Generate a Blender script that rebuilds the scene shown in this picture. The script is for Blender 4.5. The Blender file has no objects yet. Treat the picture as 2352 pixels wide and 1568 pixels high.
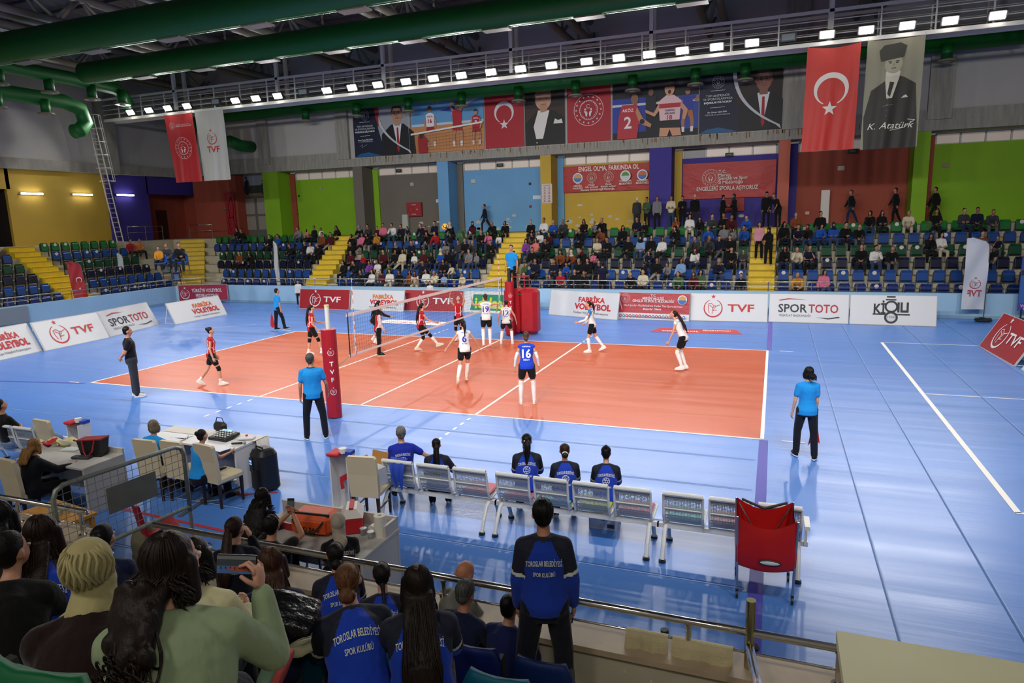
import bpy, math, random
from mathutils import Vector as V, Matrix as M, Euler
from mathutils.bvhtree import BVHTree
PI=math.pi
rnd=random.Random(7)
SC=bpy.context.scene
COL=SC.collection

# ---------------------------------------------------------------- camera, world, exposure, big lights
FPX=1555.73; CAMP=V((18.0797,-13.2481,4.2717)); YAW,PITCH,ROLL=-.37059,.17894,-.027707
_f=V((math.sin(YAW)*math.cos(PITCH),math.cos(YAW)*math.cos(PITCH),-math.sin(PITCH)))
_r=_f.cross(V((0,0,1))).normalized(); _u=_r.cross(_f)
_R=_r*math.cos(ROLL)+_u*math.sin(ROLL); _U=-_r*math.sin(ROLL)+_u*math.cos(ROLL)
cd=bpy.data.cameras.new('camera'); cam=bpy.data.objects.new('camera',cd); COL.objects.link(cam)
cd.sensor_width=36; cd.lens=FPX*36/2352; cd.clip_start=.05; cd.clip_end=200
mm=M((_R,_U,-_f)).transposed().to_4x4(); mm.translation=CAMP; cam.matrix_world=mm
SC.camera=cam
SC.view_settings.view_transform='Standard'; SC.view_settings.look='None'; SC.view_settings.gamma=1
SC.view_settings.exposure=0.3
SC.view_settings.use_curve_mapping=False
SC.cycles.max_bounces=6; SC.cycles.diffuse_bounces=3; SC.cycles.glossy_bounces=3; SC.cycles.transmission_bounces=4; SC.cycles.transparent_max_bounces=10
SC.cycles.caustics_reflective=False; SC.cycles.caustics_refractive=False
w=bpy.data.worlds.new('world'); SC.world=w; w.use_nodes=True
w.node_tree.nodes['Background'].inputs[0].default_value=(.55,.6,.7,1); w.node_tree.nodes['Background'].inputs[1].default_value=.13
def area(name,loc,target,size,power,col=(1,1,1),sy=None,spread=PI):
    l=bpy.data.lights.new(name,'AREA'); l.energy=power; l.color=col; l.shape='RECTANGLE'; l.size=size; l.size_y=sy or size; l.spread=spread
    o=bpy.data.objects.new(name,l); COL.objects.link(o); o.location=loc
    o.rotation_euler=(V(target)-V(loc)).to_track_quat('-Z','Y').to_euler(); return o
FLOOD_PX=[(300,262),(342,256),(385,250),(429,245),(540,230),(587,223),(637,217),(750,204),(808,197),(867,190),(932,182),(995,176),(1059,170),(1127,162),(1195,155),(1266,147),(1347,140),(1421,132),(1491,126),(1567,118),(1646,111),(1727,103),(1899,87),(1989,79),(2083,70),(2181,65),(2290,55)]
# floodlights of the near catwalk (above and behind the photographer's side, out of frame)
for i in range(9):
    area('floodlight_lamp',(-8+i*4.2,-9.6,11.3),(-8+i*3.7,11,0),.8,270,(1,.98,.95),spread=1.75)
# unseen fill lamps added behind the photographer to brighten the near spectators
for x in (6,14,22,30):
    area('fill_lamp',(x,-16.5,10.5),(x,-8,0),1.6,120,(1,.95,.86),spread=2.6)

def ray(px,py):
    return (_R*((px-1176)/FPX)+_U*((784-py)/FPX)+_f)
def onz(px,py,z=0):
    d=ray(px,py); return CAMP+d*((z-CAMP.z)/d.z)
def ony(px,py,y):
    d=ray(px,py); return CAMP+d*((y-CAMP.y)/d.y)
def onx(px,py,x):
    d=ray(px,py); return CAMP+d*((x-CAMP.x)/d.x)

# ---------------------------------------------------------------- materials
def s2l(c): return c/12.92 if c<=.04045 else ((c+.055)/1.055)**2.4
def hx(h):
    h=h.lstrip('#'); return tuple(s2l(int(h[i:i+2],16)/255) for i in (0,2,4))+(1,)
MATS={}
def mat(key,color=None,rough=.6,metal=0,bump=None,objcol=False,spec=.5,emit=0,alpha=1,trans=0,noise=None,coat=0,sheen=0):
    """bump=(scale,(sx,sy,sz),strength,dist) ; noise=(scale,(sx,sy,sz),amount)"""
    if key in MATS: return MATS[key]
    m=bpy.data.materials.new(key); m.use_nodes=True; nt=m.node_tree; b=nt.nodes['Principled BSDF']
    col=hx(color) if isinstance(color,str) else (color or (1,1,1,1))
    src=None
    if objcol:
        oi=nt.nodes.new('ShaderNodeObjectInfo'); src=oi.outputs['Color']
    b.inputs['Base Color'].default_value=col; b.inputs['Roughness'].default_value=rough; b.inputs['Metallic'].default_value=metal
    b.inputs['Specular IOR Level'].default_value=spec; b.inputs['Coat Weight'].default_value=coat
    b.inputs['Sheen Weight'].default_value=sheen
    if trans: b.inputs['Transmission Weight'].default_value=trans
    if alpha<1: b.inputs['Alpha'].default_value=alpha
    if emit:
        b.inputs['Emission Color'].default_value=col; b.inputs['Emission Strength'].default_value=emit
    if noise or bump: tc=nt.nodes.new('ShaderNodeTexCoord')
    if noise:
        mp=nt.nodes.new('ShaderNodeMapping'); mp.inputs['Scale'].default_value=noise[1]
        n=nt.nodes.new('ShaderNodeTexNoise'); n.inputs['Scale'].default_value=noise[0]; n.inputs['Detail'].default_value=4
        nt.links.new(tc.outputs['Object'],mp.inputs[0]); nt.links.new(mp.outputs[0],n.inputs['Vector'])
        mr=nt.nodes.new('ShaderNodeMapRange'); mr.inputs['From Min'].default_value=.3; mr.inputs['From Max'].default_value=.7
        mr.inputs['To Min'].default_value=1-noise[2]; mr.inputs['To Max'].default_value=1+noise[2]
        nt.links.new(n.outputs['Fac'],mr.inputs['Value'])
        vm=nt.nodes.new('ShaderNodeVectorMath'); vm.operation='SCALE'
        if src: nt.links.new(src,vm.inputs[0])
        else: vm.inputs[0].default_value=col[:3]
        nt.links.new(mr.outputs[0],vm.inputs['Scale']); src=vm.outputs[0]
    if src: nt.links.new(src,b.inputs['Base Color'])
    if bump:
        mp=nt.nodes.new('ShaderNodeMapping'); mp.inputs['Scale'].default_value=bump[1]
        n=nt.nodes.new('ShaderNodeTexNoise'); n.inputs['Scale'].default_value=bump[0]; n.inputs['Detail'].default_value=3
        nt.links.new(tc.outputs['Object'],mp.inputs[0]); nt.links.new(mp.outputs[0],n.inputs['Vector'])
        bm=nt.nodes.new('ShaderNodeBump'); bm.inputs['Strength'].default_value=bump[2]; bm.inputs['Distance'].default_value=bump[3]
        nt.links.new(n.outputs['Fac'],bm.inputs['Height']); nt.links.new(bm.outputs[0],b.inputs['Normal'])
    MATS[key]=m; return m
def flat(h,rough=.6): return mat('paint_'+h.lstrip('#')+('_%d'%(rough*100)),h,rough)
def CLOTH(): return mat('cloth',None,.85,objcol=True,bump=(8,(1,1,.55),.85,.03),sheen=.1,spec=.2)
def SKIN(): return mat('skin',None,.5,objcol=True,spec=.35)
def HAIR(): return mat('hair',None,.5,objcol=True,bump=(60,(1.6,1.6,.12),.7,.006),noise=(45,(1.5,1.5,.12),.5),spec=.22)
def PLAS(): return mat('plastic',None,.5,objcol=True,spec=.18)
CHROME=lambda:mat('chrome','#d8d8d8',.12,1)
WHITEM=lambda:mat('white_metal','#d9d8d2',.35)
STEEL=lambda:mat('galvanised','#8b9088',.45,.6,noise=(20,(1,1,1),.15))

# ---------------------------------------------------------------- geometry collector
class G:
    def __init__(s): s.v=[]; s.f=[]; s.m=[]
    def add(s,vs,fs,mi=0):
        o=len(s.v); s.v+= [tuple(p) for p in vs]; s.f+=[tuple(i+o for i in f) for f in fs]; s.m+=[mi]*len(fs); return s
    def box(s,c,d,mi=0,R=None,bev=0):
        c=V(c); x,y,z=[k/2 for k in d]
        if bev:
            b=min(bev,x*.9,y*.9,z*.9); vs=[];fs=[]
            ring=[]
            for zz,ins in ((-z,b),(-z+b,0),(z-b,0),(z,b)):
                ring.append([(-x+b,-y+ins),(x-b,-y+ins),(x-ins,-y+b),(x-ins,y-b),(x-b,y-ins),(-x+b,y-ins),(-x+ins,y-b),(-x+ins,-y+b)] if 1 else 0)
                for p in ring[-1]: vs.append(V((p[0],p[1],zz)))
            for k in range(3):
                for i in range(8):
                    j=(i+1)%8; fs.append((k*8+i,k*8+j,k*8+8+j,k*8+8+i))
            fs.append(tuple(range(7,-1,-1))); fs.append(tuple(range(24,32)))
        else:
            vs=[V((a*x,b_*y,e*z)) for e in(-1,1) for b_ in(-1,1) for a in(-1,1)]
            fs=[(0,2,3,1),(4,5,7,6),(0,1,5,4),(1,3,7,5),(3,2,6,7),(2,0,4,6)]
        if R is not None: vs=[R@p for p in vs]
        return s.add([c+p for p in vs],fs,mi)
    def rings(s,rs,mi=0,cap=True,closed=True):
        n=len(rs[0]); vs=[p for r in rs for p in r]; fs=[]
        for k in range(len(rs)-1):
            for i in range(n if closed else n-1):
                j=(i+1)%n; fs.append((k*n+i,k*n+j,(k+1)*n+j,(k+1)*n+i))
        if cap and closed: fs.append(tuple(range(n-1,-1,-1))); fs.append(tuple((len(rs)-1)*n+i for i in range(n)))
        return s.add(vs,fs,mi)
    def cyl(s,a,b,r0,r1=None,n=10,mi=0,cap=True):
        a=V(a);b=V(b); r1=r0 if r1 is None else r1
        x,y=perp(b-a); return s.rings([circ(a,x,y,r0,r0,n),circ(b,x,y,r1,r1,n)],mi,cap)
    def tube(s,pts,r,n=8,mi=0):
        pts=[V(p) for p in pts]; rs=[]; x=None
        for i,p in enumerate(pts):
            t=(pts[min(i+1,len(pts)-1)]-pts[max(i-1,0)]).normalized()
            if x is None: x,y=perp(t)
            else:
                x=(x-t*x.dot(t)); 
                if x.length<1e-4: x,y=perp(t)
                x.normalize(); y=t.cross(x)
            rr=r[i] if isinstance(r,(list,tuple)) else r
            rs.append(circ(p,x,y,rr,rr,n))
        return s.rings(rs,mi)
    def cap_(s,a,b,r0,r1,n=12,mi=0):
        a=V(a);b=V(b);t=(b-a); 
        if t.length<1e-5:t=V((0,0,1e-3))
        t.normalize(); x,y=perp(t)
        rs=[circ(a-t*r0*.97,x,y,.22*r0,.22*r0,n),circ(a-t*r0*.7,x,y,.71*r0,.71*r0,n),circ(a,x,y,r0,r0,n),circ(b,x,y,r1,r1,n),circ(b+t*r1*.7,x,y,.71*r1,.71*r1,n),circ(b+t*r1*.97,x,y,.22*r1,.22*r1,n)]
        return s.rings(rs,mi)
    def ell(s,c,r,R=None,n=14,mi=0):
        c=V(c); m=max(4,n//2); rs=[]
        for k in range(m+1):
            a=-PI/2+PI*k/m; a=max(-PI/2+.06,min(PI/2-.06,a)); ring=[]
            for i in range(n):
                b=2*PI*i/n; p=V((r[0]*math.cos(a)*math.cos(b),r[1]*math.cos(a)*math.sin(b),r[2]*math.sin(a)))
                ring.append(c+(R@p if R is not None else p))
            rs.append(ring)
        return s.rings(rs,mi)
    def poly(s,pts,mi=0): return s.add(pts,[tuple(range(len(pts)))],mi)
    def ext(s,pts,dv,mi=0):
        pts=[V(p) for p in pts]; dv=V(dv); n=len(pts)
        return s.add(pts+[p+dv for p in pts],[tuple(range(n-1,-1,-1)),tuple(range(n,2*n))]+[(i,(i+1)%n,n+(i+1)%n,n+i) for i in range(n)],mi)
    def mesh(s,name,mats):
        me=bpy.data.meshes.new(name); me.from_pydata(s.v,[],s.f)
        for k in (mats if isinstance(mats,(list,tuple)) else [mats]): me.materials.append(k)
        me.polygons.foreach_set('material_index',s.m); me.update(); return me
    def obj(s,name,mats,parent=None,smooth=False,color=None,fix=False):
        me=s.mesh(name,mats)
        if fix:
            import bmesh
            b=bmesh.new(); b.from_mesh(me); bmesh.ops.recalc_face_normals(b,faces=b.faces); b.to_mesh(me); b.free()
        if smooth: shade(me)
        return link(name,me,parent,color)
def perp(t):
    t=V(t).normalized(); a=V((0,0,1)) if abs(t.z)<.9 else V((1,0,0))
    x=a.cross(t).normalized(); return x,t.cross(x)
def circ(c,x,y,rx,ry,n): return [V(c)+x*(rx*math.cos(2*PI*i/n))+y*(ry*math.sin(2*PI*i/n)) for i in range(n)]
def shade(me,ang=None):
    me.polygons.foreach_set('use_smooth',[True]*len(me.polygons))
def link(name,me,parent=None,color=None):
    o=bpy.data.objects.new(name,me); COL.objects.link(o)
    if parent: o.parent=parent
    if color: o.color=hx(color) if isinstance(color,str) else color
    return o
def empty(name,loc=(0,0,0),rz=0,label=None,cat=None,group=None):
    o=bpy.data.objects.new(name,None); COL.objects.link(o); o.location=loc; o.rotation_euler=(0,0,rz); o.empty_display_size=.1
    if label: tag(o,label,cat,group)
    return o
def tag(o,label=None,cat=None,group=None,kind=None):
    if label: o['label']=label
    if cat: o['category']=cat
    if group: o['group']=group
    if kind: o['kind']=kind
    return o
def struct(o): o['kind']='structure'; return o
def dup(root,loc=None,rz=None,label=None,group=None,color=None):
    r=root.copy(); COL.objects.link(r)
    if loc is not None: r.location=loc
    if rz is not None: r.rotation_euler=(0,0,rz)
    if label: r['label']=label
    if group: r['group']=group
    for ch in list(root.children):
        c=ch.copy(); COL.objects.link(c); c.parent=r
        if color and c.get('tint'): c.color=hx(color)
        for g in list(ch.children):
            d=g.copy(); COL.objects.link(d); d.parent=c
    if color: r.color=hx(color)
    return r
ORD=['zeroth','first','second','third','fourth','fifth','sixth','seventh','eighth','ninth','tenth','eleventh','twelfth','thirteenth','fourteenth','fifteenth','sixteenth','seventeenth','eighteenth','nineteenth','twentieth','twenty-first','twenty-second','twenty-third','twenty-fourth','twenty-fifth','twenty-sixth','twenty-seventh','twenty-eighth','twenty-ninth','thirtieth','thirty-first','thirty-second','thirty-third','thirty-fourth','thirty-fifth','thirty-sixth','thirty-seventh','thirty-eighth','thirty-ninth','fortieth']

# ---------------------------------------------------------------- text and flat artwork
_TX={}
def text2d(s,bold=0.0,font_cache=True):
    k=(s,bold)
    if k in _TX: return _TX[k]
    c=bpy.data.curves.new('t','FONT'); c.body=s; c.size=1; c.offset=bold; c.resolution_u=2; c.align_x='CENTER'; c.align_y='CENTER'
    o=bpy.data.objects.new('t',c); COL.objects.link(o)
    dg=bpy.context.evaluated_depsgraph_get(); e=o.evaluated_get(dg); me=e.to_mesh()
    vs=[v.co.copy() for v in me.vertices]; fs=[tuple(p.vertices) for p in me.polygons]
    e.to_mesh_clear(); bpy.data.objects.remove(o); bpy.data.curves.remove(c)
    if vs:
        x0=min(v.x for v in vs);x1=max(v.x for v in vs);y0=min(v.y for v in vs);y1=max(v.y for v in vs)
        vs=[((v.x-(x0+x1)/2),(v.y-(y0+y1)/2)) for v in vs]; sz=(x1-x0,y1-y0)
    else: sz=(1,1)
    _TX[k]=(vs,fs,sz); return _TX[k]
class Art:
    """flat artwork: u right, v up, each layer a hair in front of the one before"""
    def __init__(s,eps=.0025): s.v=[];s.f=[];s.m=[];s.mats=[];s.e=eps;s.l=0
    def _mi(s,c,rough=.6):
        m=c if not isinstance(c,str) else flat(c,rough)
        if m not in s.mats: s.mats.append(m)
        return s.mats.index(m)
    def raw(s,vs,fs,c,up=True):
        if up: s.l+=1
        o=len(s.v); s.v+=[(p[0],p[1],s.l*s.e) for p in vs]; s.f+=[tuple(i+o for i in f) for f in fs]; s.m+=[s._mi(c)]*len(fs); return s
    def poly(s,pts,c): return s.raw(pts,[tuple(range(len(pts)))],c)
    def rect(s,x0,y0,x1,y1,c): return s.poly([(x0,y0),(x1,y0),(x1,y1),(x0,y1)],c)
    def ell(s,cx,cy,rx,ry,c,n=24,a0=0): return s.poly([(cx+rx*math.cos(2*PI*i/n+a0),cy+ry*math.sin(2*PI*i/n+a0)) for i in range(n)],c)
    def ring(s,cx,cy,r,w,c,n=32,a0=0,a1=2*PI,w1=None,sy=1):
        vs=[];N=n+1
        for i in range(N):
            a=a0+(a1-a0)*i/n; ww=w if w1 is None else w+(w1-w)*abs(math.sin(PI*i/n))
            for rr in (r-ww,r): vs.append((cx+rr*math.cos(a),cy+sy*rr*math.sin(a)))
        return s.raw(vs,[(2*i,2*i+1,2*i+3,2*i+2) for i in range(n)],c)
    def line(s,pts,w,c):
        for (x0,y0),(x1,y1) in zip(pts,pts[1:]):
            d=math.hypot(x1-x0,y1-y0) or 1; nx=-(y1-y0)/d*w/2; ny=(x1-x0)/d*w/2
            s.raw([(x0+nx,y0+ny),(x0-nx,y0-ny),(x1-nx,y1-ny),(x1+nx,y1+ny)],[(0,1,2,3)],c,up=False)
        return s
    def star(s,cx,cy,r,c,n=5,a0=PI/2,q=.4):
        pts=[(cx+(r if i%2==0 else r*q)*math.cos(a0+PI*i/n),cy+(r if i%2==0 else r*q)*math.sin(a0+PI*i/n)) for i in range(2*n)]
        return s.raw(pts+[(cx,cy)],[(2*n,i,(i+1)%(2*n)) for i in range(2*n)],c)
    def text(s,t,cx,cy,h=None,w=None,c='#ffffff',bold=.02,skew=0,arc=0):
        vs,fs,(tw,th)=text2d(t,bold); ref=text2d('H',bold)[2][1]
        k=h/ref if h else w/tw; kx=(w/tw) if w else k
        out=[]
        for x,y in vs:
            X=x*kx; Y=y*k
            if arc: Y+=arc*(1-(2*x/tw)**2)
            out.append((cx+X+Y*skew,cy+Y))
        return s.raw(out,fs,c)
    def to(s,name,origin,u,v,parent=None,back=0,backmat=None):
        """origin: world (or parent local) position of (0,0)"""
        u=V(u);v=V(v);n=u.normalized().cross(v.normalized()); o=V(origin)
        vs=[tuple(o+u*p[0]+v*p[1]+n*p[2]) for p in s.v]; fs=list(s.f); m=list(s.m); mats=list(s.mats)
        me=bpy.data.meshes.new(name); me.from_pydata(vs,[],fs)
        for k in mats: me.materials.append(k)
        me.polygons.foreach_set('material_index',m); me.update()
        return link(name,me,parent)
def tvf_logo(a,cx,cy,r,c,bg=None):
    """ring with ball seams, star above"""
    a.ring(cx,cy,r,r*.05,c,w1=r*.16,a0=PI*.62,a1=PI*2.38,n=36)
    a.star(cx,cy+r*1.28,r*.26,c)
    for pts in ([(-.62,.55),(-.2,.62),(.1,.35),(.35,.3),(.85,.45)],[(.1,.35),(-.05,0),(-.12,-.7)],[(-.62,.5),(-.6,0),(-.45,-.6)],[(-.45,.4),(-.1,.15),(.05,.05)],[(.35,.3),(.1,-.1),(.0,-.3),(.5,-.2)]):
        a.line([(cx+x*r*.85,cy+y*r*.85) for x,y in pts],r*.06,c)
def crest(a,cx,cy,r,c,c2=None):
    """round ministry style crest: rings of stars and letters, small figures inside"""
    a.ring(cx,cy,r,r*.03,c); a.ring(cx,cy,r*.62,r*.03,c)
    for i in range(16):
        t=2*PI*i/16; a.star(cx+r*.83*math.cos(t),cy+r*.83*math.sin(t),r*.08,c)
    for i in range(28):
        t=2*PI*i/28; x,y=cx+r*.52*math.cos(t),cy+r*.52*math.sin(t)
        a.line([(x,y),(x+r*.05*math.cos(t),y+r*.05*math.sin(t))],r*.04,c)
    a.ring(cx,cy+r*.22,r*.13,r*.03,c,a0=.6,a1=5.7,n=14)
    for sx in(-1,1):
        a.ell(cx+sx*r*.2,cy+r*.03,r*.07,r*.07,c,10)
        a.poly([(cx+sx*r*.3,cy-r*.08),(cx+sx*r*.12,cy-r*.08),(cx+sx*r*.05,cy-r*.2),(cx+sx*r*.08,cy-r*.42),(cx+sx*r*.17,cy-r*.4),(cx+sx*r*.2,cy-r*.22)],c)
def crescent(a,cx,cy,r,c,bg):
    n=40; out=[];inn=[]
    # opening downwards
    pts=[]
    for i in range(n+1):
        t=-PI/2+.42+(2*PI-.84)*i/n; pts.append((cx+r*math.cos(t),cy+r*math.sin(t)))
    r2=r*.8; c2=cy-r*.16
    a0=math.atan2(pts[-1][1]-c2,pts[-1][0]-cx); a1=math.atan2(pts[0][1]-c2,pts[0][0]-cx)
    if a0>a1: pass
    q=[]
    for i in range(n+1):
        t0=-PI/2-.52; t=(t0+2*PI)-((2*PI-1.04)*i/n)-0; q.append((cx+r2*math.cos(t),c2+r2*math.sin(t)))
    q=q[::-1]; vs=[];fs=[]
    for i in range(n+1): vs+= [pts[i],q[i]]
    a.raw(vs,[(2*i,2*i+1,2*i+3,2*i+2) for i in range(n)],c)
# ================================================================= THE HALL
# ---- floor
def floor_mat(key,color,amt,rough=.33,streak=1,sp=.85):
    m=mat(key,color,rough,spec=sp); nt=m.node_tree; b=nt.nodes['Principled BSDF']
    tc=nt.nodes.new('ShaderNodeTexCoord')
    def nz(scale,sc,det=4):
        mp=nt.nodes.new('ShaderNodeMapping'); mp.inputs['Scale'].default_value=sc
        n=nt.nodes.new('ShaderNodeTexNoise'); n.inputs['Scale'].default_value=scale; n.inputs['Detail'].default_value=det
        nt.links.new(tc.outputs['Object'],mp.inputs[0]); nt.links.new(mp.outputs[0],n.inputs['Vector']); return n.outputs['Fac']
    big=nz(.35,(.25,1,1)); st=nz(1.6,(.12,1.5,1)); fine=nz(60,(1,1,1),2)
    mr=nt.nodes.new('ShaderNodeMapRange'); mr.inputs['From Min'].default_value=.3; mr.inputs['From Max'].default_value=.7
    mr.inputs['To Min'].default_value=1-amt; mr.inputs['To Max'].default_value=1+amt; nt.links.new(big,mr.inputs['Value'])
    vm=nt.nodes.new('ShaderNodeVectorMath'); vm.operation='SCALE'; vm.inputs[0].default_value=hx(color)[:3]; nt.links.new(mr.outputs[0],vm.inputs['Scale'])
    nt.links.new(vm.outputs[0],b.inputs['Base Color'])
    m2=nt.nodes.new('ShaderNodeMapRange'); m2.inputs['From Min'].default_value=.3; m2.inputs['From Max'].default_value=.7
    m2.inputs['To Min'].default_value=rough-.05; m2.inputs['To Max'].default_value=rough+.06; nt.links.new(st,m2.inputs['Value']); nt.links.new(m2.outputs[0],b.inputs['Roughness'])
    b1=nt.nodes.new('ShaderNodeBump'); b1.inputs['Strength'].default_value=.6; b1.inputs['Distance'].default_value=.02*streak; nt.links.new(st,b1.inputs['Height'])
    b2=nt.nodes.new('ShaderNodeBump'); b2.inputs['Strength'].default_value=.25; b2.inputs['Distance'].default_value=.002; nt.links.new(fine,b2.inputs['Height']); nt.links.new(b1.outputs[0],b2.inputs['Normal'])
    nt.links.new(b2.outputs[0],b.inputs['Normal']); return m
MBLUE=floor_mat('floor_blue','#4a7dcb',.08,.38); MCOURT=floor_mat('court_orange','#c2562c',.06,.36,1,.4)
a=Art(.0015)
a.l=-1
a.poly([(-22,-16),(40,-16),(40,26),(-22,26)],MBLUE)
WL='#efece6'
a.l=0
a.poly([(0,0),(18,0),(18,9),(0,9)],MCOURT)
def ln(x0,y0,x1,y1,wd,c=WL): a.line([(x0,y0),(x1,y1)],wd,c)
a.l=3
for y in(0,9): ln(0,y,18,y,.06)
for x in(0,18): ln(x,0,x,9,.07)
for x in(6,9,12): ln(x,0,x,9,.06)
for x in(6,12):
    for k in range(5):
        ln(x,-.25-k*.35,x,-.42-k*.35,.06); ln(x,9.25+k*.35,x,9.42+k*.35,.06)
for y in(0.0,9.0): ln(18.35,y,18.75,y,.05); ln(-.75,y+(.1 if y else -.1),-.35,y+(.1 if y else -.1),.05)
# seams of the roll-out flooring
for y in (1.4,2.9,4.4,5.9,7.4): ln(0,y,18,y,.012,'#e6977a')
for y in (-1.2,-2.6,-4.1,-5.6,-7.1,10.4,11.9,13.4): ln(-14,y,17.9,y,.02,'#2f5ea8'); ln(-14,y-.025,17.9,y-.025,.018,'#9db9e6')
for x in (19.4,20.55,22.6,24.1,25.6): ln(x,-8.3,x,17,.016,'#35609f'); ln(x+.02,-8.3,x+.02,17,.012,'#8fb0e0')
# purple lines, white and red lines of other courts
ln(18.03,-8.4,18.03,-.05,.16,'#4a48a8'); ln(18.05,9.1,18.05,15,.15,'#5a52b0')
ln(-8,-1.4,-.1,-.12,.07,'#4a4aa5')
ln(21.43,-2.37,21.45,11.2,.09); ln(21.45,11.2,30,11.2,.05); ln(21.5,4.45,32,4.45,.05); ln(21.4,-2.37,24,-2.37,.06)
ln(-12,2.2,-3.1,10.2,.04,'#cfdcf0'); ln(-10.9,8.6,-7.9,12.6,.04,'#cfdcf0')
ln(8.6,-6.2,12.4,-6.4,.06,'#b8323c')
fl=struct(a.to('floor',(0,0,0),(1,0,0),(0,1,0)))
# printed strips on the floor
def strip(px0,py0,px1,py1,wd,bg,t1,t2,c):
    p=onz(px0,py0); q=onz(px1,py1); L=(q-p).length
    s=Art(.001); s.poly([(0,0),(L,0),(L-.25,wd),(-.25 if 0 else .25,wd)],bg)
    if t1: s.text(t1,L*.33,wd*.36,wd*.26,w=L*.42,c=c); s.text(t2,L*.72,wd*.66,wd*.26,w=L*.3,c=c)
    u=(q-p).normalized(); v=V((0,0,1)).cross(u)
    return s.to('floor_sticker',p+V((0,0,.004)),u,v)
o=strip(1492,762,1706,768,.95,'#c0392f','VOLEYBOL','FEDERASYONU','#f0e8e8')
tag(o,'red federation strip printed on blue floor before the white boards','floor sticker')
o=strip(855,740,1018,748,.9,'#e8e4e6','VOLEYBOL','FEDERASYONU','#c86a68')
tag(o,'pale federation strip on the floor beyond the net, near red boards','floor sticker')

# ---- grandstands: one stepped concrete body each
MCONC=mat('concrete','#a8a18e',.8,noise=(1.2,(1,1,2),.12),bump=(14,(1,1,1),.2,.01))
MTREAD=mat('tread_concrete','#b5ad97',.75,noise=(2,(1,1,1),.12))
YR=lambda i: 18.4+.85*(i-1)        # seat line of row i, far stand
ZR=lambda i: .45+.49*(i-1)
XR=lambda i: -15.35-.85*(i-1)      # seat line of row i, left stand
g=G()
for i in range(1,8):
    fy=17.3 if i==1 else YR(i)-.55; fx=-14.3 if i==1 else XR(i)+.55; z0=0 if i==1 else ZR(i-1); z1=ZR(i) if i<7 else 3.5
    if i==7: fy=22.95; fx=-20.2
    c=.9 # chamfered corner
    pts=[(34,fy,z0),(34,26.6,z0),(-23.3,26.6,z0),(-23.3,-16,z0),(fx,-16,z0),(fx,fy-c,z0),(fx+c,fy,z0)]
    g.ext(pts[::-1],(0,0,z1-z0))
struct(g.obj('grandstand',MTREAD,fix=True))
MBAR=mat('barrier_paint','#9fc4dc',.5,noise=(.8,(1,1,1),.05))
g=G(); pth=[(34,17.2),(-13.3,17.2),(-14.2,16.3),(-14.2,-9)]
for (x0,y0),(x1,y1) in zip(pth,pth[1:]):
    p=V((x0,y0,0));q=V((x1,y1,0)); d=(q-p).normalized(); n=V((d.y,-d.x,0))*.2
    g.ext([p,q,q+n,p+n][::1],(0,0,.97))
    # skirting strip
    g.ext([p-n*.15,q-n*.15,q,p],(0,0,.12),1)
o=struct(g.obj('wall_barrier',[MBAR,mat('skirting','#86a7bd',.5)],fix=True))
# aisle stairs (yellow)
MYEL=mat('stair_yellow','#d8b820',.5,noise=(3,(1,1,1),.08)); 
def stairs(p0,p1,wd,label,n=12):
    """p0 bottom centre, p1 top centre (z 3.5)"""
    p0=V((*p0,0));p1=V((*p1,0)); d=(p1-p0); L=d.length; d.normalize(); x=V((d.y,-d.x,0))*wd/2; g=G()
    for k in range(n):
        z=.62+(3.52-.62)*k/(n-1); a_=p0+d*(L*k/n); b_=p0+d*L
        zb=.3 if k==0 else .62+(3.52-.62)*(k-1)/(n-1)
        g.ext([a_+x+V((0,0,zb)),b_+x+V((0,0,zb)),b_-x+V((0,0,zb)),a_-x+V((0,0,zb))],(0,0,z-zb))
        e=a_-d*.012; g.ext([e+x+V((0,0,z-.05)),a_+x+V((0,0,z-.05)),a_-x+V((0,0,z-.05)),e-x+V((0,0,z-.05))],(0,0,.052),1)
    o=g.obj('stairs',[MYEL,mat('stair_edge','#a98c12',.6)],fix=True); tag(o,label,'stairs'); return o
AIS=[(-6.0,'left-hand'),(4.95,'middle'),(17.6,'right-hand')]
stairs((-5.85,17.6),(-6.9,23),1.25,'yellow concrete stairs between far stand sections, left of the referee')
stairs((5.1,17.6),(4.6,23),1.35,'yellow concrete stairs directly behind the standing first referee')
stairs((17.6,17.6),(17.6,23),1.15,'yellow concrete stairs with two women standing, right side of stand')
stairs((-14.35,17.5),(-19.3,22.9),1.5,'yellow corner stairs between left stand and far stand')
stairs((-14.65,11.2),(-20.2,11.7),1.3,'yellow stairs climbing the left stand beside the yellow wall')

# ---- walls
def wmat(h): return mat('wall_'+h,h,.75,noise=(.5,(1,1,1),.06))
WC=dict(green='#7fae18',grey='#6c655c',blue='#6aa0cc',yellow='#c19f3a',purple='#3a2f86',salmon='#b8604a',brown='#96432f',white='#a9a7a3')
PIL=[(-14.9,-13.6,'green'),(-7.6,-6.9,'grey'),(-1.5,-.75,'blue'),(5.2,5.85,'yellow'),(11.5,12.7,'purple'),(18.1,18.65,'salmon'),(24.2,24.85,'green'),(30.6,31.3,'grey')]
BAYS=['green','grey','blue','yellow','purple','brown','green','grey']
g=G(); ml=[];
def mi(h):
    m=wmat(WC[h]) if h in WC else h
    if m not in ml: ml.append(m)
    return ml.index(m)
for k,(x0,x1,c) in enumerate(PIL):
    # bay wall right of this pillar, with its window strip opening above 7.25
    xe=PIL[k+1][0] if k+1<len(PIL) else 34
    b=BAYS[k]
    g.box(((x0+xe)/2,26.65,5.4),(xe-x0,.2,3.8),mi(b))
    # returns: the neighbouring colour strip
    g.box((x1+.2,26.5,5.6),(.4,.12,4.3),mi(BAYS[k-1] if k else 'brown'))
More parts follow.
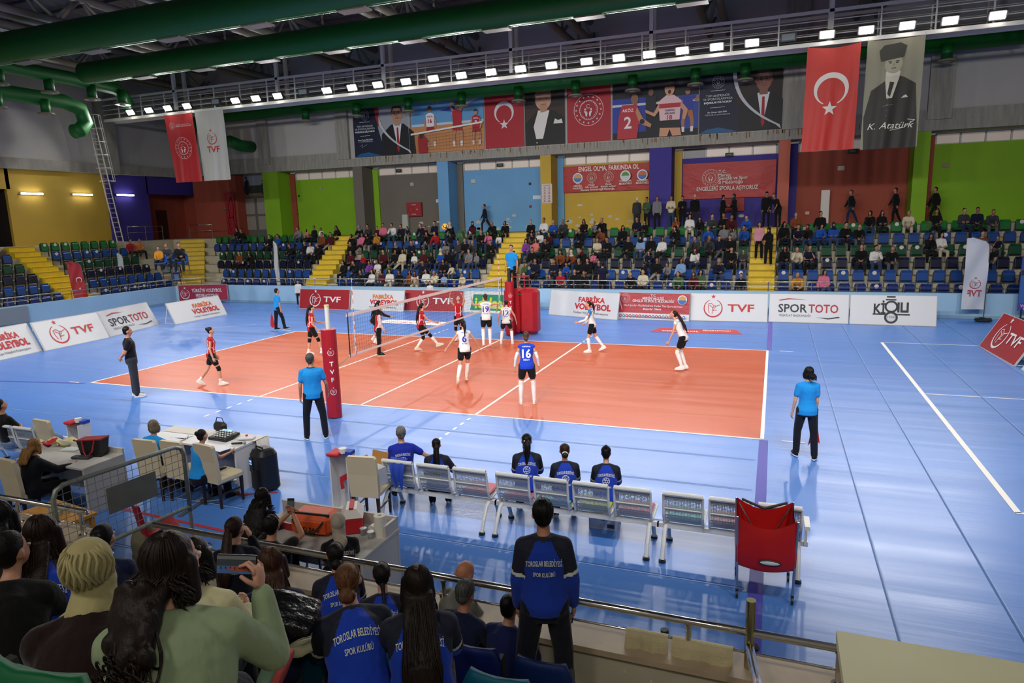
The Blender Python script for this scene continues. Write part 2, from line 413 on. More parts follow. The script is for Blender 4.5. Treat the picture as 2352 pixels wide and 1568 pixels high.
r2=random.Random(8); mp_=mi(mat('peeled_plaster','#b9b7ae',.9))
for k in range(60):
    x=r2.choice([r2.uniform(-4,5),r2.uniform(6,11),r2.uniform(13,17)]); z=3.6+abs(r2.gauss(.25,.3)); n=7; rr=r2.uniform(.04,.16)
    g.poly([V((x+rr*(1+.5*r2.random())*math.cos(2*PI*i/n),26.545,z+rr*.6*(1+.5*r2.random())*math.sin(2*PI*i/n))) for i in range(n)],mp_)
struct(g.obj('wall_far_lower',ml))
for k,(x0,x1,c) in enumerate(PIL):
    o=G().box(((x0+x1)/2,25.88,5.68),(x1-x0,1.36,4.36)).obj('trim_%d'%(k+1),wmat(WC[c])); struct(o)
MUP=mat('plaster_upper','#b3b0ab',.85,noise=(.4,(1,1,1),.06))
MBEAM=mat('beam_concrete','#97948a',.8,noise=(2.5,(3,1,.35),.18))
g=G(); g.box((6,25.45,11.9),(60,.3,7.1)); g.box((6,25.9,8.1),(60,1.5,.5),1)
for x0,x1 in [(-14.9,-14.1),(-8.6,-7.7),(18.2,19.3),(24.6,25.6),(-21.9,-20.6)]:
    g.box(((x0+x1)/2,25.2,11.9),(x1-x0,.3,7.1),1)
for x0,x1 in [(-20.6,-14.9),(-14.1,-8.6),(19.3,24.6),(25.6,34)]:
    g.box(((x0+x1)/2,25.27,8.55),(x1-x0,.14,.5),1)
r2=random.Random(21)
for k in range(110):
    x=r2.uniform(-7,24); w_=r2.uniform(.02,.07); h_=r2.uniform(.06,.38); g.box((x,25.148,8.38-h_/2),(w_,.004,h_),2)
struct(g.obj('wall_far_upper',[MUP,MBEAM,mat('rust_stain','#7a5c38',.9)]))
# rust stains on the beam are part of its concrete; peeled paint patches near the walkway
# left end: yellow wall with tall doorway, purple part with red-brown doorway
g=G(); ml=[]
X=-22
g.box((X-.1,15.95,5.65),(.2,6.3,4.3),mi('yellow'))            # between door and corner
g.box((X-.1,10.9,7.25),(.2,4.2,1.15),mi('yellow')); g.box((X-.1,0.2,5.65),(.2,17.6,4.3),mi('yellow'))
g.box((X-.1,20.6,5.65),(.2,3,4.3),mi('purple')); g.box((X-.1,24.1,7.22),(.2,4.2,1.2),mi('purple'))
g.box((X+.1,19.1,5.65),(.3,.35,4.3),mi('purple'))
g.box((X-1.6,24.3,5.6),(.2,4.6,4.3),mi('brown')); g.box((X-1.6,10.9,5.6),(.2,4.6,4.3),mi(mat('dark_hall','#241a16',.9)))
g.box((X-.8,12.95,5.1),(1.5,.15,3.2),mi(mat('dark_hall','#241a16',.9)))
g.box((X-.8,9.0,5.1),(1.5,.15,3.2),mi(mat('dark_hall','#241a16',.9)))
g.box((-18.0-1.3,25.9,5.65),(3.9,1.2,4.3),mi('brown'))
g.box((-22.2,26.5,5.65),(3.0,.1,4.3),mi('brown'))
struct(g.obj('wall_left_lower',ml))
g=G(); g.box((X-.1,5,11.6),(.2,42,7)); g.box((X,5,8.1),(.5,42,.6),1); g.box((X+.2,19.2,11.5),(.7,1.0,7.5),1)
struct(g.obj('wall_left_upper',[MUP,MBEAM]))
o=G().box((X-1.48,24.3,4.55),(.06,.9,2.05)).obj('door_1',mat('door_dark','#3a1c14',.5)); struct(o)
# bright doors and picture panel of the corner entrance (between brown wall and green pillar)
g=G(); g.box((-16.2,26.2,5.0),(3.2,.1,3.0),0)
for x in(-17.0,-15.9,-14.9):
    for z0,z1 in((4.0,4.95),(5.1,6.2)):
        g.box((x,26.13,(z0+z1)/2),(.85,.06,z1-z0),1)
struct(g.obj('door_2',[mat('grey_frame','#5c5b58',.6),mat('milky_pane','#8d8880',.4)]))
a=Art(.004); a.rect(-1.6,0,1.6,1.5,'#8a93a0'); a.rect(-1.6,.0,1.6,.75,'#2d3528'); a.rect(-1.6,0,1.6,.22,'#7d6f4a')
for x,s in((-1.1,1),(.35,.8),(1.2,.9)):
    a.poly([(x-.15,.1),(x+.1,.1),(x+.2,.6),(x+.22,1.05*s),(x+.05,1.2*s),(x-.18,1.0*s),(x-.2,.6)],'#1c2038'); a.ell(x,1.28*s,.1,.1,'#4a3328')
o=a.to('wall_picture',(-16.0,26.12,6.35),(1,0,0),(0,0,1)); tag(o,'dim photo panel of basketball players above the grey corner doors','picture')
a=Art(.004); a.rect(-.42,0,.42,2.9,'#8e1420'); a.line([(-.1,.2),(-.25,.9),(-.1,1.3),(-.15,2.0),(.15,2.6),(.3,1.9),(.22,1.0),(.35,.4)],.04,'#e8c8c8'); a.line([(-.22,1.1),(.25,1.2)],.04,'#e8c8c8')
o=a.to('light_banner',(-17.9,25.15,3.75),(1,0,0),(0,0,1)); tag(o,'narrow red banner with white outline figure beside corner doors','banner')
# right hand wall, rear wall behind the near stand, closes the hall
o=struct(G().box((34.1,5,7.5),(.2,44,16)).obj('wall_right',MUP))
o=struct(G().box((6,-18.1,7.5),(58,.2,16)).obj('wall_near',MUP))
# ---- window strips above the bays
MPANE=mat('window_pane','#cfc2b4',.4,emit=.12); MFR=mat('window_frame','#b9b6b0',.5)
for k,(x0,x1,c) in enumerate(PIL):
    xe=PIL[k+1][0] if k+1<len(PIL) else 34
    xa=x1+.45; xb=xe-.1; n=max(2,round((xb-xa)/1.15))
    w_=struct(G().box(((xa+xb)/2,26.68,7.56),(xb-xa,.1,.56)).obj('window_%d'%(k+1),MFR))
    for j in range(n):
        xx=xa+(xb-xa)*(j+.5)/n
        o=G().box((xx,26.6,7.56),((xb-xa)/n-.1,.06,.44)).obj('pane',MPANE if (k,j)!=(4,0) else mat('window_open','#3b3d40',.3),parent=w_)
    fr=G()
    for j in range(n+1):
        xx=xa+(xb-xa)*j/n; fr.box((xx,26.58,7.56),(.07,.06,.5))
    fr.obj('window_frame',MFR,parent=w_)
# ---- roof: corrugated sheet, purlins, tubular trusses
MROOF=mat('roof_sheet','#6c6a6c',.6,noise=(1,(1,1,1),.1)); MTUBE=mat('tube_steel','#8e8980',.5)
g=G(); n=170
def zroof(y): return 15.2+.6*math.cos((y-4.5)/22*PI/2)*1.0
ys=[-18+(44.5)*i/12 for i in range(13)]
rs=[]
for i in range(n+1):
    x=-23+57*i/n; dz=.05 if i%2 else -.05
    rs.append([V((x,y,zroof(y)+dz)) for y in ys])
g.rings(rs,cap=False,closed=False)
struct(g.obj('ceiling',MROOF))
MPUR=mat('purlin','#55525a',.6)
g=G()
for i in range(26):
    y=-17+i*1.7; g.box((5.5,y,zroof(y)-.16),(57,.09,.14))
struct(g.obj('trim_20',MPUR))
for k,x in enumerate((-19,-12.2,-5.4,1.4,8.2,15.0,21.8,28.6)):
    g=G()
    for y0,y1 in ((-18,26),): 
        for dx in(-.45,.45): g.cyl((x+dx,-17.9,13.35),(x+dx,25.3,13.35),.17,n=10)
        g.cyl((x,-17.9,14.75),(x,25.3,14.75),.2,n=10)
    for j in range(15):
        y=-17.5+j*3; 
        for dx in(-.45,.45):
            g.cyl((x+dx,y,13.35),(x,y+1.5,14.75),.08,n=6); g.cyl((x+dx,y+3,13.35),(x,y+1.5,14.75),.08,n=6)
        g.cyl((x,y+1.5,14.75),(x,y+1.5,15.7),.07,n=6)
    for y in(2,9,16,22): g.cyl((x,y,14.7),(x+6.8,y,14.7),.06,n=6)
    o=g.obj('roof_truss',MTUBE,smooth=True); tag(o,'pale tubular steel roof truss, %s from the left wall'%ORD[k+1],'truss','roof trusses')
# ---- green ventilation ducts
MDUCT=mat('duct_green','#0b6b28',.5,bump=(1.0,(14,.2,.2),.5,.02),spec=.5); MDIF=mat('diffuser','#8d8478',.6)
MHOLE=mat('duct_slots','#e8fff0',.3,.3)
def duct(name,y,z,r,x0,x1,label,gr):
    n=24; g=G(); xs=[x0+(x1-x0)*i/60 for i in range(61)]
    rs=[circ((x,y,z),V((0,1,0)),V((0,0,1)),r*(1.0 if i%6 else 1.012),r*(1.0 if i%6 else 1.012),n) for i,x in enumerate(xs)]
    g.rings(rs); o=g.obj(name,MDUCT,smooth=True); tag(o,label,'duct')
    s=G(); x=x0+.6; k=0
    s.box(((x0+x1)/2,y+.20,z-r*.97),(x1-x0-1,.05,.03)); s.obj('glint_strip',mat('duct_glint','#c8ffd8',.3,.85,bump=(9,(3,1,1),1,.05)),parent=o)  # painted light: pale metal strip imitating the glints along the duct's slots
    x=x0+gr
    while x<x1-1:
        f=G(); f.box((x,y+.25,z-r-.02),(1.15,.5,.06)); f.obj('grille',MDIF,parent=o); x+=gr
    return o
duct('ventilation_duct',14,12.45,.52,-16.3,22,'long green spiral duct nearest the floodlit catwalk',3.9)
duct('ventilation_duct',8.2,12.2,.62,-16.9,24,'wide green spiral duct hanging in the middle of the roof',4.2)
duct('ventilation_duct',1.6,12.0,.62,-16.9,24,'green spiral duct at the top left edge of the roof',4.2)
def pipe(pts,r,label,drops=()):
    g=G(); g.tube(pts,r,16); o=g.obj('ventilation_duct',MDUCT,smooth=True); tag(o,label,'duct')
    for p in drops:
        d=G(); d.cyl(p,(p[0],p[1],p[2]-.75),.24,n=16); d.obj('outlet',MDUCT,parent=o,smooth=True)
        e=G(); e.cyl((p[0],p[1],p[2]-.72),(p[0],p[1],p[2]-.8),.38,.42,n=20); e.cyl((p[0],p[1],p[2]-.8),(p[0],p[1],p[2]-.86),.2,.1,n=16,mi=0); e.obj('diffuser',MDIF,parent=o,smooth=False)
pipe([(-17.6,-4,12.3),(-17.6,6,12.35),(-17.6,14,12.35),(-17.9,17,12.3),(-18.5,18.1,12.1),(-18.8,18.6,11.7)],.34,'green curved duct with round outlets along the left wall, upper run',[(-17.6,y,12.2) for y in(10.4,12.9,15.3,17.2)])
pipe([(-19.8,-4,11.5),(-19.8,8,11.5),(-19.8,15.2,11.5),(-19.8,16.2,11.2),(-19.8,16.4,10.5),(-19.8,16.0,10.0),(-19.8,15.6,9.9)],.4,'green duct along the left wall bending down at its end',[(-19.5,y,11.4) for y in(8.9,11.4,13.9)])
pipe([(-19,24.4,11.6),(8,24.4,11.6),(28,24.4,11.6)],.4,'green duct behind the catwalk in front of the far wall',[(x,24.0,11.5) for x in(-10,-6.2,-2.6,.9,4.4,7.7,10.8,14.0,16.4,21,25)])
pipe([(-18.6,24.3,11.5),(-18.6,23.3,11.1),(-18.6,23,10.6),(-18.6,23,9.9),(-18.6,22.4,9.6)],.38,'short green duct elbow behind the caged ladder')
pipe([(-15.6,23.2,9.8),(-15.6,24.2,9.6),(-15.6,25.4,9.6)],.38,'green duct stub behind the small red flag')
# ---- lighting catwalk along the far side
CW=19.0; g=G(); WM=WHITEM()
zt=12.25
g.box((6,CW,11.0),(56.5,.1,.16)); g.box((6,CW+.9,11.0),(56.5,.1,.16)); g.box((6,CW+.45,11.0),(56.5,.8,.04))
cwo=g.obj('catwalk',mat('catwalk_white','#ebe8df',.45)); tag(cwo,'long white steel lighting catwalk hanging before the far wall','catwalk')
for s,yy in((0,CW),(1,CW+.9)):
    g=G(); g.box((6,yy,zt),(56.5,.07,.12))
    for z in(11.35,11.62,11.9): g.cyl((-22,yy,z),(34,yy,z),.022,n=6)
    x=-22
    while x<34: g.box((x,yy,11.65),(.06,.06,1.2)); x+=1.9
    g.obj('railing',mat('catwalk_white','#ebe8df',.45),parent=cwo)
for x in(-15.5,-8,-1.2,5.9,12.6,19.9,27):
    g=G(); g.box((x,CW+.05,12.9),(.17,.17,3.4)); g.box((x,CW+.85,12.9),(.17,.17,3.4)); g.obj('hanger',mat('catwalk_white','#ebe8df',.45),parent=cwo)
for k,(px,py) in enumerate(FLOOD_PX):
    p=ony(px,py+2,CW-.25); x=p.x; z=11.28
    r=empty('floodlight',(x,CW-.25,z),0,'white-hot floodlight panel on the catwalk, %s from the left'%ORD[k+1],'floodlight','catwalk floodlights')
    R=Euler((math.radians(32),0,0)).to_matrix()   # face tipped towards the court
    G().box((0,.06,.03),(.62,.1,.36),R=R).obj('housing',mat('lamp_housing','#3a3b3d',.4),parent=r)
    G().box((0,0,0),(.5,.03,.27),R=R).obj('lens',mat('lamp_glow','#fff8f0',.3,emit=26),parent=r)
    G().box((0,.2,.12),(.08,.3,.06)).obj('bracket',mat('lamp_housing','#3a3b3d',.4),parent=r)
    if k%2==0:
        area('floodlight_lamp',(x,CW-.5,z-.2),(x*.8+1.5,3.0,0),.45,150,(1,.98,.95),spread=2.2)
for k,(px,py) in enumerate([(497,240),(697,213),(1810,99)]):
    p=ony(px,py,CW-.2); r=empty('floodlight',(p.x,CW-.25,11.35),0,['unlit black floodlight between the flags on the left','unlit black floodlight on catwalk above the green wall','unlit black floodlight left of the big red flag'][k],'floodlight','unlit floodlights')
    G().box((0,.05,0),(.62,.12,.34)).obj('housing',mat('lamp_housing','#1e1f21',.4),parent=r); G().box((0,.2,.0),(.08,.3,.06)).obj('bracket',mat('lamp_housing','#3a3b3d',.4),parent=r); G().box((0,-.02,0),(.5,.03,.24)).obj('lens',mat('lamp_off','#9aa0a6',.2),parent=r)
# wall tube lights at the left end
for k,(y,z) in enumerate(((14.1,6.45),(17.2,6.46),(20.2,6.5))):
    c='yellow wall' if k<2 else 'purple wall'
    r=empty('tube_light',(-21.9,y,z),0,['glowing tube light on the yellow wall, beside the doorway','glowing tube light on the yellow wall, near its purple edge','glowing tube light on the purple wall behind the ladder'][k],'lamp','wall tube lights')
    G().cyl((.06,-.6,0),(.06,.6,0),.045,n=10).obj('tube',mat('tube_glow','#f4f2ff',.3,emit=18),parent=r); G().box((-.02,0,0),(.08,1.3,.1)).obj('bracket',mat('tube_base','#c8c8c8',.4),parent=r)
# caged ladder
g=G(); pa=V((-20.9,18.6,3.4)); pb=V((-20.9,17.6,11.1))
lad=empty('caged_ladder',(0,0,0),0,'tall white caged ladder leaning up to the catwalk end','ladder')
for k,dy in enumerate((-.22,.22)): G().cyl(pa+V((0,dy,0)),pb+V((0,dy,0)),.035,n=8).obj('rail',WM,parent=lad)
for k in range(26):
    q=pa.lerp(pb,(k+.5)/26); G().cyl(q+V((0,-.22,0)),q+V((0,.22,0)),.018,n=6).obj('rung',WM,parent=lad)
g=G()
for k in range(6):
    q=pa.lerp(pb,.5+.1*k); g.tube([q+V((.7*math.sin(t),.4*math.cos(t)*-1,0)) for t in [PI*j/10 for j in range(11)]],.02,6)
for j in range(1,10,2):
    t=PI*j/10; o_=V((.7*math.sin(t),-.4*math.cos(t),0)); g.cyl(pa.lerp(pb,.5)+o_,pb+o_,.015,n=5)
g.obj('cage',WM,parent=lad)
# ================================================================= posters, boards, flags
YP=25.22
def wposter(pxl,pyb_l,pxr,top=11.85,bot=8.4):
    return ony(pxl,pyb_l,YP).x, ony(pxr,pyb_l,YP).x
def portrait_suit(a,cx,base,h,skin,suit,tie,hair=True):
    """generic man in suit, head height h/3.2"""
    k=h/3.2
    a.poly([(cx-k*1.25,base),(cx+k*1.25,base),(cx+k*1.15,base+k*1.3),(cx+k*.45,base+k*1.85),(cx-k*.45,base+k*1.85),(cx-k*1.15,base+k*1.3)],suit)
    a.poly([(cx-k*.02,base+k*.2),(cx+k*.3,base+k*1.85),(cx-k*.3,base+k*1.85)],'#dcdde0')
    a.poly([(cx-k*.09,base+k*.35),(cx,base+k*.15),(cx+k*.09,base+k*.35),(cx+k*.06,base+k*1.65),(cx-k*.06,base+k*1.65)],tie)
    a.poly([(cx-k*.2,base+k*1.75),(cx+k*.2,base+k*1.75),(cx+k*.2,base+k*2.1),(cx-k*.2,base+k*2.1)],skin)
    a.ell(cx,base+k*2.45,k*.38,k*.52,skin)
    if hair: a.poly([(cx+k*.40*math.cos(t),base+k*2.62+k*.42*math.sin(t)) for t in [PI*j/12 for j in range(13)]]+[(cx-k*.33,base+k*2.55),(cx-k*.2,base+k*2.8),(cx+k*.2,base+k*2.8),(cx+k*.33,base+k*2.55)],'#4a4340')
    for s in(-1,1):
        a.ell(cx+s*k*.14,base+k*2.5,k*.06,k*.03,'#2c211c',10); a.line([(cx+s*k*.06,base+k*2.6),(cx+s*k*.22,base+k*2.61)],k*.035,'#3a2f2a')
        a.ell(cx+s*k*.39,base+k*2.45,k*.06,k*.11,skin,10)
    a.poly([(cx-k*.05,base+k*2.34),(cx+k*.05,base+k*2.34),(cx,base+k*2.52)],'#9a6f58'); a.line([(cx-k*.12,base+k*2.2),(cx+k*.12,base+k*2.2)],k*.035,'#7c4238')
def volley(a,cx,cy,k,shirt,shorts,skin,num,numc,arms='up',name=None,face='#3a2a20'):
    """volleyball player figure, total height ~ k"""
    for s in(-1,1):
        a.poly([(cx+s*k*.02,cy+k*.45),(cx+s*k*.12,cy+k*.45),(cx+s*k*.15,cy+k*.22),(cx+s*k*.13,cy),(cx+s*k*.07,cy),(cx+s*k*.07,cy+k*.22)],skin)
        a.poly([(cx+s*k*.07,cy),(cx+s*k*.13,cy),(cx+s*k*.14,cy+k*.12),(cx+s*k*.07,cy+k*.12)],'#e5e2de')
    a.poly([(cx-k*.13,cy+k*.36),(cx-k*.02,cy+k*.36),(cx,cy+k*.44),(cx+k*.02,cy+k*.36),(cx+k*.13,cy+k*.36),(cx+k*.11,cy+k*.52),(cx-k*.11,cy+k*.52)],shorts)
    pts={'up':[(.11,.78),(.2,.92),(.12,1.08),(.07,1.07),(.14,.92),(.07,.83)],'down':[(.11,.78),(.19,.62),(.16,.45),(.11,.45),(.14,.62),(.08,.74)],'fist':[(.11,.78),(.22,.66),(.27,.82),(.21,.84),(.19,.72),(.08,.74)]}[arms]
    for s in(-1,1): a.poly([(cx+s*k*x,cy+k*y) for x,y in pts],skin)
    a.poly([(cx-k*.11,cy+k*.5),(cx+k*.11,cy+k*.5),(cx+k*.12,cy+k*.8),(cx+k*.04,cy+k*.84),(cx-k*.04,cy+k*.84),(cx-k*.12,cy+k*.8)],shirt)
    a.ell(cx,cy+k*.93,k*.06,k*.075,skin,16); a.poly([(cx+k*.064*math.cos(t),cy+k*.945+k*.07*math.sin(t)) for t in [PI*j/8 for j in range(9)]],face)
    if name: a.text(name,cx,cy+k*.75,k*.04,c=numc)
    if num: a.text(num,cx,cy+k*.64,k*.1,c=numc,bold=.03)
    for s in(-1,1): a.ell(cx+s*k*.022,cy+k*.925,k*.008,k*.006,'#221812',6)
def put(a,name,label,cat,x0,z0,y=YP,group=None,thick=.02,wh=None,back='#40414a'):
    o=a.to(name,(x0,y,z0),(1,0,0),(0,0,1)); 
    tag(o,label,cat,group); return o
Z0=8.42;H=3.42
def wm(x0,x1): return x1-x0
# 1 dark blue poster with man in suit
def minister(x0,x1,skin,right_dark,lines,dots):
    W=x1-x0; a=Art(.004); a.rect(0,0,W,H,'#101a34'); a.poly([(W*.55,0),(W,0),(W,H),(W*.42,H),(W*.44,H*.5)],'#9ba0a8' if not right_dark else '#2a1d1c')
    a.poly([(0,0),(W*.5,0),(W*.25,H*.08),(W*.1,H*.06)],'#1d5a86'); a.poly([(W*.6,0),(W*.72,0),(W*.7,H*.12)],'#1d6a9a')
    portrait_suit(a,W*.78,0,H*.93,skin,'#15161b','#a01c26')
    n=16;q=[];r=[]
    for i in range(n+1):
        t=i/n; q.append((W*(.40+.03*t+.62*t**3),H*(1-t)**1.0*1.0)); r.append((W*(.44+.03*t+.62*t**3)+.02,H*(1-t)))
    vs=[];
    for i in range(n+1): vs+=[(min(W,q[i][0]),q[i][1]),(min(W,r[i][0]),r[i][1])]
    a.raw(vs,[(2*i,2*i+2,2*i+3,2*i+1) for i in range(n)],'#c3c6cb')
    if not right_dark: a.poly([(W*.41,H*.7),(W*.46,H*.5),(W*.47,H*.75),(W*.47,H),(W*.40,H)],'#a5222c')
    crest(a,W*.23,H*.74,H*.09,'#cfd3d8')
    a.line([(W*.14,H*.615),(W*.32,H*.615)],.02,'#cfd3d8')
    a.text('TÜM ANTRENÖR',W*.23,H*.545,.105,c='#d5d8dc',bold=0); a.text('VE SPORCULARIMIZA',W*.23,H*.495,.105,c='#d5d8dc',bold=0); a.text('BAŞARILAR DİLİYORUM',W*.23,H*.445,.1,c='#e6e8ea',bold=.03,w=W*.34)
    a.line([(W*.14,H*.37),(W*.32,H*.37)],.02,'#cfd3d8'); a.text(lines[0],W*.23,H*.3,.075,c='#e6e8ea'); a.text(lines[1],W*.23,H*.265,.07,c='#c6cacd',bold=0)
    if dots:
        for i in range(16):
            t=2*PI*i/16; a.star(W*.86+.42*math.cos(t)*1.2,H*.78+.5*math.sin(t),.05,'#7a5b36')
        a.star(W*.98,H*.82,.22,'#6c4420',n=10,q=.3)
        a.rect(W,0,W+.01,H,'#cfd3d8')
    return a
a=minister(-7.33,-3.2,'#b98c74',False,('Recep Tayyip ERDOĞAN','T.C. CUMHURBAŞKANI'),True); a.line([(.55,.62),(.8,.75),(.7,.55),(1.1,.72)],.012,'#b8bcc4')
put(a,'wall_poster','dark blue wall poster with suited man, leftmost of the poster row','poster',-7.33,Z0,group='posters over the far wall')
# 2 volleyball players photo
x0,x1=-3.1,1.72; W=x1-x0; a=Art(.004); a.rect(0,0,W,H,'#5f9bcb'); a.rect(0,0,W,H*.47,'#c88a55'); a.rect(0,H*.46,W,H*.5,'#bcd0dc')
a.poly([(W*.55,H*.62),(W,H*.9),(W,H*1.0),(W*.8,H*.95)],'#b9bcc6'); a.poly([(W*.4,H*.7),(W*.7,H*.78),(W*.62,H*.66)],'#2743a8')
a.ell(W*.36,H*.88,.17,.2,'#c8b431'); a.poly([(W*.35,H*.83),(W*.39,H*.92),(W*.385,H*.93),(W*.335,H*.86)],'#263a78')
volley(a,W*.27,H*.1,2.35,'#e8e4e4','#a51d28','#c08a66','16','#a51d28','down','VESTEL'); volley(a,W*.65,H*.08,2.5,'#b01f2c','#a51d28','#c08a66',None,'#fff','up'); volley(a,W*.91,H*.08,2.0,'#b01f2c','#a51d28','#c08a66','9','#efe6e2','down','VESTEL')
a.poly([(W*.1,0),(W*.22,0),(W*.24,H*.2),(W*.18,H*.3),(W*.1,H*.28)],'#a51d28'); a.ell(W*.15,H*.3,.16,.2,'#3a2a22'); 
a.poly([(0,H*.31),(W,H*.43),(W,H*.46),(0,H*.34)],'#e6e6e4'); 
for i in range(1,22): a.line([(W*i/22,0),(W*i/22,H*.32)],.01,'#59402a')
for i in range(1,7): a.line([(0,H*.31*i/7),(W,H*.43*i/7)],.01,'#59402a')
put(a,'wall_poster','wall poster of three players in red and white at a net on sand-coloured floor','poster',x0,Z0,group='posters over the far wall')
# 3 flag, 4 portrait, 5 ministry crest
x0,x1=1.8,4.25;W=x1-x0;a=Art(.004);a.rect(0,0,W,H,'#a8202c'); crescent(a,W*.5,H*.58,W*.25,'#d9d6d6',None); a.star(W*.5,H*.38,W*.12,'#d9d6d6',a0=PI/2)
put(a,'wall_poster','red flag poster with white crescent and star in the wall row','poster',x0,Z0,group='posters over the far wall')
x0,x1=4.32,6.72;W=x1-x0;a=Art(.004);a.rect(0,0,W,H,'#3a2a22');a.rect(0,H*.6,W,H,'#241c1a');a.poly([(0,0),(W,0),(W,H*.42),(W*.72,H*.55),(W*.3,H*.55),(0,H*.35)],'#191a1c')
a.poly([(W*.28,H*.1),(W*.45,H*.1),(W*.62,H*.55),(W*.34,H*.56),(W*.22,H*.3)],'#e4e0da'); a.ell(W*.47,H*.73,W*.2,H*.17,'#c59a7c'); a.poly([(W*.4,H*.52),(W*.57,H*.54),(W*.57,H*.68),(W*.38,H*.66)],'#b88b6d')
a.poly([(W*.47+W*.21*math.cos(t),H*.79+H*.12*math.sin(t)) for t in [PI*j/10 for j in range(11)]],'#7c5c44')
for s in(-1,1): a.ell(W*(.47+s*.08),H*.745,.05,.025,'#2a1d18',8)
a.line([(W*.43,H*.65),(W*.53,H*.65)],.03,'#7c4238'); a.poly([(W*.72,H*.33),(W*.95,H*.33),(W*.92,H*.4),(W*.84,H*.38),(W*.76,H*.41)],'#e4e0da'); a.ell(W*.3,H*.04,.04,.04,'#d8d4ce',10)
put(a,'wall_poster','wall poster of a man in black tailcoat with white shirt and pocket square','poster',x0,Z0,group='posters over the far wall')
x0,x1=6.85,9.35;W=x1-x0;a=Art(.004);a.rect(0,0,W,H,'#a8202c'); crest(a,W*.5,H*.5,W*.34,'#dcd8d8')
put(a,'wall_poster','red wall poster with large round white crest of stars','poster',x0,Z0,group='posters over the far wall')
# 6 women players
x0,x1=9.45,14.05;W=x1-x0;a=Art(.004);a.rect(0,0,W,H,'#14161f');a.rect(0,H*.1,W*.4,H*.62,'#2b3d9a');a.rect(W*.75,H*.1,W,H*.6,'#34489c');a.rect(0,H*.5,W,H*.535,'#cfd0d2')
for x in(.35,.45,.8,.95): a.ell(W*x,H*.8,.16,.22,'#2b2a3a'); 
volley(a,W*.88,H*.05,2.2,'#2f3f9c','#b06a42','#a87455',None,'#fff','fist'); a.ell(W*.46,H*.68,.14,.18,'#7c5a48'); a.poly([(W*.4,H*.35),(W*.52,H*.35),(W*.52,H*.62),(W*.4,H*.62)],'#1c2030')
a.poly([(W*.06,0),(W*.3,0),(W*.33,H*.35),(W*.3,H*.52),(W*.12,H*.52),(W*.08,H*.35)],'#b8303a'); a.ell(W*.27,H*.6,.2,.27,'#8d6248'); a.text('2',W*.19,H*.25,.62,c='#efe6e6'); a.text('AKÖZ',W*.19,H*.44,.16,c='#efe6e6'); a.poly([(W*.3,H*.48),(W*.37,H*.3),(W*.47,H*.2),(W*.46,H*.15),(W*.33,H*.22),(W*.28,H*.4)],'#c08a66'); a.ell(W*.36,H*.25,.14,.14,'#1d1d22')
cx=W*.68; a.poly([(cx-.55,0),(cx-.12,0),(cx,.35),(cx+.15,0),(cx+.62,0),(cx+.5,.75),(cx-.5,.75)],'#d09876'); a.poly([(cx-.55,.45),(cx+.6,.4),(cx+.5,.85),(cx-.5,.85)],'#1b1c20')
a.poly([(cx+.5,1.85),(cx+.95,1.3),(cx+.8,.8),(cx+.65,.85),(cx+.72,1.25),(cx+.4,1.6)],'#d09876'); a.poly([(cx-.5,1.85),(cx-.85,1.25),(cx-1.3,1.45),(cx-1.28,1.3),(cx-.8,1.05),(cx-.35,1.6)],'#d09876')
a.poly([(cx-.52,.82),(cx+.52,.82),(cx+.6,1.8),(cx+.2,2.1),(cx-.2,2.1),(cx-.6,1.8)],'#e6c2c2'); a.poly([(cx-.56,1.45),(cx+.56,1.45),(cx+.58,1.68),(cx-.58,1.68)],'#b8303a'); a.ell(cx-.02,2.42,.26,.36,'#d09876'); a.poly([(cx+.27*math.cos(t),2.52+.28*math.sin(t)) for t in [PI*j/10 for j in range(11)]],'#30241f'); a.ell(cx-.02,2.26,.08,.1,'#4a1512')
a.text('TURKISH',cx,1.32,.1,c='#2a3466'); a.text('AIRLINES',cx,1.17,.1,c='#2a3466'); a.text('18',cx,.96,.24,c='#b8303a')
put(a,'wall_poster','wall poster of shouting woman player 18 in pink shirt beside player 2','poster',x0,Z0,group='posters over the far wall')
a=minister(14.1,18.15,'#8a5a4c',True,('Dr. Osman Aşkın BAK','GENÇLİK VE SPOR BAKANI'),False)
put(a,'wall_poster','dark blue wall poster with smiling suited man, rightmost of the poster row','poster',14.1,Z0,group='posters over the far wall')
# security dome camera
r=empty('dome_camera',ony(1157,186,YP).to_tuple(),0,'small white dome camera fixed above the red crescent poster','camera'); r.location.y=25.1
G().ell((0,0,-.1),(.16,.16,.16)).obj('dome',mat('dome_white','#dcdcda',.3),parent=r,smooth=True); G().cyl((0,0,0),(0,0,.1),.12,n=14).obj('base',mat('dome_white','#dcdcda',.3),parent=r)

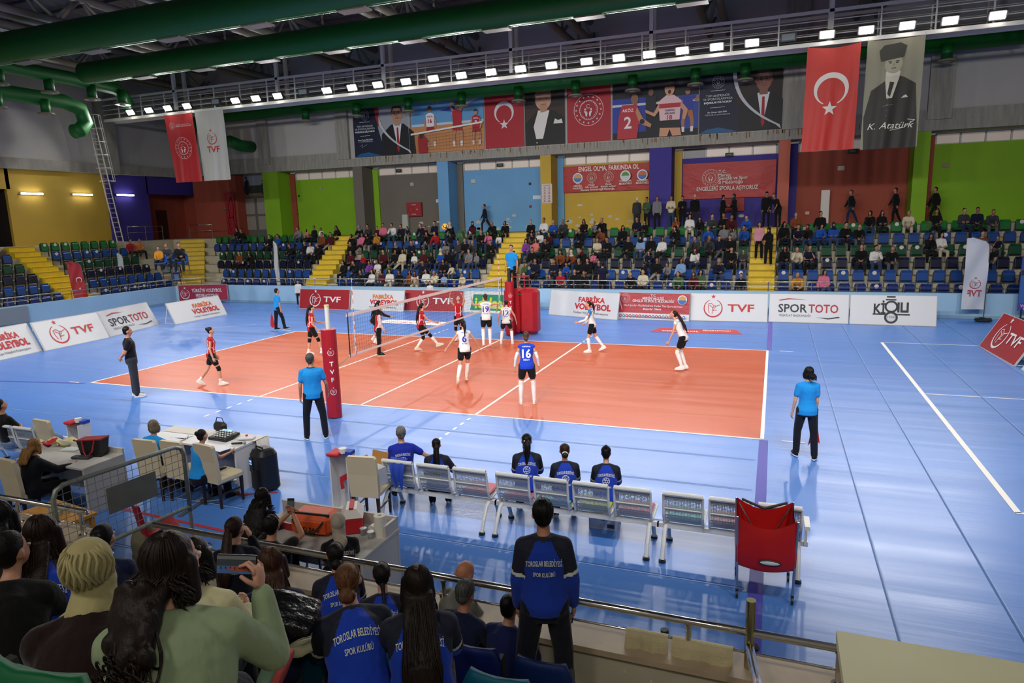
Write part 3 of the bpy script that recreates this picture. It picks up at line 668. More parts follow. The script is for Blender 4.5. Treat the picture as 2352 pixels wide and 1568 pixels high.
# ---- hanging cloth flags
def cloth_flag(name,label,x0,x1,zt,zb,y,color,art=None,skewx=0,sag=.12,rough=.55,trans=.1):
    W=x1-x0;Hh=zt-zb; nx,nz=36,48; g=G(); rs=[]
    def P(u,v,off=0):
        s=sag*math.sin(PI*u)*max(0,1-v*3.2)          # sag of the top edge
        d=.05*math.sin(u*9+v*1.3)*(.3+v*.5)+.05*math.sin(PI*u)*math.sin(v*14)*max(0,.6-v)+.03*math.sin(u*21+v*3)*v
        return V((x0+W*u+skewx*v,y+d-off,zt-Hh*v-s))
    g.rings([[P(i/nx,j/nz) for i in range(nx+1)] for j in range(nz+1)],cap=False,closed=False)
    g.rings([[P(i/nx,j/nz,-.006) for i in range(nx+1)] for j in range(nz+1)],cap=False,closed=False)
    m=mat('flag_'+color.strip('#'),color,rough,bump=(1.6,(2.5,1,.6),.5,.05),sheen=.2)
    o=g.obj(name,m,smooth=True); tag(o,label,'flag')
    if art:
        a=Art(0); art(a,W,Hh); vs=[];lay=a.v; k=[]
        # drape: every artwork point follows the cloth (fine grid tessellation through subdivided text)
        me=bpy.data.meshes.new('print'); me.from_pydata([(p[0],p[1],0) for p in a.v],[],a.f)
        for q in a.mats: me.materials.append(q)
        me.polygons.foreach_set('material_index',a.m)
        import bmesh
        b=bmesh.new(); b.from_mesh(me); bmesh.ops.triangulate(b,faces=b.faces)
        for _ in range(5):
            es=[e for e in b.edges if e.calc_length()>.1]
            if es: bmesh.ops.subdivide_edges(b,edges=es,cuts=1); bmesh.ops.triangulate(b,faces=b.faces)
        b.to_mesh(me); b.free()
        lays={}
        mi=[p.material_index for p in me.polygons]
        for p in me.polygons:
            for vi in p.vertices: lays[vi]=max(lays.get(vi,0),p.material_index)
        for v in me.vertices:
            q=P(v.co.x/W,1-v.co.y/Hh,.016+.004*lays.get(v.index,0)); v.co=q
        shade(me); link('print',me,o)
    for u in(.01,.99):
        G().cyl(P(u,0)+V((0,0,-.02)),P(u,0)+V((0,0,max(.1,10.95-zt))),.012,n=5).obj('cord',flat('#c8c4bc'),parent=o)
    return o
yF=18.93
def xw(px,py): return ony(px,py,yF)
def ar1(a,W,Hh):
    crescent(a,W*.5,Hh*.59,W*.33,'#e2dbd0',None); a.star(W*.49,Hh*.4,W*.15,'#e2dbd0')
p=xw(1855,110);q=xw(1978,105);r_=xw(1848,348)
cloth_flag('hanging_flag','large hanging red flag with white crescent and star, right of posters',p.x,q.x,10.9,r_.z,yF,'#c2281c',ar1,-.06)
def ar2(a,W,Hh):
    a.poly([(W*.05,0),(W*.98,0),(W*.97,Hh*.2),(W*.9,Hh*.58),(W*.7,Hh*.64),(W*.6,Hh*.66),(W*.42,Hh*.64),(W*.12,Hh*.54),(W*.02,Hh*.3)],'#2a2822')
    a.poly([(W*.4,Hh*.46),(W*.5,Hh*.46),(W*.6,Hh*.64),(W*.62,Hh*.7),(W*.36,Hh*.7),(W*.36,Hh*.62)],'#cfc9b2'); a.poly([(W*.41,Hh*.5),(W*.46,Hh*.47),(W*.52,Hh*.6),(W*.44,Hh*.61)],'#1f1e1a')
    a.poly([(W*.37,Hh*.66),(W*.6,Hh*.66),(W*.6,Hh*.72),(W*.37,Hh*.72)],'#d8d3bf'); a.ell(W*.485,Hh*.77,W*.155,Hh*.09,'#aaa58c'); a.poly([(W*.26,Hh*.8),(W*.66,Hh*.83),(W*.7,Hh*.93),(W*.58,Hh*.965),(W*.3,Hh*.95),(W*.22,Hh*.9)],'#3a382e')
    for s in(-1,1): a.ell(W*(.485+s*.06),Hh*.782,W*.025,Hh*.006,'#26241e',8); a.line([(W*(.485+s*.03),Hh*.795),(W*(.485+s*.1),Hh*.797)],.03,'#3a382e')
    a.poly([(W*.475,Hh*.75),(W*.5,Hh*.75),(W*.49,Hh*.785)],'#86816a'); a.line([(W*.45,Hh*.73),(W*.53,Hh*.73)],.03,'#4c4436')
    a.poly([(W*.66,Hh*.455),(W*.78,Hh*.46),(W*.74,Hh*.485),(W*.7,Hh*.475)],'#d8d3bf')
    for t in(.45,.4,.35,.3,.24): a.ell(W*.42,Hh*t,.025,.025,'#6c6858',6)
    a.line([(W*.34,Hh*.39),(W*.52,Hh*.4)],.015,'#8c8873')
    a.text('K. Atatürk',W*.52,Hh*.21,.24,w=W*.8,c='#e2ddca',bold=-.0,skew=.35); a.line([(W*.5,Hh*.165),(W*.75,Hh*.185),(W*.93,Hh*.25),(W*.8,Hh*.26)],.02,'#e2ddca')
p=xw(1993,102);q=xw(2126,90);r_=xw(2050,340)
cloth_flag('hanging_flag','hanging grey portrait flag of a man in fur cap and dark suit',p.x,q.x,10.92,r_.z,yF,'#8d8a72',ar2,-.04,sag=.06)
def ar3(a,W,Hh):
    crest(a,W*.22,Hh*.835,W*.1,'#e8d4d4'); a.text('TÜRKİYE CUMHURİYETİ',W*.6,Hh*.85,.05,w=W*.5,c='#e8d4d4',bold=0); a.text('GENÇLİK VE SPOR BAKANLIĞI',W*.62,Hh*.825,.06,w=W*.56,c='#e8d4d4'); crest(a,W*.5,Hh*.5,W*.29,'#e8d0d0')
p=xw(376,260);q=xw(440,258);r_=xw(415,419)
cloth_flag('hanging_flag','small hanging red flag with round crest, leftmost on the catwalk',p.x,q.x,10.95,r_.z,yF,'#c0202a',ar3,.35,sag=.05)
def ar4(a,W,Hh):
    tvf_logo(a,W*.5,Hh*.6,W*.165,'#c8423a'); a.text('TVF',W*.5,Hh*.445,.36,w=W*.44,c='#c8423a')
p=xw(446,250);q=xw(511,247);r_=xw(480,415)
cloth_flag('hanging_flag','small hanging white flag with red ball logo, beside the small red flag',p.x,q.x,10.97,r_.z,yF,'#c9c8bf',ar4,.15,sag=.03)
# ---- two big red banners on the far wall
def banner(x0,x1,z0,z1,y,label,fn):
    W=x1-x0;Hh=z1-z0; m=mat('banner_red','#a81d1a',.45,bump=(.55,(1.6,1,2.2),.45,.2),spec=.35); a=Art(.004); a.rect(0,0,W,Hh,m); fn(a,W,Hh)
    g=G(); o=a.to('wall_banner',(x0,y,z0),(1,0,0),(0,0,1)); tag(o,label,'banner')
    G().box(((x0+x1)/2,y+.03,(z0+z1)/2),(W,.03,Hh)).obj('backing',m,parent=o); return o
def b1(a,W,Hh):
    a.text('ENGEL OLMA, FARKINDA OL',W*.52,Hh*.86,.27,w=W*.68,c='#e6dcd2')
    for k,(x,c1,c2,t) in enumerate([(.17,'#d8a04a','#3b7fc0',('T.C.','MERSİN','VALİLİĞİ')),(.335,None,None,('T.C.','Mersin','Aile ve Sosyal','Hizmetler İl Müdürlüğü')),(.53,None,None,('T.C.','Mersin','Gençlik ve Spor','İl Müdürlüğü')),(.72,'#5b8d4a','#c8d0cc',('TOROSLAR','BELEDİYESİ')),(.905,'#c86a3a','#4a6fb0',('AKDENİZ','BELEDİYESİ'))]):
        if c1: a.ell(W*x,Hh*.54,.3,.3,'#dde0e2'); a.ell(W*x,Hh*.54,.24,.24,c2); a.poly([(W*x+.22*math.cos(t_),Hh*.54+.22*math.sin(t_)) for t_ in [PI*j/10 for j in range(11)]],c1)
        else: crest(a,W*x,Hh*.54,.29,'#e6dcd2')
        for j,l in enumerate(t): a.text(l,W*x,Hh*(.35-.09*j),.1,c='#e6dcd2')
banner(6.0,11.5,5.62,7.18,25.45 if 0 else 26.45,'wide red satin banner ENGEL OLMA FARKINDA OL on yellow wall','') if 0 else None
p=ony(1293,443,26.3);q=ony(1500,437,26.3)
banner(p.x,11.45,p.z,ony(1295,383,26.3).z,26.4,'wide red satin banner with five emblems on the yellow wall',b1)
def b2(a,W,Hh):
    crest(a,W*.31,Hh*.58,.46,'#d9ccc4')
    for j,l in enumerate(['T.C.','Mersin','Gençlik ve Spor','İl Müdürlüğü']): 
        w_=text2d(l,.02)[2][0]; h=.17; k=h/text2d('H',.02)[2][1]; a.text(l,W*.395+w_*k/2,Hh*(.74-.1*j),h,c='#d9ccc4')
    a.text('ENGELLERİ SPORLA AŞIYORUZ',W*.49,Hh*.28,.22,w=W*.66,c='#d9ccc4')
p=ony(1567,458,26.3);q=ony(1780,458,26.3)
banner(p.x,q.x,p.z,ony(1566,377,26.3).z,26.4,'wide red satin banner ENGELLERİ SPORLA AŞIYORUZ on purple wall',b2)
# ---- advertising boards
def slab(name,P,Q,h,lean,label,fn,bg='#dcdad6',legs=True,group='advertising boards',shearfix=0):
    """board standing on floor points P->Q (left to right seen from the front), leaning back"""
    P=V(P);Q=V(Q);u=(Q-P);W=u.length;u.normalize(); up=V((0,0,1)); back=up.cross(u)   # away from viewer
    v=(up*math.cos(lean)+back*math.sin(lean)); n=u.cross(v)
    r=empty(name,P,0,label,'advertising board',group)
    R=M((u,v,n)).transposed()
    G().box(u*(W/2)+v*(h/2)-n*.02,(W,h,.035),R=R).obj('panel',mat('board_'+bg.strip('#'),bg,.45,bump=(2,(1,1,1),.25,.02)),parent=r)
    a=Art(.0025); fn(a,W,h); a.to('print',n*.004,u,v,r)
    for x in(.08,W-.08):
        g=G(); g.cyl(u*x+v*h*.95-n*.03,u*x+V((0,0,.02))+back*(h*.55+.1),.015,n=5); g.cyl(u*x+v*.02-n*.03,u*x+V((0,0,.02))+back*(h*.55+.1),.012,n=5); g.obj('prop',WHITEM(),parent=r)
    fr=G(); 
    for (c_,d_) in ((u*(W/2)+v*h,(W,.02,.045)),(u*(W/2)+v*.01,(W,.02,.045)),(v*(h/2),(.02,h,.045)),(u*W+v*(h/2),(.02,h,.045))): fr.box(c_-n*.02,d_,R=R)
    fr.obj('edge_frame',flat('#b9b7b2'),parent=r)
    return r
RED='#c9302f'
def bTVF(a,W,h): tvf_logo(a,W*.3,h*.46,h*.33,RED); a.text('TVF',W*.66,h*.48,h*.27,w=W*.34,c=RED)
def bTVFr(a,W,h): tvf_logo(a,W*.32,h*.46,h*.34,'#e6e2de'); a.text('TVF',W*.66,h*.5,h*.28,w=W*.34,c='#e6e2de')
def bFAB(c1='#c9302f'):
    def f(a,W,h): a.text('FABRİKA',W*.62,h*.72,h*.2,w=W*.38,c=c1,bold=.045); a.text('VOLEYBOL',W*.64,h*.42,h*.24,w=W*.52,c='#c3202a',bold=.045); a.text('Türkiye Voleybol Federasyonu',W*.62,h*.17,h*.08,w=W*.5,c='#3a3a3c',bold=0)
    return f
def bSPOR(a,W,h):
    a.text('SPOR',W*.305,h*.5,h*.29,w=W*.37,c='#33343a',bold=.02); a.text('TOTO',W*.69,h*.5,h*.29,w=W*.37,c='#b8303a',bold=.02)
    a.poly([(W*.12,h*.78),(W*.25,h*.85),(W*.48,h*.8),(W*.26,h*.81),(W*.14,h*.76)],'#b8303a'); a.poly([(W*.6,h*.2),(W*.75,h*.14),(W*.9,h*.2),(W*.88,h*.24),(W*.76,h*.18)],'#33343a'); a.text('TEŞKİLAT BAŞKANLIĞI',W*.33,h*.25,h*.07,w=W*.4,c='#55565a',bold=0)
def bKIG(a,W,h):
    a.text('Kİ',W*.35,h*.6,h*.34,w=W*.14,c='#26272b',bold=.03); a.text('ILI',W*.62,h*.6,h*.34,w=W*.13,c='#26272b',bold=.04); a.text('G',W*.5,h*.62,h*.3,w=W*.11,c='#26272b') if 0 else a.ring(W*.485,h*.62,h*.2,h*.06,'#26272b'); a.rect(W*.42,h*.83,W*.54,h*.87,'#26272b'); a.rect(W*.43,h*.92,W*.53,h*.97,'#26272b')
    a.rect(W*.27,h*.34,W*.7,h*.385,'#26272b'); a.ring(W*.485,h*.26,h*.2,h*.06,'#26272b',n=30); a.ell(W*.485,h*.26,h*.13,h*.13,'#dcdad6'); a.text('1938',W*.485,h*.27,h*.08,c='#55565a',bold=0); a.poly([(W*.5,h*.44),(W*.56,h*.38),(W*.53,h*.36),(W*.47,h*.42)],'#26272b')
def bMER(a,W,h):
    m=mat('banner_red2','#b01e2a',.45,bump=(1.2,(1,1,3),.4,.1)); a.rect(0,h*.24,W,h*.99,m); crest(a,W*.1,h*.78,h*.17,'#e8dada'); a.ell(W*.9,h*.76,h*.17,h*.17,'#d8e0e6'); a.ell(W*.9,h*.78,h*.13,h*.12,'#d89a3a'); a.poly([(W*.9+h*.15*math.cos(t),h*.75+h*.15*math.sin(t)) for t in [PI+PI*j/10 for j in range(11)]],'#2f6fb4')
    a.text('T.C.',W*.5,h*.9,h*.08,c='#ece2e0'); a.text('MERSİN VALİLİĞİ',W*.5,h*.8,h*.09,w=W*.3,c='#ece2e0'); a.text('GENÇLİK VE SPOR İL MÜDÜRLÜĞÜ',W*.5,h*.69,h*.09,w=W*.58,c='#ece2e0')
    a.text('Okul Sporları Müsabakalarına Katılan Tüm Sporcularımıza',W*.5,h*.5,h*.075,w=W*.82,c='#ece2e0',skew=.2,bold=0); a.text('Başarılar Dileriz.',W*.5,h*.38,h*.075,w=W*.26,c='#ece2e0',skew=.2)
    for k in range(20): a.ell(W*(.05+.047*k),h*.12,h*.05,h*.055,['#a83a4a','#4a78b0','#b82430'][k%3],12); a.ell(W*(.05+.047*k),h*.12,h*.025,h*.02,'#e8e4e0',8)
def bIDD(a,W,h): a.poly([(W*.12,h*.12),(W*.8,h*.12),(W*.78,h*.85),(W*.17,h*.85)],'#1f8a62'); a.text('iddaa',W*.46,h*.46,h*.5,w=W*.52,c='#cfd845',bold=.03)
def bFED(a,W,h): tvf_logo(a,W*.13,h*.42,h*.3,'#e6dede'); a.text('TÜRKİYE VOLEYBOL',W*.58,h*.68,h*.22,w=W*.62,c='#e6dede'); a.text('FEDERASYONU',W*.58,h*.32,h*.22,w=W*.46,c='#e6dede')
def bd(px0,py0,px1,py1,h,label,fn,bg='#dcdad6',lean=.22,name='advertising_board',z=0): return slab(name,onz(px0,py0,z),onz(px1,py1,z),h,lean,label,fn,bg)
bd(1260,722,1417,735,1.12,'white board with red playful lettering, right of the red referee stand',bFAB())
bd(1418,731,1582,738,1.12,'red and white board with white text and a row of round logos',bMER)
bd(1585,736,1762,740,1.12,'white board with red ball logo, right of the red and white board',bTVF)
bd(1765,739,1948,744,1.12,'white board with black and red lettering, right of the purple floor line',bSPOR)
bd(1951,744,2150,750,1.12,'white board with black lettering, last of the far side boards',bKIG)
bd(687,708,801,712,1.02,'red ball-logo board farthest left on far side, right of linesman',bTVFr,'#a01c24')
bd(802,711,926,716,1.02,'white board with orange and red lettering, left of the net',bFAB('#d2762c'))
bd(928,713,1062,717,1.02,'red ball-logo board seen through the volleyball net',bTVFr,'#a01c24')
bd(1064,717,1195,722,1.02,'white board with green and yellow sign behind the net end',bIDD)
bd(-75,845,97,806,1.15,'white board with red lettering cut off by left edge',bFAB(),lean=.45)
bd(105,806,252,775,1.15,'white board with red ball logo, beside the red feather flag',bTVF,lean=.45)
bd(253,774,366,745,1.15,'grey white board with black and red lettering behind coach in black',bSPOR,lean=.45)
bd(404,745,522,722,1.05,'tilted white board with orange lettering alone near left corner',bFAB('#d8632a'),lean=.45)
p=ony(2205,735,0) 
slab('advertising_board',onz(2247,728,.0)+V((0,0,0)),onz(2330,838,0),1.15,.35,'red ball-logo board tilted at the right edge of the picture',bTVFr,'#a01c24') if 0 else None
# red TVF board at right edge: faces the court
P=onz(2250,795);Q=onz(2318,838); u=(Q-P).normalized(); Q=P+u*2.4
slab('advertising_board',onz(2248,795),onz(2322,837)+u*.2,1.2,.5,'red ball-logo board tilted at the right edge of the picture',bTVFr,'#a01c24')
P=onz(2345,848); slab('advertising_board',P,P+u*2.2,1.15,.5,'white board corner just inside the right picture edge',lambda a,W,h:a.rect(.2,.2,.4,.3,'#c9302f'))
# federation board hanging on the left corner barrier
p=ony(395,690,17.0);q=ony(530,690,17.0)
slab('advertising_board',V((-13.9,16.2,.12)),V((-11.1,17.03,.12)),.92,.03,'crimson board with white two-line lettering on the corner barrier',bFED,'#a3243c')
# ---- feather flags
def feather(base,topz,wd,side,color,label,fn=None,facing=(1,0,0),lean=0):
    base=V(base); r=empty('feather_flag',base,0,label,'flag','feather flags'); u=V(facing).normalized()*side
    g=G(); g.ell((0,0,.06),(.3,.3,.07)); g.box((0,0,.1),(.5,.16,.06)); g.box((0,0,.1),(.16,.5,.06)); g.obj('base',flat('#1b1d20'),parent=r)
    n=24; zt=topz-base.z; pole=[V((0,0,.1))]; 
    def edge(t):   # pole side, curved over at the top
        z=.45+(zt-.45)*t; c=max(0,(t-.86)/.14); return V((lean*t,0,z-.0))+u*(wd*.75*(1-math.sqrt(max(0,1-c*c))))
    pts=[edge(t/20) for t in range(21)]
    G().tube([V((0,0,.1))]+pts,.018,6).obj('pole',flat('#4a4c50'),parent=r)
    g=G(); rs=[]
    for j in range(n+1):
        t=j/n; a_=edge(t); wv=wd*(1-.0*t); fx=u*wd+V((lean*t,0,0)); b_=V((fx.x,fx.y,.45+(zt-.45)*t*.985+(.0)))
        row=[]
        for i in range(9):
            s=i/8; q=a_.lerp(b_,s) if (b_-a_).dot(u)>0.01 else a_; nn=u.cross(V((0,0,1))); row.append(q+nn*(.04*math.sin(s*6+t*9)))
        rs.append(row)
    g.rings(rs,cap=False,closed=False); m=mat('feather_'+color.strip('#'),color,.6,bump=(2,(1,1,1),.3,.03)); g.obj('cloth',m,parent=r,smooth=True)
    if fn:
        a=Art(.002); fn(a,wd,zt); nn=(u*side).cross(V((0,0,1)))
        for sg in (1,): a.to('print',(u*0 if side>0 else u*wd)+nn*.055+V((0,0,0)),u*side,V((0,0,1)),r)
    return r
def fT(a,W,H_): tvf_logo(a,W*.5,H_*.45,W*.24,'#a83a4a'); a.text('TVF',W*.5,H_*.34,.24,w=-W*.62,c='#a83a4a')
b=ony(2258,735,16.55); b.z=0; feather(b,ony(2228,545,b.y).z,.74,-1,'#c3c5cb','white feather flag with mirrored red lettering, right side',fT)
b=onz(648,692); feather(b,ony(640,553,b.y).z,.3,-1,'#b8b8b0','narrow whitish feather flag behind the left linesman',None)
b=onz(327,690); b.z=0; feather(V((b.x+.3,b.y-1.2,0)),2.95,.34,-1,'#c9ccd4','thin white feather flag behind the left white boards',None,facing=(.9,.4,0))
b=onz(209,722); feather(V((b.x,b.y,0)),onz(209,722).z+2.75,.62,-1,'#b0202a','red feather flag with small crescent near left boards',lambda a,W,H_:(crescent(a,W*.5,H_*.66,W*.22,'#e6dede',None),a.star(W*.5,H_*.5,W*.1,'#e6dede')),facing=(.7,.7,0),lean=-.25)
b=ony(2343,736,16.6); b.z=0
def fB(a,W,H_):
    a.rect(.02,.5,W-.02,H_*.5,'#5a3a96'); a.rect(.02,H_*.3,W-.02,H_*.72,'#2f62a8'); a.rect(.02,H_*.72,W-.02,H_*.8,'#2a2438'); a.ell(W*.62,H_*.37,W*.26,W*.26,'#d8dce0'); a.ell(W*.62,H_*.37,W*.2,W*.2,'#5b8d4a'); a.text('ÇAMLIYAYLA',W*.5,H_*.6,.12,w=W*.8,c='#16181f')if 0 else a.text('ÇAM',W*.4,H_*.6,.16,c='#16181f'); a.text('Voleybolun',W*.35,H_*.25,.1,c='#cfd4ee'); a.text('Yıldızları',W*.35,H_*.21,.1,c='#cfd4ee'); a.ell(W*.7,.62,.17,.17,'#d8a420')
r=empty('standing_banner',b,0,'blue and purple standing banner cut by right edge','banner'); G().box((0,0,.06),(.6,.5,.12),bev=.05).obj('base',flat('#1b1d20'),parent=r); G().cyl((0,0,.1),(0,0,.5),.03,n=8).obj('pole',flat('#1b1d20'),parent=r)
zt=ony(2345,590,b.y).z; G().box((.42,0,(zt+.42)/2),(1.1,.03,zt-.42)).obj('panel',flat('#2f4f98'),parent=r); a=Art(.002); fB(a,1.1,zt); a.to('print',(-.13,-.02,0),(1,0,0),(0,0,1),r)
# ---- small things fixed on the far wall
def plate(px,py,w_,h_,c,label,cat='sign',y=26.5,name='wall_sign',txt=None,tc='#ffffff'):
    p=ony(px,py,y); o=G().box((p.x,y+.02,p.z),(w_,.05,h_)).obj(name,flat(c)); tag(o,label,cat)
    if txt: a=Art(.002); a.text(txt,0,0,h_*.4,c=tc); a.to('lettering',(p.x,y-.01,p.z),(1,0,0),(0,0,1),o)
    return o
p=ony(953,481,26.5); r=empty('fire_cabinet',(p.x,26.45,p.z),0,'red fire hose cabinet on the grey wall','cabinet'); G().box((0,0,0),(1.1,.14,.9)).obj('cabinet_body',flat('#8c1c22'),parent=r)
G().box((0,-.08,0),(1.0,.02,.8)).obj('door',flat('#9a2228'),parent=r); a=Art(.002); a.text('YANGIN',0,.3,.06,c='#e8dcdc'); a.text('DOLABI',0,-.3,.06,c='#e8dcdc'); a.ring(-.2,0,.22,.03,'#701418'); a.text('112',.25,0,.07,c='#e8dcdc'); a.to('print',(0,-.1,0),(1,0,0),(0,0,1),r)
plate(736,433,.28,.2,'#9a9a80','pale socket box on the green wall, lower left one','box'); plate(739,435,.01,.01,'#9a9a80','x') if 0 else None
plate(655,437,.28,.2,'#9a9a80','pale socket box on the green wall nearest the entrance','box'); 
plate(858,427,.26,.2,'#b5a890','pale socket box on the grey wall, left one','box'); plate(946,423,.26,.2,'#b5a890','pale socket box on the grey wall above the fire cabinet','box'); plate(1087,416,.3,.22,'#c0bca8','pale socket box high on the light blue wall','box'); plate(1332,471,.3,.12,'#c8c0a0','small pale box under the red banner on yellow wall','box')
plate(1007,461,.34,.2,'#c8d4e6','small blue and white sign beside the light blue pillar','sign'); plate(1233,453,.5,.22,'#c8d4e6','blue and white sign beside the yellow pillar','sign')
plate(1217,422,.14,.14,'#20242c','small dark detector on the light blue wall, upper one','detector'); plate(1218,474,.14,.14,'#8a2228','small red call point on the light blue wall','call point')
plate(1932,386,.32,.22,'#b8aa94','pale socket box on the red-brown wall','box'); plate(2173,379,.34,.2,'#8a8a5c','pale socket box on the right green wall','box'); plate(1854,489,.2,.16,'#c8a898','small socket low on the red-brown wall','box')
plate(686,450,.12,.12,'#20281c','small dark round detector on the green wall, upper one','detector'); plate(683,492,.14,.12,'#20281c','small dark bracket on the green wall, lower one','detector')
for k,(px,py) in enumerate([(915,392),(1148,379),(1675,355),(1958,347)]):
    plate(px,py,.42,.2,'#16181c','dark hanging exit sign under the window strip, %s from the left'%ORD[k+1],'sign',y=26.35,txt='ÇIKIŞ',tc='#6f8f7a')
a=Art(.003); a.rect(0,0,.62,1.1,'#cfc4be'); a.text('İL MÜDÜRLÜĞÜ',.31,1.02,.06,w=.45,c='#a04048')
for j in range(6):
    for i in range(2): a.ell(.18+.27*i,.9-.15*j,.04,.03,'#a04048',8); a.rect(.08+.27*i,.83-.15*j,.27+.27*i,.85-.15*j,'#8a8480')
p=ony(1245,467,25.15); o=a.to('notice_sheet',(p.x,25.17,p.z),(1,0,0),(0,0,1)); tag(o,'white notice sheet with rows of red icons on yellow pillar','notice')
plate(517,478,.45,.18,'#1d6a3a','green exit sign on the brown corner wall','sign',y=25.2,txt='ÇIKIŞ',tc='#8fd0a0')
p=ony(1895,470,26.3); o=G().box((p.x,26.4,p.z-.3),(.42,.25,2.1),bev=.02).obj('air_cabinet',flat('#cfcac4')); tag(o,'tall white cabinet standing by the red-brown wall','cabinet')
p=ony(931,505,26.3); o=G().box((p.x,26.35,p.z-.1),(.42,.25,.9),bev=.02).obj('wall_box',flat('#b0b4ac')); tag(o,'grey white box standing below the fire cabinet','box')
p=ony(1685,470,26.4); o=G().box((p.x,26.45,p.z),(1.1,.12,.7)).obj('fire_cabinet',flat('#9a2028')); tag(o,'red fire cabinet half hidden under the banner on the purple wall','cabinet')
p=onx(42,735,-14.17); o=G().box((-14.17,7.0,.55),(.06,1.6,.75)).obj('wall_panel',flat('#8a9196')); tag(o,'grey panel on left barrier behind the boards','panel')
# ================================================================= human figures
import bmesh
def remesh(g,vox,it=4,name='m',fac=.5,dec=0):
    me=g.mesh('tmp',[]) if 0 else None
    me=bpy.data.meshes.new('tmp'); me.from_pydata(g.v,[],g.f); me.update()
    o=bpy.data.objects.new('tmp',me); COL.objects.link(o)
    b=bmesh.new(); b.from_mesh(me); bmesh.ops.recalc_face_normals(b,faces=b.faces); b.to_mesh(me); b.free()
    r=o.modifiers.new('r','REMESH'); r.mode='VOXEL'; r.voxel_size=vox; r.use_smooth_shade=True
    if it: s=o.modifiers.new('s','SMOOTH'); s.factor=fac; s.iterations=it
    dg=bpy.context.evaluated_depsgraph_get(); out=bpy.data.meshes.new_from_object(o.evaluated_get(dg))
    bpy.data.objects.remove(o); bpy.data.meshes.remove(me); out.name=name; out.materials.clear(); shade(out); return out
def paint(me,mats,fn=None):
    for m in mats: me.materials.append(m)
    if fn:
        for p in me.polygons: p.material_index=fn(p.center)
    return me
def append_g(me,g,mats):
    """adds the collected geometry to a finished mesh, with more materials"""
    n0=len(me.materials)
    for m in mats: me.materials.append(m)
    b=bmesh.new(); b.from_mesh(me); vs=[b.verts.new(p) for p in g.v]
    for f,mi in zip(g.f,g.m):
        try: q=b.faces.new([vs[i] for i in f]); q.material_index=n0+mi; q.smooth=True
        except ValueError: pass
    b.to_mesh(me); b.free(); return me
def rz(a): return M.Rotation(math.radians(a),3,'Z')
def rx(a): return M.Rotation(math.radians(a),3,'X')
def ry(a): return M.Rotation(math.radians(a),3,'Y')
ARM_DOWN=((.10,.05,-1),(.03,.18,-1))
def skel(P):
    s=P.get('H',1.72)/1.74; fem=P.get('fem',False); K={}
    w=P.get('wide',1.0); K['s']=s; K['fem']=fem; K['w']=w
    pel=V(P.get('pel',(0,0,.95)))*s if 'pel' in P else V((0,0,.95))*s
    Rp=rz(P.get('hipyaw',0)); Rs=rz(P.get('twist',0))@ry(P.get('side',0))@rx(-P.get('lean',3))
    K['Rp']=Rp;K['Rs']=Rs
    legs=P.get('legs',(((.06,.03,-1),(.02,-.03,-1)),((.06,.03,-1),(.02,-.03,-1))))
    feet=P.get('feet',((8,0),(8,0)))   # yaw outwards, pitch (heel up)
    K['legs']=[]
    for i,sx in ((0,-1),(1,1)):
        th,sh=[V(q) for q in legs[i]]; th=V((th.x*sx,th.y,th.z)); sh=V((sh.x*sx,sh.y,sh.z)); th=(Rp@th).normalized(); sh=(Rp@sh).normalized()
        hip=pel+Rp@V((sx*.088*(1.03 if fem else 1),0,-.02))*s; kn=hip+th*.43*s; an=kn+sh*.42*s
        yaw,pt=feet[i]; fd=Rp@rz(-sx*yaw)@V((0,math.cos(math.radians(pt)),-math.sin(math.radians(pt))))
        K['legs'].append((hip,kn,an,fd,th,sh))
    if not P.get('sit'):
        mz=min(min(l[2].z-.085*s*max(.3,l[3].y if 0 else 1)+min(0,l[3].z*.16*s),l[2].z-.085*s) for l in K['legs'])
        dz=P.get('lift',0)-mz
        pel=pel+V((0,0,dz)); K['legs']=[(a+V((0,0,dz)),b+V((0,0,dz)),c+V((0,0,dz)),d,e,f) for a,b,c,d,e,f in K['legs']]
    K['pel']=pel
    S=Rs@V((0,0,1)); K['S']=S
    bend=P.get('bend',0)       # extra forward rounding of the upper back
    Rc=Rs@rx(-bend); K['Rc']=Rc
    K['spine']=lambda t: pel+S*min(t,.25)*s+(Rc@V((0,0,1)))*max(0,t-.25)*s
    K['sprot']=lambda t: Rs if t<.22 else Rc
    neck=K['spine'](.52); K['neck']=neck
    hy,hp=P.get('head',(0,0)); Rh=rz(P.get('twist',0)*.5+hy)@rx(-hp); K['Rh']=Rh
    K['hc']=neck+(Rc@V((0,0,1))*.5+V((0,0,1))*.5).normalized()*.165*s+Rh@V((0,.018,0))*s
    K['arms']=[]
    arms=P.get('arms',(ARM_DOWN,ARM_DOWN)); sw=(.150 if fem else .168)*w
    for i,sx in ((0,-1),(1,1)):
        ud,fd=[V(q).normalized() for q in arms[i]]; ud=V((ud.x*sx,ud.y,ud.z)); fd=V((fd.x*sx,fd.y,fd.z))
        R_=rz(P.get('twist',0)); ud=R_@ud; fd=R_@fd
        sh=K['spine'](.438)+Rc@V((sx*sw,0,0))*s+V((0,0,P.get('shrug',(0,0))[i]))
        el=sh+ud*.285*s; wr=el+fd*.245*s
        K['arms'].append((sh,el,wr,ud,fd,P.get('hand',(None,None))[i],P.get('curl',(.5,.5))[i],sx))
    return K
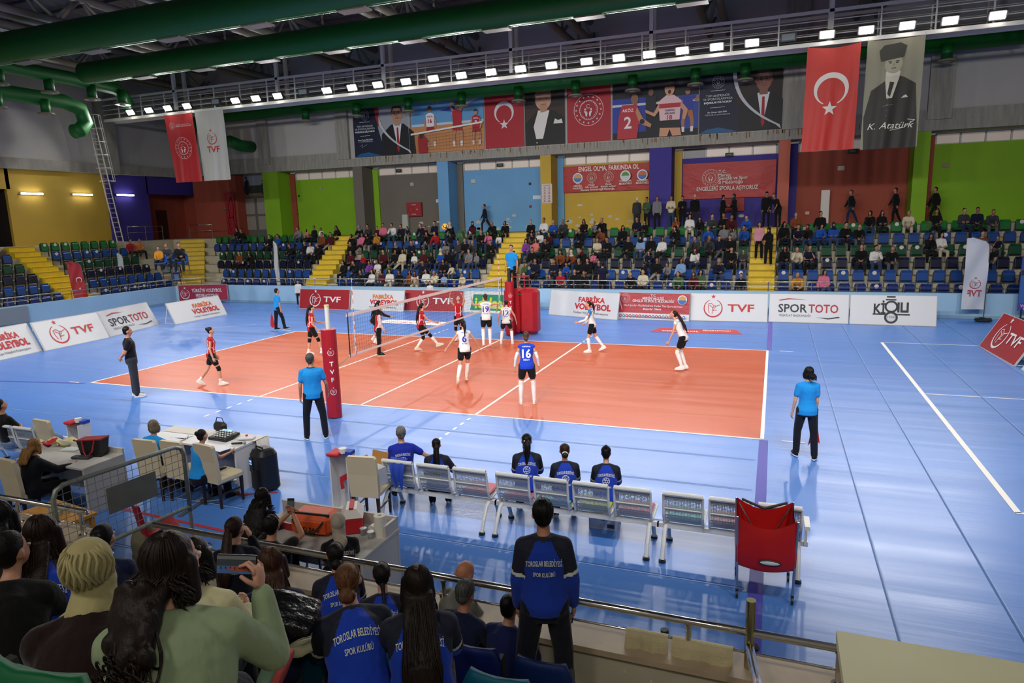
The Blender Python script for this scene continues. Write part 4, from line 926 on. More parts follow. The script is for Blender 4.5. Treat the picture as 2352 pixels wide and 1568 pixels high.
def loft(g,K,table,d=0,n=20,dy=0,mi=0,frm=-9,to=9):
    s=K['s']; rs=[]
    for t,a,b,oy in table:
        if t<frm or t>to: continue
        R=K['sprot'](t) if t>.0 else K['Rp']@rx(0); c=K['spine'](t)+R@V((0,oy*s,0))
        if t<.02: c=K['pel']+V((0,0,t*s))+R@V((0,oy*s,0))
        rs.append(circ(c,R@V((1,0,0)),R@V((0,1,0)),(a*K['w']+d)*s,(b*(.5+.5*K['w'])+d)*s,n))
    g.rings(rs,mi)
TM=[(-.13,.10,.09,0),(-.08,.150,.108,-.005),(0,.162,.115,-.008),(.1,.152,.105,0),(.2,.145,.1,.0),(.3,.160,.112,0),(.38,.168,.115,-.005),(.44,.140,.098,-.01),(.485,.085,.07,-.01),(.53,.06,.058,-.005),(.56,.05,.05,.0)]
TF=[(-.13,.10,.09,0),(-.08,.160,.118,-.01),(0,.168,.122,-.015),(.1,.138,.1,0),(.19,.122,.088,.0),(.28,.135,.1,.005),(.36,.146,.112,.005),(.43,.125,.09,-.008),(.48,.075,.064,-.01),(.53,.052,.05,-.005),(.56,.045,.045,.0)]
def hand_geo(gb,gf,K,arm,n=6):
    sh,el,wr,ud,fd,hn,curl,sx=arm; s=K['s']; d=fd
    nrm=V(hn) if hn is not None else V((-sx,.25,0))
    nrm=(nrm-d*nrm.dot(d)); nrm=nrm.normalized() if nrm.length>.05 else perp(d)[0]
    ac=d.cross(nrm)*sx      # towards the thumb side
    if ac.y<0 and hn is None: ac=-ac
    R=M((ac,d,nrm)).transposed()
    gb.ell(wr+d*.055*s,(.04*s,.055*s,.018*s),R,10)
    lens=(.066,.074,.069,.054)
    for k in range(4):
        o=wr+d*.088*s+ac*(.028-.0185*k)*s; L=lens[k]*s; a1=curl*.8; dd=(d*math.cos(a1)+nrm*math.sin(a1)); p1=o+dd*L*.5; a2=curl*2.0; d2=(d*math.cos(a2)+nrm*math.sin(a2)); p2=p1+d2*L*.5
        gf.tube([o-d*.02*s,o,p1,p2,p2+d2*.004],[.0085*s,.0085*s,.008*s,.0068*s,.003*s],n)
    o=wr+d*.03*s+ac*.032*s; dd=(ac*.75+d*.75+nrm*.35).normalized(); p1=o+dd*.04*s; d2=(ac*.25+d*.9+nrm*(.3+curl*.5)).normalized()
    gf.tube([o-ac*.01*s,o,p1,p1+d2*.03*s,p1+d2*.034*s],[.012*s,.0105*s,.0095*s,.0078*s,.004*s],n)
def body_mesh(K,vox,lod,shoecol=None):
    s=K['s']; g=G(); gf=G(); fem=K['fem']
    loft(g,K,TF if fem else TM,-.004)
    for hip,kn,an,fd,th,sh in K['legs']:
        a=.088 if not fem else .086
        g.ell(hip+V((0,0,0)),(.092*s*K['w'],.1*s,.1*s)); g.cap_(hip+th*.03*s,kn,a*s*K['w'],.052*s); g.cap_(kn,kn+sh*.14*s,.052*s,.056*s); g.cap_(kn+sh*.14*s,an,.055*s,.036*s)
        up=(V((0,0,1))-fd*fd.z).normalized(); x=fd.cross(up); R=M((x,fd,up)).transposed()
        q_=1 if lod==2 else .8; g.ell(an+fd*.055*s-up*.048*s,(.042*s*q_,.125*s*q_,.034*s*q_),R,12); g.ell(an-fd*.03*s-up*.04*s,(.034*s*q_,.045*s*q_,.042*s*q_),R,10)
    for arm in K['arms']:
        sh,el,wr,ud,fd,hn,cu,sx=arm; q=.9 if fem else 1
        g.ell(sh-ud*.0,(.054*s*q,.054*s*q,.054*s*q),None,12); g.cap_(K['spine'](.50)+(sh-K['spine'](.45))*.18,sh+V((0,0,.005*s)),.036*s*q,.046*s*q); g.cap_(sh+ud*.02*s,el,.046*s*q,.036*s*q); g.cap_(el,wr,.037*s*q,.024*s*q); hand_geo(g,gf,K,arm,6 if lod<2 else 4)
    g.cap_(K['neck']-K['S']*.03*s,K['hc']-V((0,0,.05*s)),.055*s*(.85 if fem else 1),.05*s*(.85 if fem else 1))
    Rh=K['Rh']; hc=K['hc']; q=.95 if fem else 1
    def h(x,y,z): return hc+Rh@V((x,y,z))*s*q
    g.ell(h(0,-.012,.022),(.074*s*q,.094*s*q,.098*s*q),Rh,16); g.ell(h(0,.022,-.03),(.062*s*q,.07*s*q,.078*s*q),Rh,14); g.ell(h(0,.045,-.085),(.034*s*q,.034*s*q,.028*s*q),Rh,10)
    g.cap_(h(0,.083,.01),h(0,.103,-.022),.008*s,.015*s,8)
    for x in(-1,1): g.ell(h(x*.077,-.005,-.012),(.011*s,.02*s,.031*s),Rh@rz(x*-18),8)
    me=remesh(g,vox,3,'person')
    # facial features
    fc=G()
    for x in(-1,1):
        fc.ell(h(x*.03,.083,.004),(.0135*s,.008*s,.0068*s),Rh,8,0); fc.ell(h(x*.03,.089,.004),(.006*s,.004*s,.006*s),Rh,8,1)
        fc.tube([h(x*.014,.093,.021),h(x*.03,.092,.027),h(x*.046,.082,.022)],.0032*s,4,1)
    fc.ell(h(0,.085,-.055),(.023*s,.010*s,.0065*s),Rh,8,2)
    paint(me,[SKIN()],None)
    append_g(me,fc,[flat('#e8e4dd',.3),flat('#241a16',.4),flat('#8c4a42',.5)])
    append_g(me,gf,[SKIN()])
    if shoecol:
        me.materials.append(flat(shoecol,.5)); k=len(me.materials)-1
        for p in me.polygons:
            if p.material_index==0:
                for hip,kn,an,fd,th,sh in K['legs']:
                    if (p.center-an).dot(sh)>-.02*s and (p.center-an).length<.25*s: p.material_index=k
    return me
def shirt_geo(K,st,d,hem=-.1,baggy=0):
    """st: 0 sleeveless, .5 short, 1 long"""
    s=K['s']; g=G(); T=TF if K['fem'] else TM; g2=[]
    for t,a,b,oy in T:
        if t<hem-.03 or t>.54: continue
        dd=d+(baggy if .0<=t<.35 else baggy*.4)
        if t<0: a=max(a,T[2][1]*.98); b=max(b,T[2][2]*.98)
        if t>.47: a*=.93 if st else .8; dd*=.8
        g2.append((max(t,hem),a+dd,b+dd,oy))
    loft(g,K,g2,0)
    for sh,el,wr,ud,fd,hn,cu,sx in K['arms']:
        g.cap_(K['spine'](.495)+(sh-K['spine'](.45))*.2,sh+V((0,0,.004*s)),(.036+d*.6)*s,(.046+d*.7)*s)
        if st>0: g.ell(sh,((.052+d*.75)*s,)*3,None,12); e=sh+ud*.285*s*min(1,st*1.15 if st<1 else 1); g.cap_(sh,e,(.047+d*.9)*s,(.043+d*.9)*s)
        else: g.ell(sh-V((sx*.03*s,0,-.0)),((.045+d)*s,(.045+d)*s,(.05+d)*s),None,10)
        if st>=1: g.cap_(el,el.lerp(wr,.93),(.041+d)*s,(.03+d*.6)*s)
        elif st>.6: g.cap_(el,el.lerp(wr,.3),(.041+d)*s,(.038+d)*s)
    return g
def legs_geo(K,ln,d,top=.0):
    """ln: fraction of the leg covered: .3 shorts .. 1 trousers"""
    s=K['s']; g=G(); T=TF if K['fem'] else TM
    loft(g,K,[(t,max(a,.14)+d,max(b,.105)+d,oy) for t,a,b,oy in T if -.14<t<=top+.04],0)
    for hip,kn,an,fd,th,sh in K['legs']:
        g.ell(hip,((.095+d)*s*K['w'],(.103+d)*s,(.1+d)*s))
        if ln<.5: g.cap_(hip,hip+th*.43*s*ln*2,(.092+d)*s*K['w'],(.08+d)*s)
        else:
            g.cap_(hip,kn,(.09+d)*s*K['w'],(.056+d*1.2)*s); e=kn.lerp(an,.98); g.cap_(kn,e,(.056+d*1.2)*s,(.04+d*1.6)*s)
    return g
def shoe_geo(K,i,g):
    s=K['s']; hip,kn,an,fd,th,sh=K['legs'][i]; up=(V((0,0,1))-fd*fd.z).normalized(); x=fd.cross(up); R=M((x,fd,up)).transposed()
    n=14; c=an+fd*.055*s-up*.078*s
    def ring(z,w,l0,l1): return [c+R@V((w*math.cos(2*PI*k/n)*(1-.18*abs(math.sin(2*PI*k/n))),(l1 if math.sin(2*PI*k/n)>0 else l0)*math.sin(2*PI*k/n),z))*s for k in range(n)]
    g.rings([ring(-.008,.046,.130,.148),ring(.0,.051,.138,.160),ring(.018,.051,.138,.158)],1)
    g.rings([ring(.018,.049,.135,.155),ring(.04,.047,.132,.145),ring(.062,.045,.125,.10),ring(.08,.044,.115,.045),ring(.105,.044,.105,.005)],0)
    for k in range(4): g.tube([c+R@V((-.02,.02+.02*k,.078-.012*k))*s,c+R@V((.02,.02+.02*k,.078-.012*k))*s],.004*s,4,1)
def drape(K,p,l,off=.155):
    """keeps falling hair on the outside of the back"""
    s=K['s']; q=K['spine'](.46-l)+K['Rc']@V((0,-off*s*(.8+.2*K['w']),0)); lx=(K['Rc'].transposed()@(p-q)).x; q=q+K['Rc']@V((lx,0,0)); k=min(1,max(0,(l-.03)/.16)); k=k*k*(3-2*k); return p.lerp(q,k)
def hair_geo(K,style,g=None):
    s=K['s']; q=.95 if K['fem'] else 1; Rh=K['Rh']; hc=K['hc']; g=g or G()
    def h(x,y,z): return hc+Rh@V((x,y,z))*s*q
    D=V((0,0,-1)); back=Rh@V((0,-1,0)); back.z=0; back.normalize(); side=Rh@V((1,0,0)); side.z=0; side.normalize()
    def E(x,y,z,a,b,c): g.ell(h(x,y,z),(a*s*q,b*s*q,c*s*q),Rh,16)
    if style in('short','grey','cap'):
        E(0,-.028,.042,.079,.094,.092); E(0,-.05,-.01,.07,.062,.075)
    elif style=='bald': E(0,-.06,-.03,.068,.04,.04); g.cap_(h(-.07,-.03,-.02),h(.07,-.03,-.02),.018*s,.018*s)
    elif style=='bob':
        E(0,-.03,.035,.086,.1,.1); E(0,-.045,-.03,.088,.08,.1); E(-.07,-.0,-.04,.025,.06,.085); E(.07,-.0,-.04,.025,.06,.085)
    elif style=='bun': E(0,-.025,.036,.079,.096,.094); E(0,-.05,-.02,.066,.05,.06); E(0,-.115,.07,.045,.04,.045)
    elif style=='lowbun': E(0,-.025,.036,.079,.096,.094); E(0,-.05,-.02,.068,.055,.065); E(0,-.125,-.035,.058,.045,.05)
    elif style=='topbun': E(0,-.025,.036,.079,.096,.094); E(0,-.05,-.02,.066,.05,.06); E(0,-.07,.13,.035,.035,.04)
    elif style in('pony','longpony','braid'):
        E(0,-.025,.036,.079,.096,.094); E(0,-.05,-.02,.066,.05,.06)
        L={'pony':.15,'longpony':.42,'braid':.5}[style]; p=h(0,-.105,.05 if style!='braid' else -.03); pts=[];rr=[]
        for i in range(9):
            t=i/8; pts.append(drape(K,p+back*(.05*math.sin(min(1,t*2.2)*PI/2)+.02*t)*s+D*(L*t**1.25)*s+side*(.02*math.sin(t*3))*s,t*L)); rr.append((.028+.022*math.sin(PI*min(1,t*1.2)))*s*(1-.6*t**3) if style!='braid' else (.026+.006*math.sin(t*40))*s*(1-.4*t))
        g.tube(pts,rr,10)
    elif style in('long','curly','wavy'):
        E(0,-.028,.036,.083,.1,.097); E(0,-.05,-.03,.083,.07,.09)
        L={'long':.5,'curly':.36,'wavy':.13}[style]; W={'long':.122,'curly':.17,'wavy':.108}[style]; rs=[]
        for i in range(10):
            t=i/9; c=drape(K,h(0,-.05,-.02)+back*(.035+.06*min(1,t*2.5)+.02*t)*s+D*L*t*s,t*L)
            ww=(.085+(W-.085)*math.sin(min(1,t*1.5)*PI/2))*s*(1-.35*max(0,t-.6)/.4); dd=(.05 if style=='long' else .075)*s*(1-.5*t**2)
            rs.append(circ(c,side,back,ww,dd,16))
        g.rings(rs)
        for x in(-1,1): g.cap_(h(x*.075,.01,.02),h(x*.085,.0,-.12),.026*s,.03*s)
        if style!='long':
            r2=random.Random(3)
            for i in range(46):
                t=r2.random(); a_=r2.uniform(-1,1); c=drape(K,h(0,-.05,-.02)+back*(.1+.03*t)*s+D*L*t*s,t*L,.19)+side*a_*W*.95*s*(.6+.4*t)
                g.ell(c,(.03*s,.028*s,.04*s),None,8)
    elif style=='hijab':
        E(0,-.03,.036,.09,.106,.105); E(0,-.015,-.06,.085,.088,.085); g.cap_(h(0,-.01,-.08),K['neck']+K['S']*-.01*s,.075*s,.1*s)
        g.ell(K['neck']-K['S']*.03*s+K['Rs']@V((0,.03,0))*s,(.15*s,.1*s,.055*s))
    elif style=='scarf':
        E(0,-.03,.036,.09,.106,.105); E(0,-.02,-.06,.085,.088,.085); g.cap_(h(0,-.03,-.08),K['neck'],.075*s,.08*s)
        g.cap_(K['neck']+back*.07*s,K['neck']+back*.13*s+D*.25*s,.07*s,.055*s); g.cap_(K['neck']+back*.1*s+side*.03,K['neck']+back*.13*s+D*.2*s-side*.07*s,.05*s,.04*s)
    elif style=='beanie': E(0,-.02,.05,.086,.1,.09)
    elif style=='hood': E(0,-.03,.03,.1,.112,.118); g.cap_(h(0,-.04,-.08),K['neck'],.09*s,.12*s)
    return g
_PC={}
def figure(name,P,look,loc,rzdeg,label,lod=0,key=None,group=None,cat='person',parent_scale=None):
    """look: skin, hair=(style,color), top=(sleeve,d,color[,fn2,color2]), bot=(len,d,color), shoe, sock, pads"""
    K=skel(P); s=K['s']; vox={0:.0105,1:.015,2:.03}[lod]
    ck=(key,look.get('hair',('short',))[0],look['top'][0],look['top'][1],look['bot'][0],lod,look.get('shoe')) if key else None
    if ck and ck in _PC: mb,mt,ml,mh=_PC[ck]
    else:
        mb=body_mesh(K,vox,lod,look.get('shoe','#1c1c1e') if lod==2 else None)
        if look['top'][1] is None: mt=None
        else: mt=remesh(shirt_geo(K,look['top'][0],look['top'][1],(-.045 if P.get('sit') else look.get('hem',-.1 if look['top'][1]>.014 else -.08)),look.get('baggy',0)),vox,4,'shirt')
        ml=remesh(legs_geo(K,look['bot'][0],look['bot'][1]),vox,3,'trousers')
        hs=look.get('hair',('short','#1c1613'))
        mh=remesh(hair_geo(K,hs[0]),vox*.9 if lod<2 else .026,3 if lod<2 else 2,'hair')
        fn=look.get('topfn')
        paint(mt,[look.get('topmat') or CLOTH()]+([mat('cloth_'+look['top2'].strip('#'),look['top2'],.85,bump=(7,(1,1,.6),.5,.02))] if fn else []),(lambda c:fn(K,c)) if fn else None)
        if fn is yoke: mt.materials.append(flat('#c9ccc4',.7))
        if lod==0:
            sg=strands(K,hs[0])
            if sg:
                b=bmesh.new(); b.from_mesh(mh); vs=[b.verts.new(p) for p in sg.v]
                for f in sg.f:
                    q=b.faces.new([vs[i] for i in f]); q.smooth=True
                b.to_mesh(mh); b.free()
        paint(ml,[look.get('botmat') or CLOTH()]); paint(mh,[HAIR() if hs[0] not in('hijab','scarf','beanie','hood') else CLOTH()])
        if ck: _PC[ck]=(mb,mt,ml,mh)
    r=link(name,mb,None,look.get('skin','#c08f74')); r.location=loc; r.rotation_euler=(0,0,math.radians(rzdeg)); tag(r,label,cat,group)
    t=link('shirt',mt,r,look['top'][2]); l=link('trousers' if look['bot'][0]>.5 else 'shorts',ml,r,look['bot'][2]); h=link({'hijab':'headscarf','scarf':'headscarf','beanie':'beanie','hood':'hood'}.get(look.get('hair',('s',))[0],'hair'),mh,r,look.get('hair',('short','#1c1613'))[1])
    if lod<2:
        for i in(0,1):
            g=G(); shoe_geo(K,i,g); me=g.mesh('shoe',[CLOTH() if 0 else PLAS(),flat(look.get('sole','#e8e6e0'),.6)]); shade(me); link('shoe',me,r,look.get('shoe','#1c1c1e'))
            hip,kn,an,fd,th,sh=K['legs'][i]
            if look.get('sock'):
                e=look.get('socklen',.7); g=G(); (g.cap_(an.lerp(kn,e),an.lerp(kn,.66),.060*s,.0605*s),g.cap_(an.lerp(kn,.66),an,.0605*s,.042*s)) if e>.6 else (g.cap_(an.lerp(kn,e),an,.049*s,.042*s))
                me=remesh(g,.014,2,'sock'); paint(me,[CLOTH()]); link('sock',me,r,look['sock'])
            if look.get('pads') and look['pads'][i]:
                g=G(); g.cap_(kn-th*.06*s,kn,.064*s,.064*s); g.cap_(kn,kn+sh*.06*s,.064*s,.06*s); me=remesh(g,.012,2,'pad'); paint(me,[CLOTH()]); link('knee_pad',me,r,look['pads'][i])
        if look.get('armsleeve'):
            for i in(0,1):
                a_=K['arms'][i]; g=G(); g.cap_(a_[0].lerp(a_[1],.55),a_[1],.046*s,.042*s); g.cap_(a_[1],a_[1].lerp(a_[2],.92),.042*s,.031*s); me=remesh(g,.012,2,'as'); paint(me,[CLOTH()]); link('arm_sleeve',me,r,look['armsleeve'])
    r['K']=0; del r['K']
    return r,K,t
def lettering(top,K,lines,color='#e8e6dc',dirv=(0,-1,0),parent=None):
    """lines: (text, offset along spine up from the neck, height, width, arc). wraps the letters on the garment"""
    me=top.data; bv=BVHTree.FromPolygons([v.co for v in me.vertices],[p.vertices for p in me.polygons]); R=K['Rc']; n=(R@V(dirv)).normalized(); up=R@V((0,0,1)); s=K['s']
    side=up.cross(n).normalized(); vsA=[];fsA=[]
    for L in lines:
        txt,z,hgt,wd,arc=L[:5]; bold=L[5] if len(L)>5 else .015
        if txt.startswith('@ball'):
            a=Art(0); a.ring(0,0,1,.12,'#ffffff',n=26); 
            for q in ([(-.9,.3),(-.2,.2),(.3,.9)],[(-.2,.2),(-.3,-.4),(-.9,-.45)],[(-.3,-.4),(.4,-.4),(.9,-.1)],[(.4,-.4),(.3,.2),(.95,.3)],[(.3,.2),(-.2,.2)],[(0,-.4),(0,-1)],[(-.55,.25),(-.2,.95)],[(.65,.25),(.75,.6)]): a.line(q,.1,'#ffffff')
            vs=[(p[0]*hgt/2,p[1]*hgt/2) for p in a.v]; fs=a.f
        else:
            v0,f0,(tw,th)=text2d(txt,bold); kh=hgt/text2d('H',bold)[2][1]; kw=wd/tw; vs=[(x*kw,y*kh+arc*(1-(2*x/tw)**2)) for x,y in v0]; fs=f0
        o=K['spine'](.50)+up*z*s+R@V((L[6] if len(L)>6 else 0,0,0)); b=len(vsA); 
        for x,y in vs:
            q=o+side*x*s+up*y*s; hit=bv.ray_cast(q+n*.6,-n,1.2); p=(hit[0]+n*.006) if hit[0] else q+n*.14*s; vsA.append(tuple(p))
        fsA+=[tuple(i+b for i in f) for f in fs]
    m=bpy.data.meshes.new('lettering'); m.from_pydata(vsA,[],fsA); m.materials.append(flat(color,.7)); return link('lettering',m,parent or top.parent)
def yoke(K,c):
    """navy raglan shoulders and sleeves"""
    s=K['s']; 
    for sh,el,wr,ud,fd,hn,cu,sx in K['arms']:
        q=(c-sh); t=q.dot(ud)
        if t>.0 and (c-sh-ud*t).length<.095*s and t<.225*s and (c-sh).length<.3*s: return 2 if t>.195*s else 1
    q=K['Rc'].transposed()@(c-K['neck']); x=abs(q.x)/s; z=q.z/s
    return 1 if z>-.24 and x>.05+.5*max(0,-z) else (1 if z>-.015 else 0)
def strands(K,style):
    s=K['s']; q=.95 if K['fem'] else 1; Rh=K['Rh']; hc=K['hc']; r2=random.Random(9); g=G()
    if style=='hijab':
        back0=Rh@V((0,-1,0)); Q=V((.093,.109,.108)); cc=V((0,-.03,.036))
        for i in range(15):
            a=1.5+(2*PI-3.0)*i/14; pts=[]
            for k in range(7):
                e=.9-1.7*k/6; p=V((math.cos(e)*math.sin(a+.12*math.sin(k*1.3+i))*Q.x,math.cos(e)*math.cos(a+.12*math.sin(k*1.3+i))*Q.y,math.sin(e)*Q.z)); pts.append(hc+Rh@(cc+p)*s*q)
            g.tube(pts,[.002*s]+[.007*s]*5+[.003*s],6)
        return g
    if style not in('long','wavy','curly','bun','lowbun','topbun','pony','longpony','braid','bob','short'): return None
    c=V((0,-.026,.037)); r=V((.081,.098,.096))
    def sp(a,e): return V((math.cos(e)*math.sin(a)*r.x,math.cos(e)*math.cos(a)*r.y,math.sin(e)*r.z))
    def W(p): return hc+Rh@(c+p)*s*q
    D=V((0,0,-1)); back=Rh@V((0,-1,0)); back.z=0; back.normalize(); side=Rh@V((1,0,0)); side.z=0; side.normalize()
    if style in('bun','lowbun','topbun','pony','longpony','braid','short'):
        tgt={'bun':V((0,-.08,.045)),'topbun':V((0,-.045,.085)),'pony':V((0,-.085,.02)),'longpony':V((0,-.085,.03)),'lowbun':V((0,-.09,-.05)),'braid':V((0,-.085,-.05)),'short':V((0,.02,.094))}[style]
        for i in range(64):
            if style=='short': a=r2.uniform(-PI,PI); e=-.6 if abs(a)>1.2 else .75
            else: a=-2.6+5.2*i/63; e=.72-.42*abs(a)**1.3*.55
            p0=sp(a,e); pts=[]
            for k in range(7):
                t=k/6*(1 if style!='short' else .8); v=p0.lerp(tgt,t); d=math.sqrt((v.x/r.x)**2+(v.y/r.y)**2+(v.z/r.z)**2) or 1; pts.append(W(v/d*(1.0+.004*math.sin(i*3))))
            g.tube(pts,[.0035*s]*6+[.002*s],4)
    if style in('longpony','pony'):
        L={'pony':.15,'longpony':.42}[style]
        for i in range(16):
            ph=2*PI*i/16; p=hc+Rh@V((0,-.105,.05))*s*q; pts=[]
            for k in range(8):
                t=k/7; rr=(.024+.022*math.sin(PI*min(1,t*1.2)))*s*(1-.5*t**3)*1.1; pts.append(drape(K,p+back*(.05*math.sin(min(1,t*2.2)*PI/2)+.02*t)*s+D*(L*(t*1.06)**1.25)*s,t*L)+side*(rr*math.cos(ph)+.006*math.sin(t*8+i))+back*rr*math.sin(ph))
            g.tube(pts,[.005*s]*6+[.004*s,.001*s],4)
    if style in('long','wavy','curly','bob'):
        L={'long':.52,'wavy':.17,'curly':.36,'bob':.08}[style]; Wd={'long':.125,'wavy':.118,'curly':.17,'bob':.09}[style]
        for i in range(90):
            a=r2.uniform(1.25,2*PI-1.25); u=math.sin(a); pts=[]
            for k in range(5): e=1.35-1.75*k/4; pts.append(W(sp(a,e)*1.015))
            base=pts[-1]; fa=1 if abs(a-PI)>1.2 else 0; amp={'long':.006,'wavy':.012,'curly':.03,'bob':.004}[style]; ph=r2.uniform(0,6); Li=L*r2.uniform(.75,1.05)*(.75 if fa else 1)
            out=(Wd-.085)*u
            for k in range(1,11):
                t=k/10; w1=amp*math.sin(t*(18 if style=='curly' else 9)+ph)*s; w2=amp*math.cos(t*(18 if style=='curly' else 9)+ph)*s
                curl=0
                pts.append((base+D*Li*t*s+back*.02*s if fa else drape(K,base+D*Li*t*s+back*(.05*min(1,t*2)+.02)*s,t*Li,.185))+side*(out*min(1,t*1.6)*s+w1)+back*w2)
            if style=='wavy' and not fa:
                e_=pts[-1]; sg_=1 if r2.random()<.5 else -1
                for k in range(1,9): t=k/8*5.2; pts.append(e_+side*sg_*.026*s*(1-math.cos(t))*.9+D*.026*s*math.sin(t)+back*.003*k*s)
            n=len(pts); g.tube(pts,[.0045*s]*(n-2)+[.003*s,.001*s],4)
    return g
# ================================================================= stadium seats and far crowd
def seat_protos():
    out={}
    def shell(g,mi=0):
        # backrest: curved plate with rounded top
        rs=[];n=8
        for j in range(9):
            z=.36+.40*j/8; w=.215+.012*math.sin(j/8*PI); 
            if j>=7: w-=.02*(j-6)
            yb=.02*(j/8)
            front=[V((-w+2*w*i/n,-yb*1.2+.035*(1-(2*i/n-1)**2)*1.0-.02,z)) for i in range(n+1)]; backp=[p+V((0,.035,0)) for p in front[::-1]]
            rs.append(front+backp)
        g.rings(rs,mi)
    for kind in('up','down'):
        g=G(); shell(g); s1=g.mesh('stadium_seat',[PLAS()]); shade(s1)
        p=G()
        if kind=='up':
            p.box((0,-.10,.50),(.40,.05,.36),0,rx(-8),bev=.02)
            p2=G(); p2.box((0,-.075,.36),(.44,.10,.09),0,None,bev=.03); p2.box((-.2,-.1,.5),(.03,.06,.36),0,rx(-8)); p2.box((.2,-.1,.5),(.03,.06,.36),0,rx(-8))
        else:
            p.box((0,-.22,.41),(.41,.38,.045),0,rx(4),bev=.02)
            p2=G(); p2.box((0,-.2,.37),(.38,.34,.04),0,None,bev=.015); p2.box((0,-.02,.38),(.44,.08,.1),0,None,bev=.03)
        b=G()
        for x in(-.225,.225): b.box((x,-.03,.19),(.03,.05,.38)); b.box((x,-.03,.01),(.07,.14,.02))
        b.box((0,-.0,.3),(.45,.04,.04))
        out[kind]=(s1,p.mesh('seat_pan',[PLAS()]),p2.mesh('seat_rim',[flat('#2c2d2e',.5)]),b.mesh('bracket',[flat('#3a3a38',.5)]))
        for q in out[kind][1:3]: shade(q) if 0 else None
    st=G(); st.cyl((0,-.125,.65),(0,-.130,.65),.085,n=16); out['sticker']=st.mesh('sticker',[flat('#cfc8c6',.6)])
    return out
SP=seat_protos()
ROWCOL={1:'#10286a',2:'#17448c',3:'#0b1230',4:'#08432a',5:'#163f80',6:'#17682c'}
CNAME={1:'dark blue',2:'blue',3:'navy',4:'dark green',5:'blue',6:'green'}
# ---- who sits where: per row, list of  pixel x : outfit code
# outfit letters: k black n navy b blue g grey w white r red m maroon p pink o orange-brown y mustard c cream v purple e green d dark grey l light blue s salmon
# second letter hair: - short  L long  H headscarf  B bun  x bald/grey ; third letter: c child
CROWD={6:'538kL 553k- 684g- 703pLc 715k- 733wLc 771kL 825kH 843d- 862m-c 877p- 900w- 921n- 935n-c 967n- 975m-c 995nB 1034kH 1082mH 1131kx 1160kL 1219kx 1247w- 1270bx 1295dx 1341kL 1365g-c 1384kx 1462n- 1482k-c 1553oL 1584wL 1608kL 1635d- 1661k- 1679m- 1717b- 1828ox 1885k- 1999kL 2027kL 2088cx 2151k- 2216d- 2245n- 2278d-',
5:'612k- 636b- 736o- 754m- 807kL 827pL 845kL 864yL 980kL 1000r- 1030kLc 1059e-c 1104kx 1121pL 1145wLc 1222n-c 1241wL 1263m-c 1332k- 1381oL 1429kL 1553kL 1629bx 1661gL 1684gLc 1710b- 1802kL 1832n- 1855kH 1886bL 1915bH 1943k- 1972k-',
4:'668k- 694k- 711w- 732kx 804k- 910kH 944n- 1024gL 1048d- 1066kx 1086dx 1126k- 1208vL 1227sL 1253k- 1371c- 1393k- 1441kx 1470lH 1494kL 1520wL 1598d- 1628dx 1652n- 1676k- 2135kL 2164wL 2258o- 2292n-c',
3:'545o- 574kL 803mx 833r-c 878m- 904kL 921cL 949w-c 969m- 987k-c 1010bH 1025kB 1075g- 1092gLc 1182k- 1220k- 1288oL 1314oH 1337kH 1363pLc 1490n-c 1597wH 1680k- 1707d-c 1803kL 1830c- 1860n- 1979k- 2012w- 2047k- 2274k-',
2:'786kL 815k- 848vL 865wL 893e-c 971n- 1016kL 1038cLc 1204e-c 1228n- 1271n- 1300b-c 1327kx 1348k- 1376n- 1480kHc 1507k- 1532g-c 1563lL 1650nx',
1:'826k- 850wL 873mL 893wL 915kL 937oL 952cH 976wL 998cx 1018lLc 1060c-c 1001k-c 1205k- 1264d-c 1286r- 1317k- 1342k- 1449k- 1476c- 1559e- 1593mL 1609eL 1701kB 1834yx 1894pL'}
SHIRT=dict(k='#0e0e10',n='#10162c',b='#1b4ba0',g='#77777a',w='#d5d3cf',r='#a01420',m='#4a0f18',p='#cf6a86',o='#7a3f1e',y='#b87a1c',c='#c9bda2',v='#7a3a94',e='#3d5a3a',d='#34363a',l='#7a9ac4',s='#d8746c')
SNAME=dict(k='black',n='navy',b='blue',g='grey',w='white',r='red',m='maroon',p='pink',o='brown',y='mustard',c='cream',v='purple',e='green',d='dark grey',l='light blue',s='salmon')
def sit(arms,lean=4,head=(0,0),legs=None,bend=10,H=1.70,fem=False):
    return dict(sit=1,pel=(0,-.12,.52),lean=lean,bend=bend,head=head,arms=arms,legs=legs or (((.13,1,-.06),(.02,.05,-1)),((.13,1,-.02),(.04,.12,-1))),H=H,fem=fem)
LAP=((.12,.35,-1),(-.5,1,-.25)); FOLD=((.15,.3,-1),(-1,.55,.05)); CHIN=((.1,.65,-.7),(-.45,.05,1)); KNEE=((.12,.55,-.9),(-.3,1,-.35)); SIDE=((.3,.1,-1),(.1,.9,-.5))
POSES=[sit((LAP,LAP)),sit((FOLD,FOLD),lean=0),sit((CHIN,FOLD),lean=14,head=(12,6)),sit((KNEE,KNEE),lean=26,head=(-10,-14),bend=12),sit((LAP,SIDE),lean=-4,head=(25,0),legs=(((.2,1,.0),(.0,.1,-1)),((-.15,1,.1),(.5,.5,-.6)))),sit((KNEE,CHIN),lean=20,head=(-20,0),bend=14)]
FAR_SEATS=[]
spots=[]
def aisle_name(x,row):
    best=min(AIS,key=lambda a:abs(a[0]-x)); return best
crowd_rnd=random.Random(11)
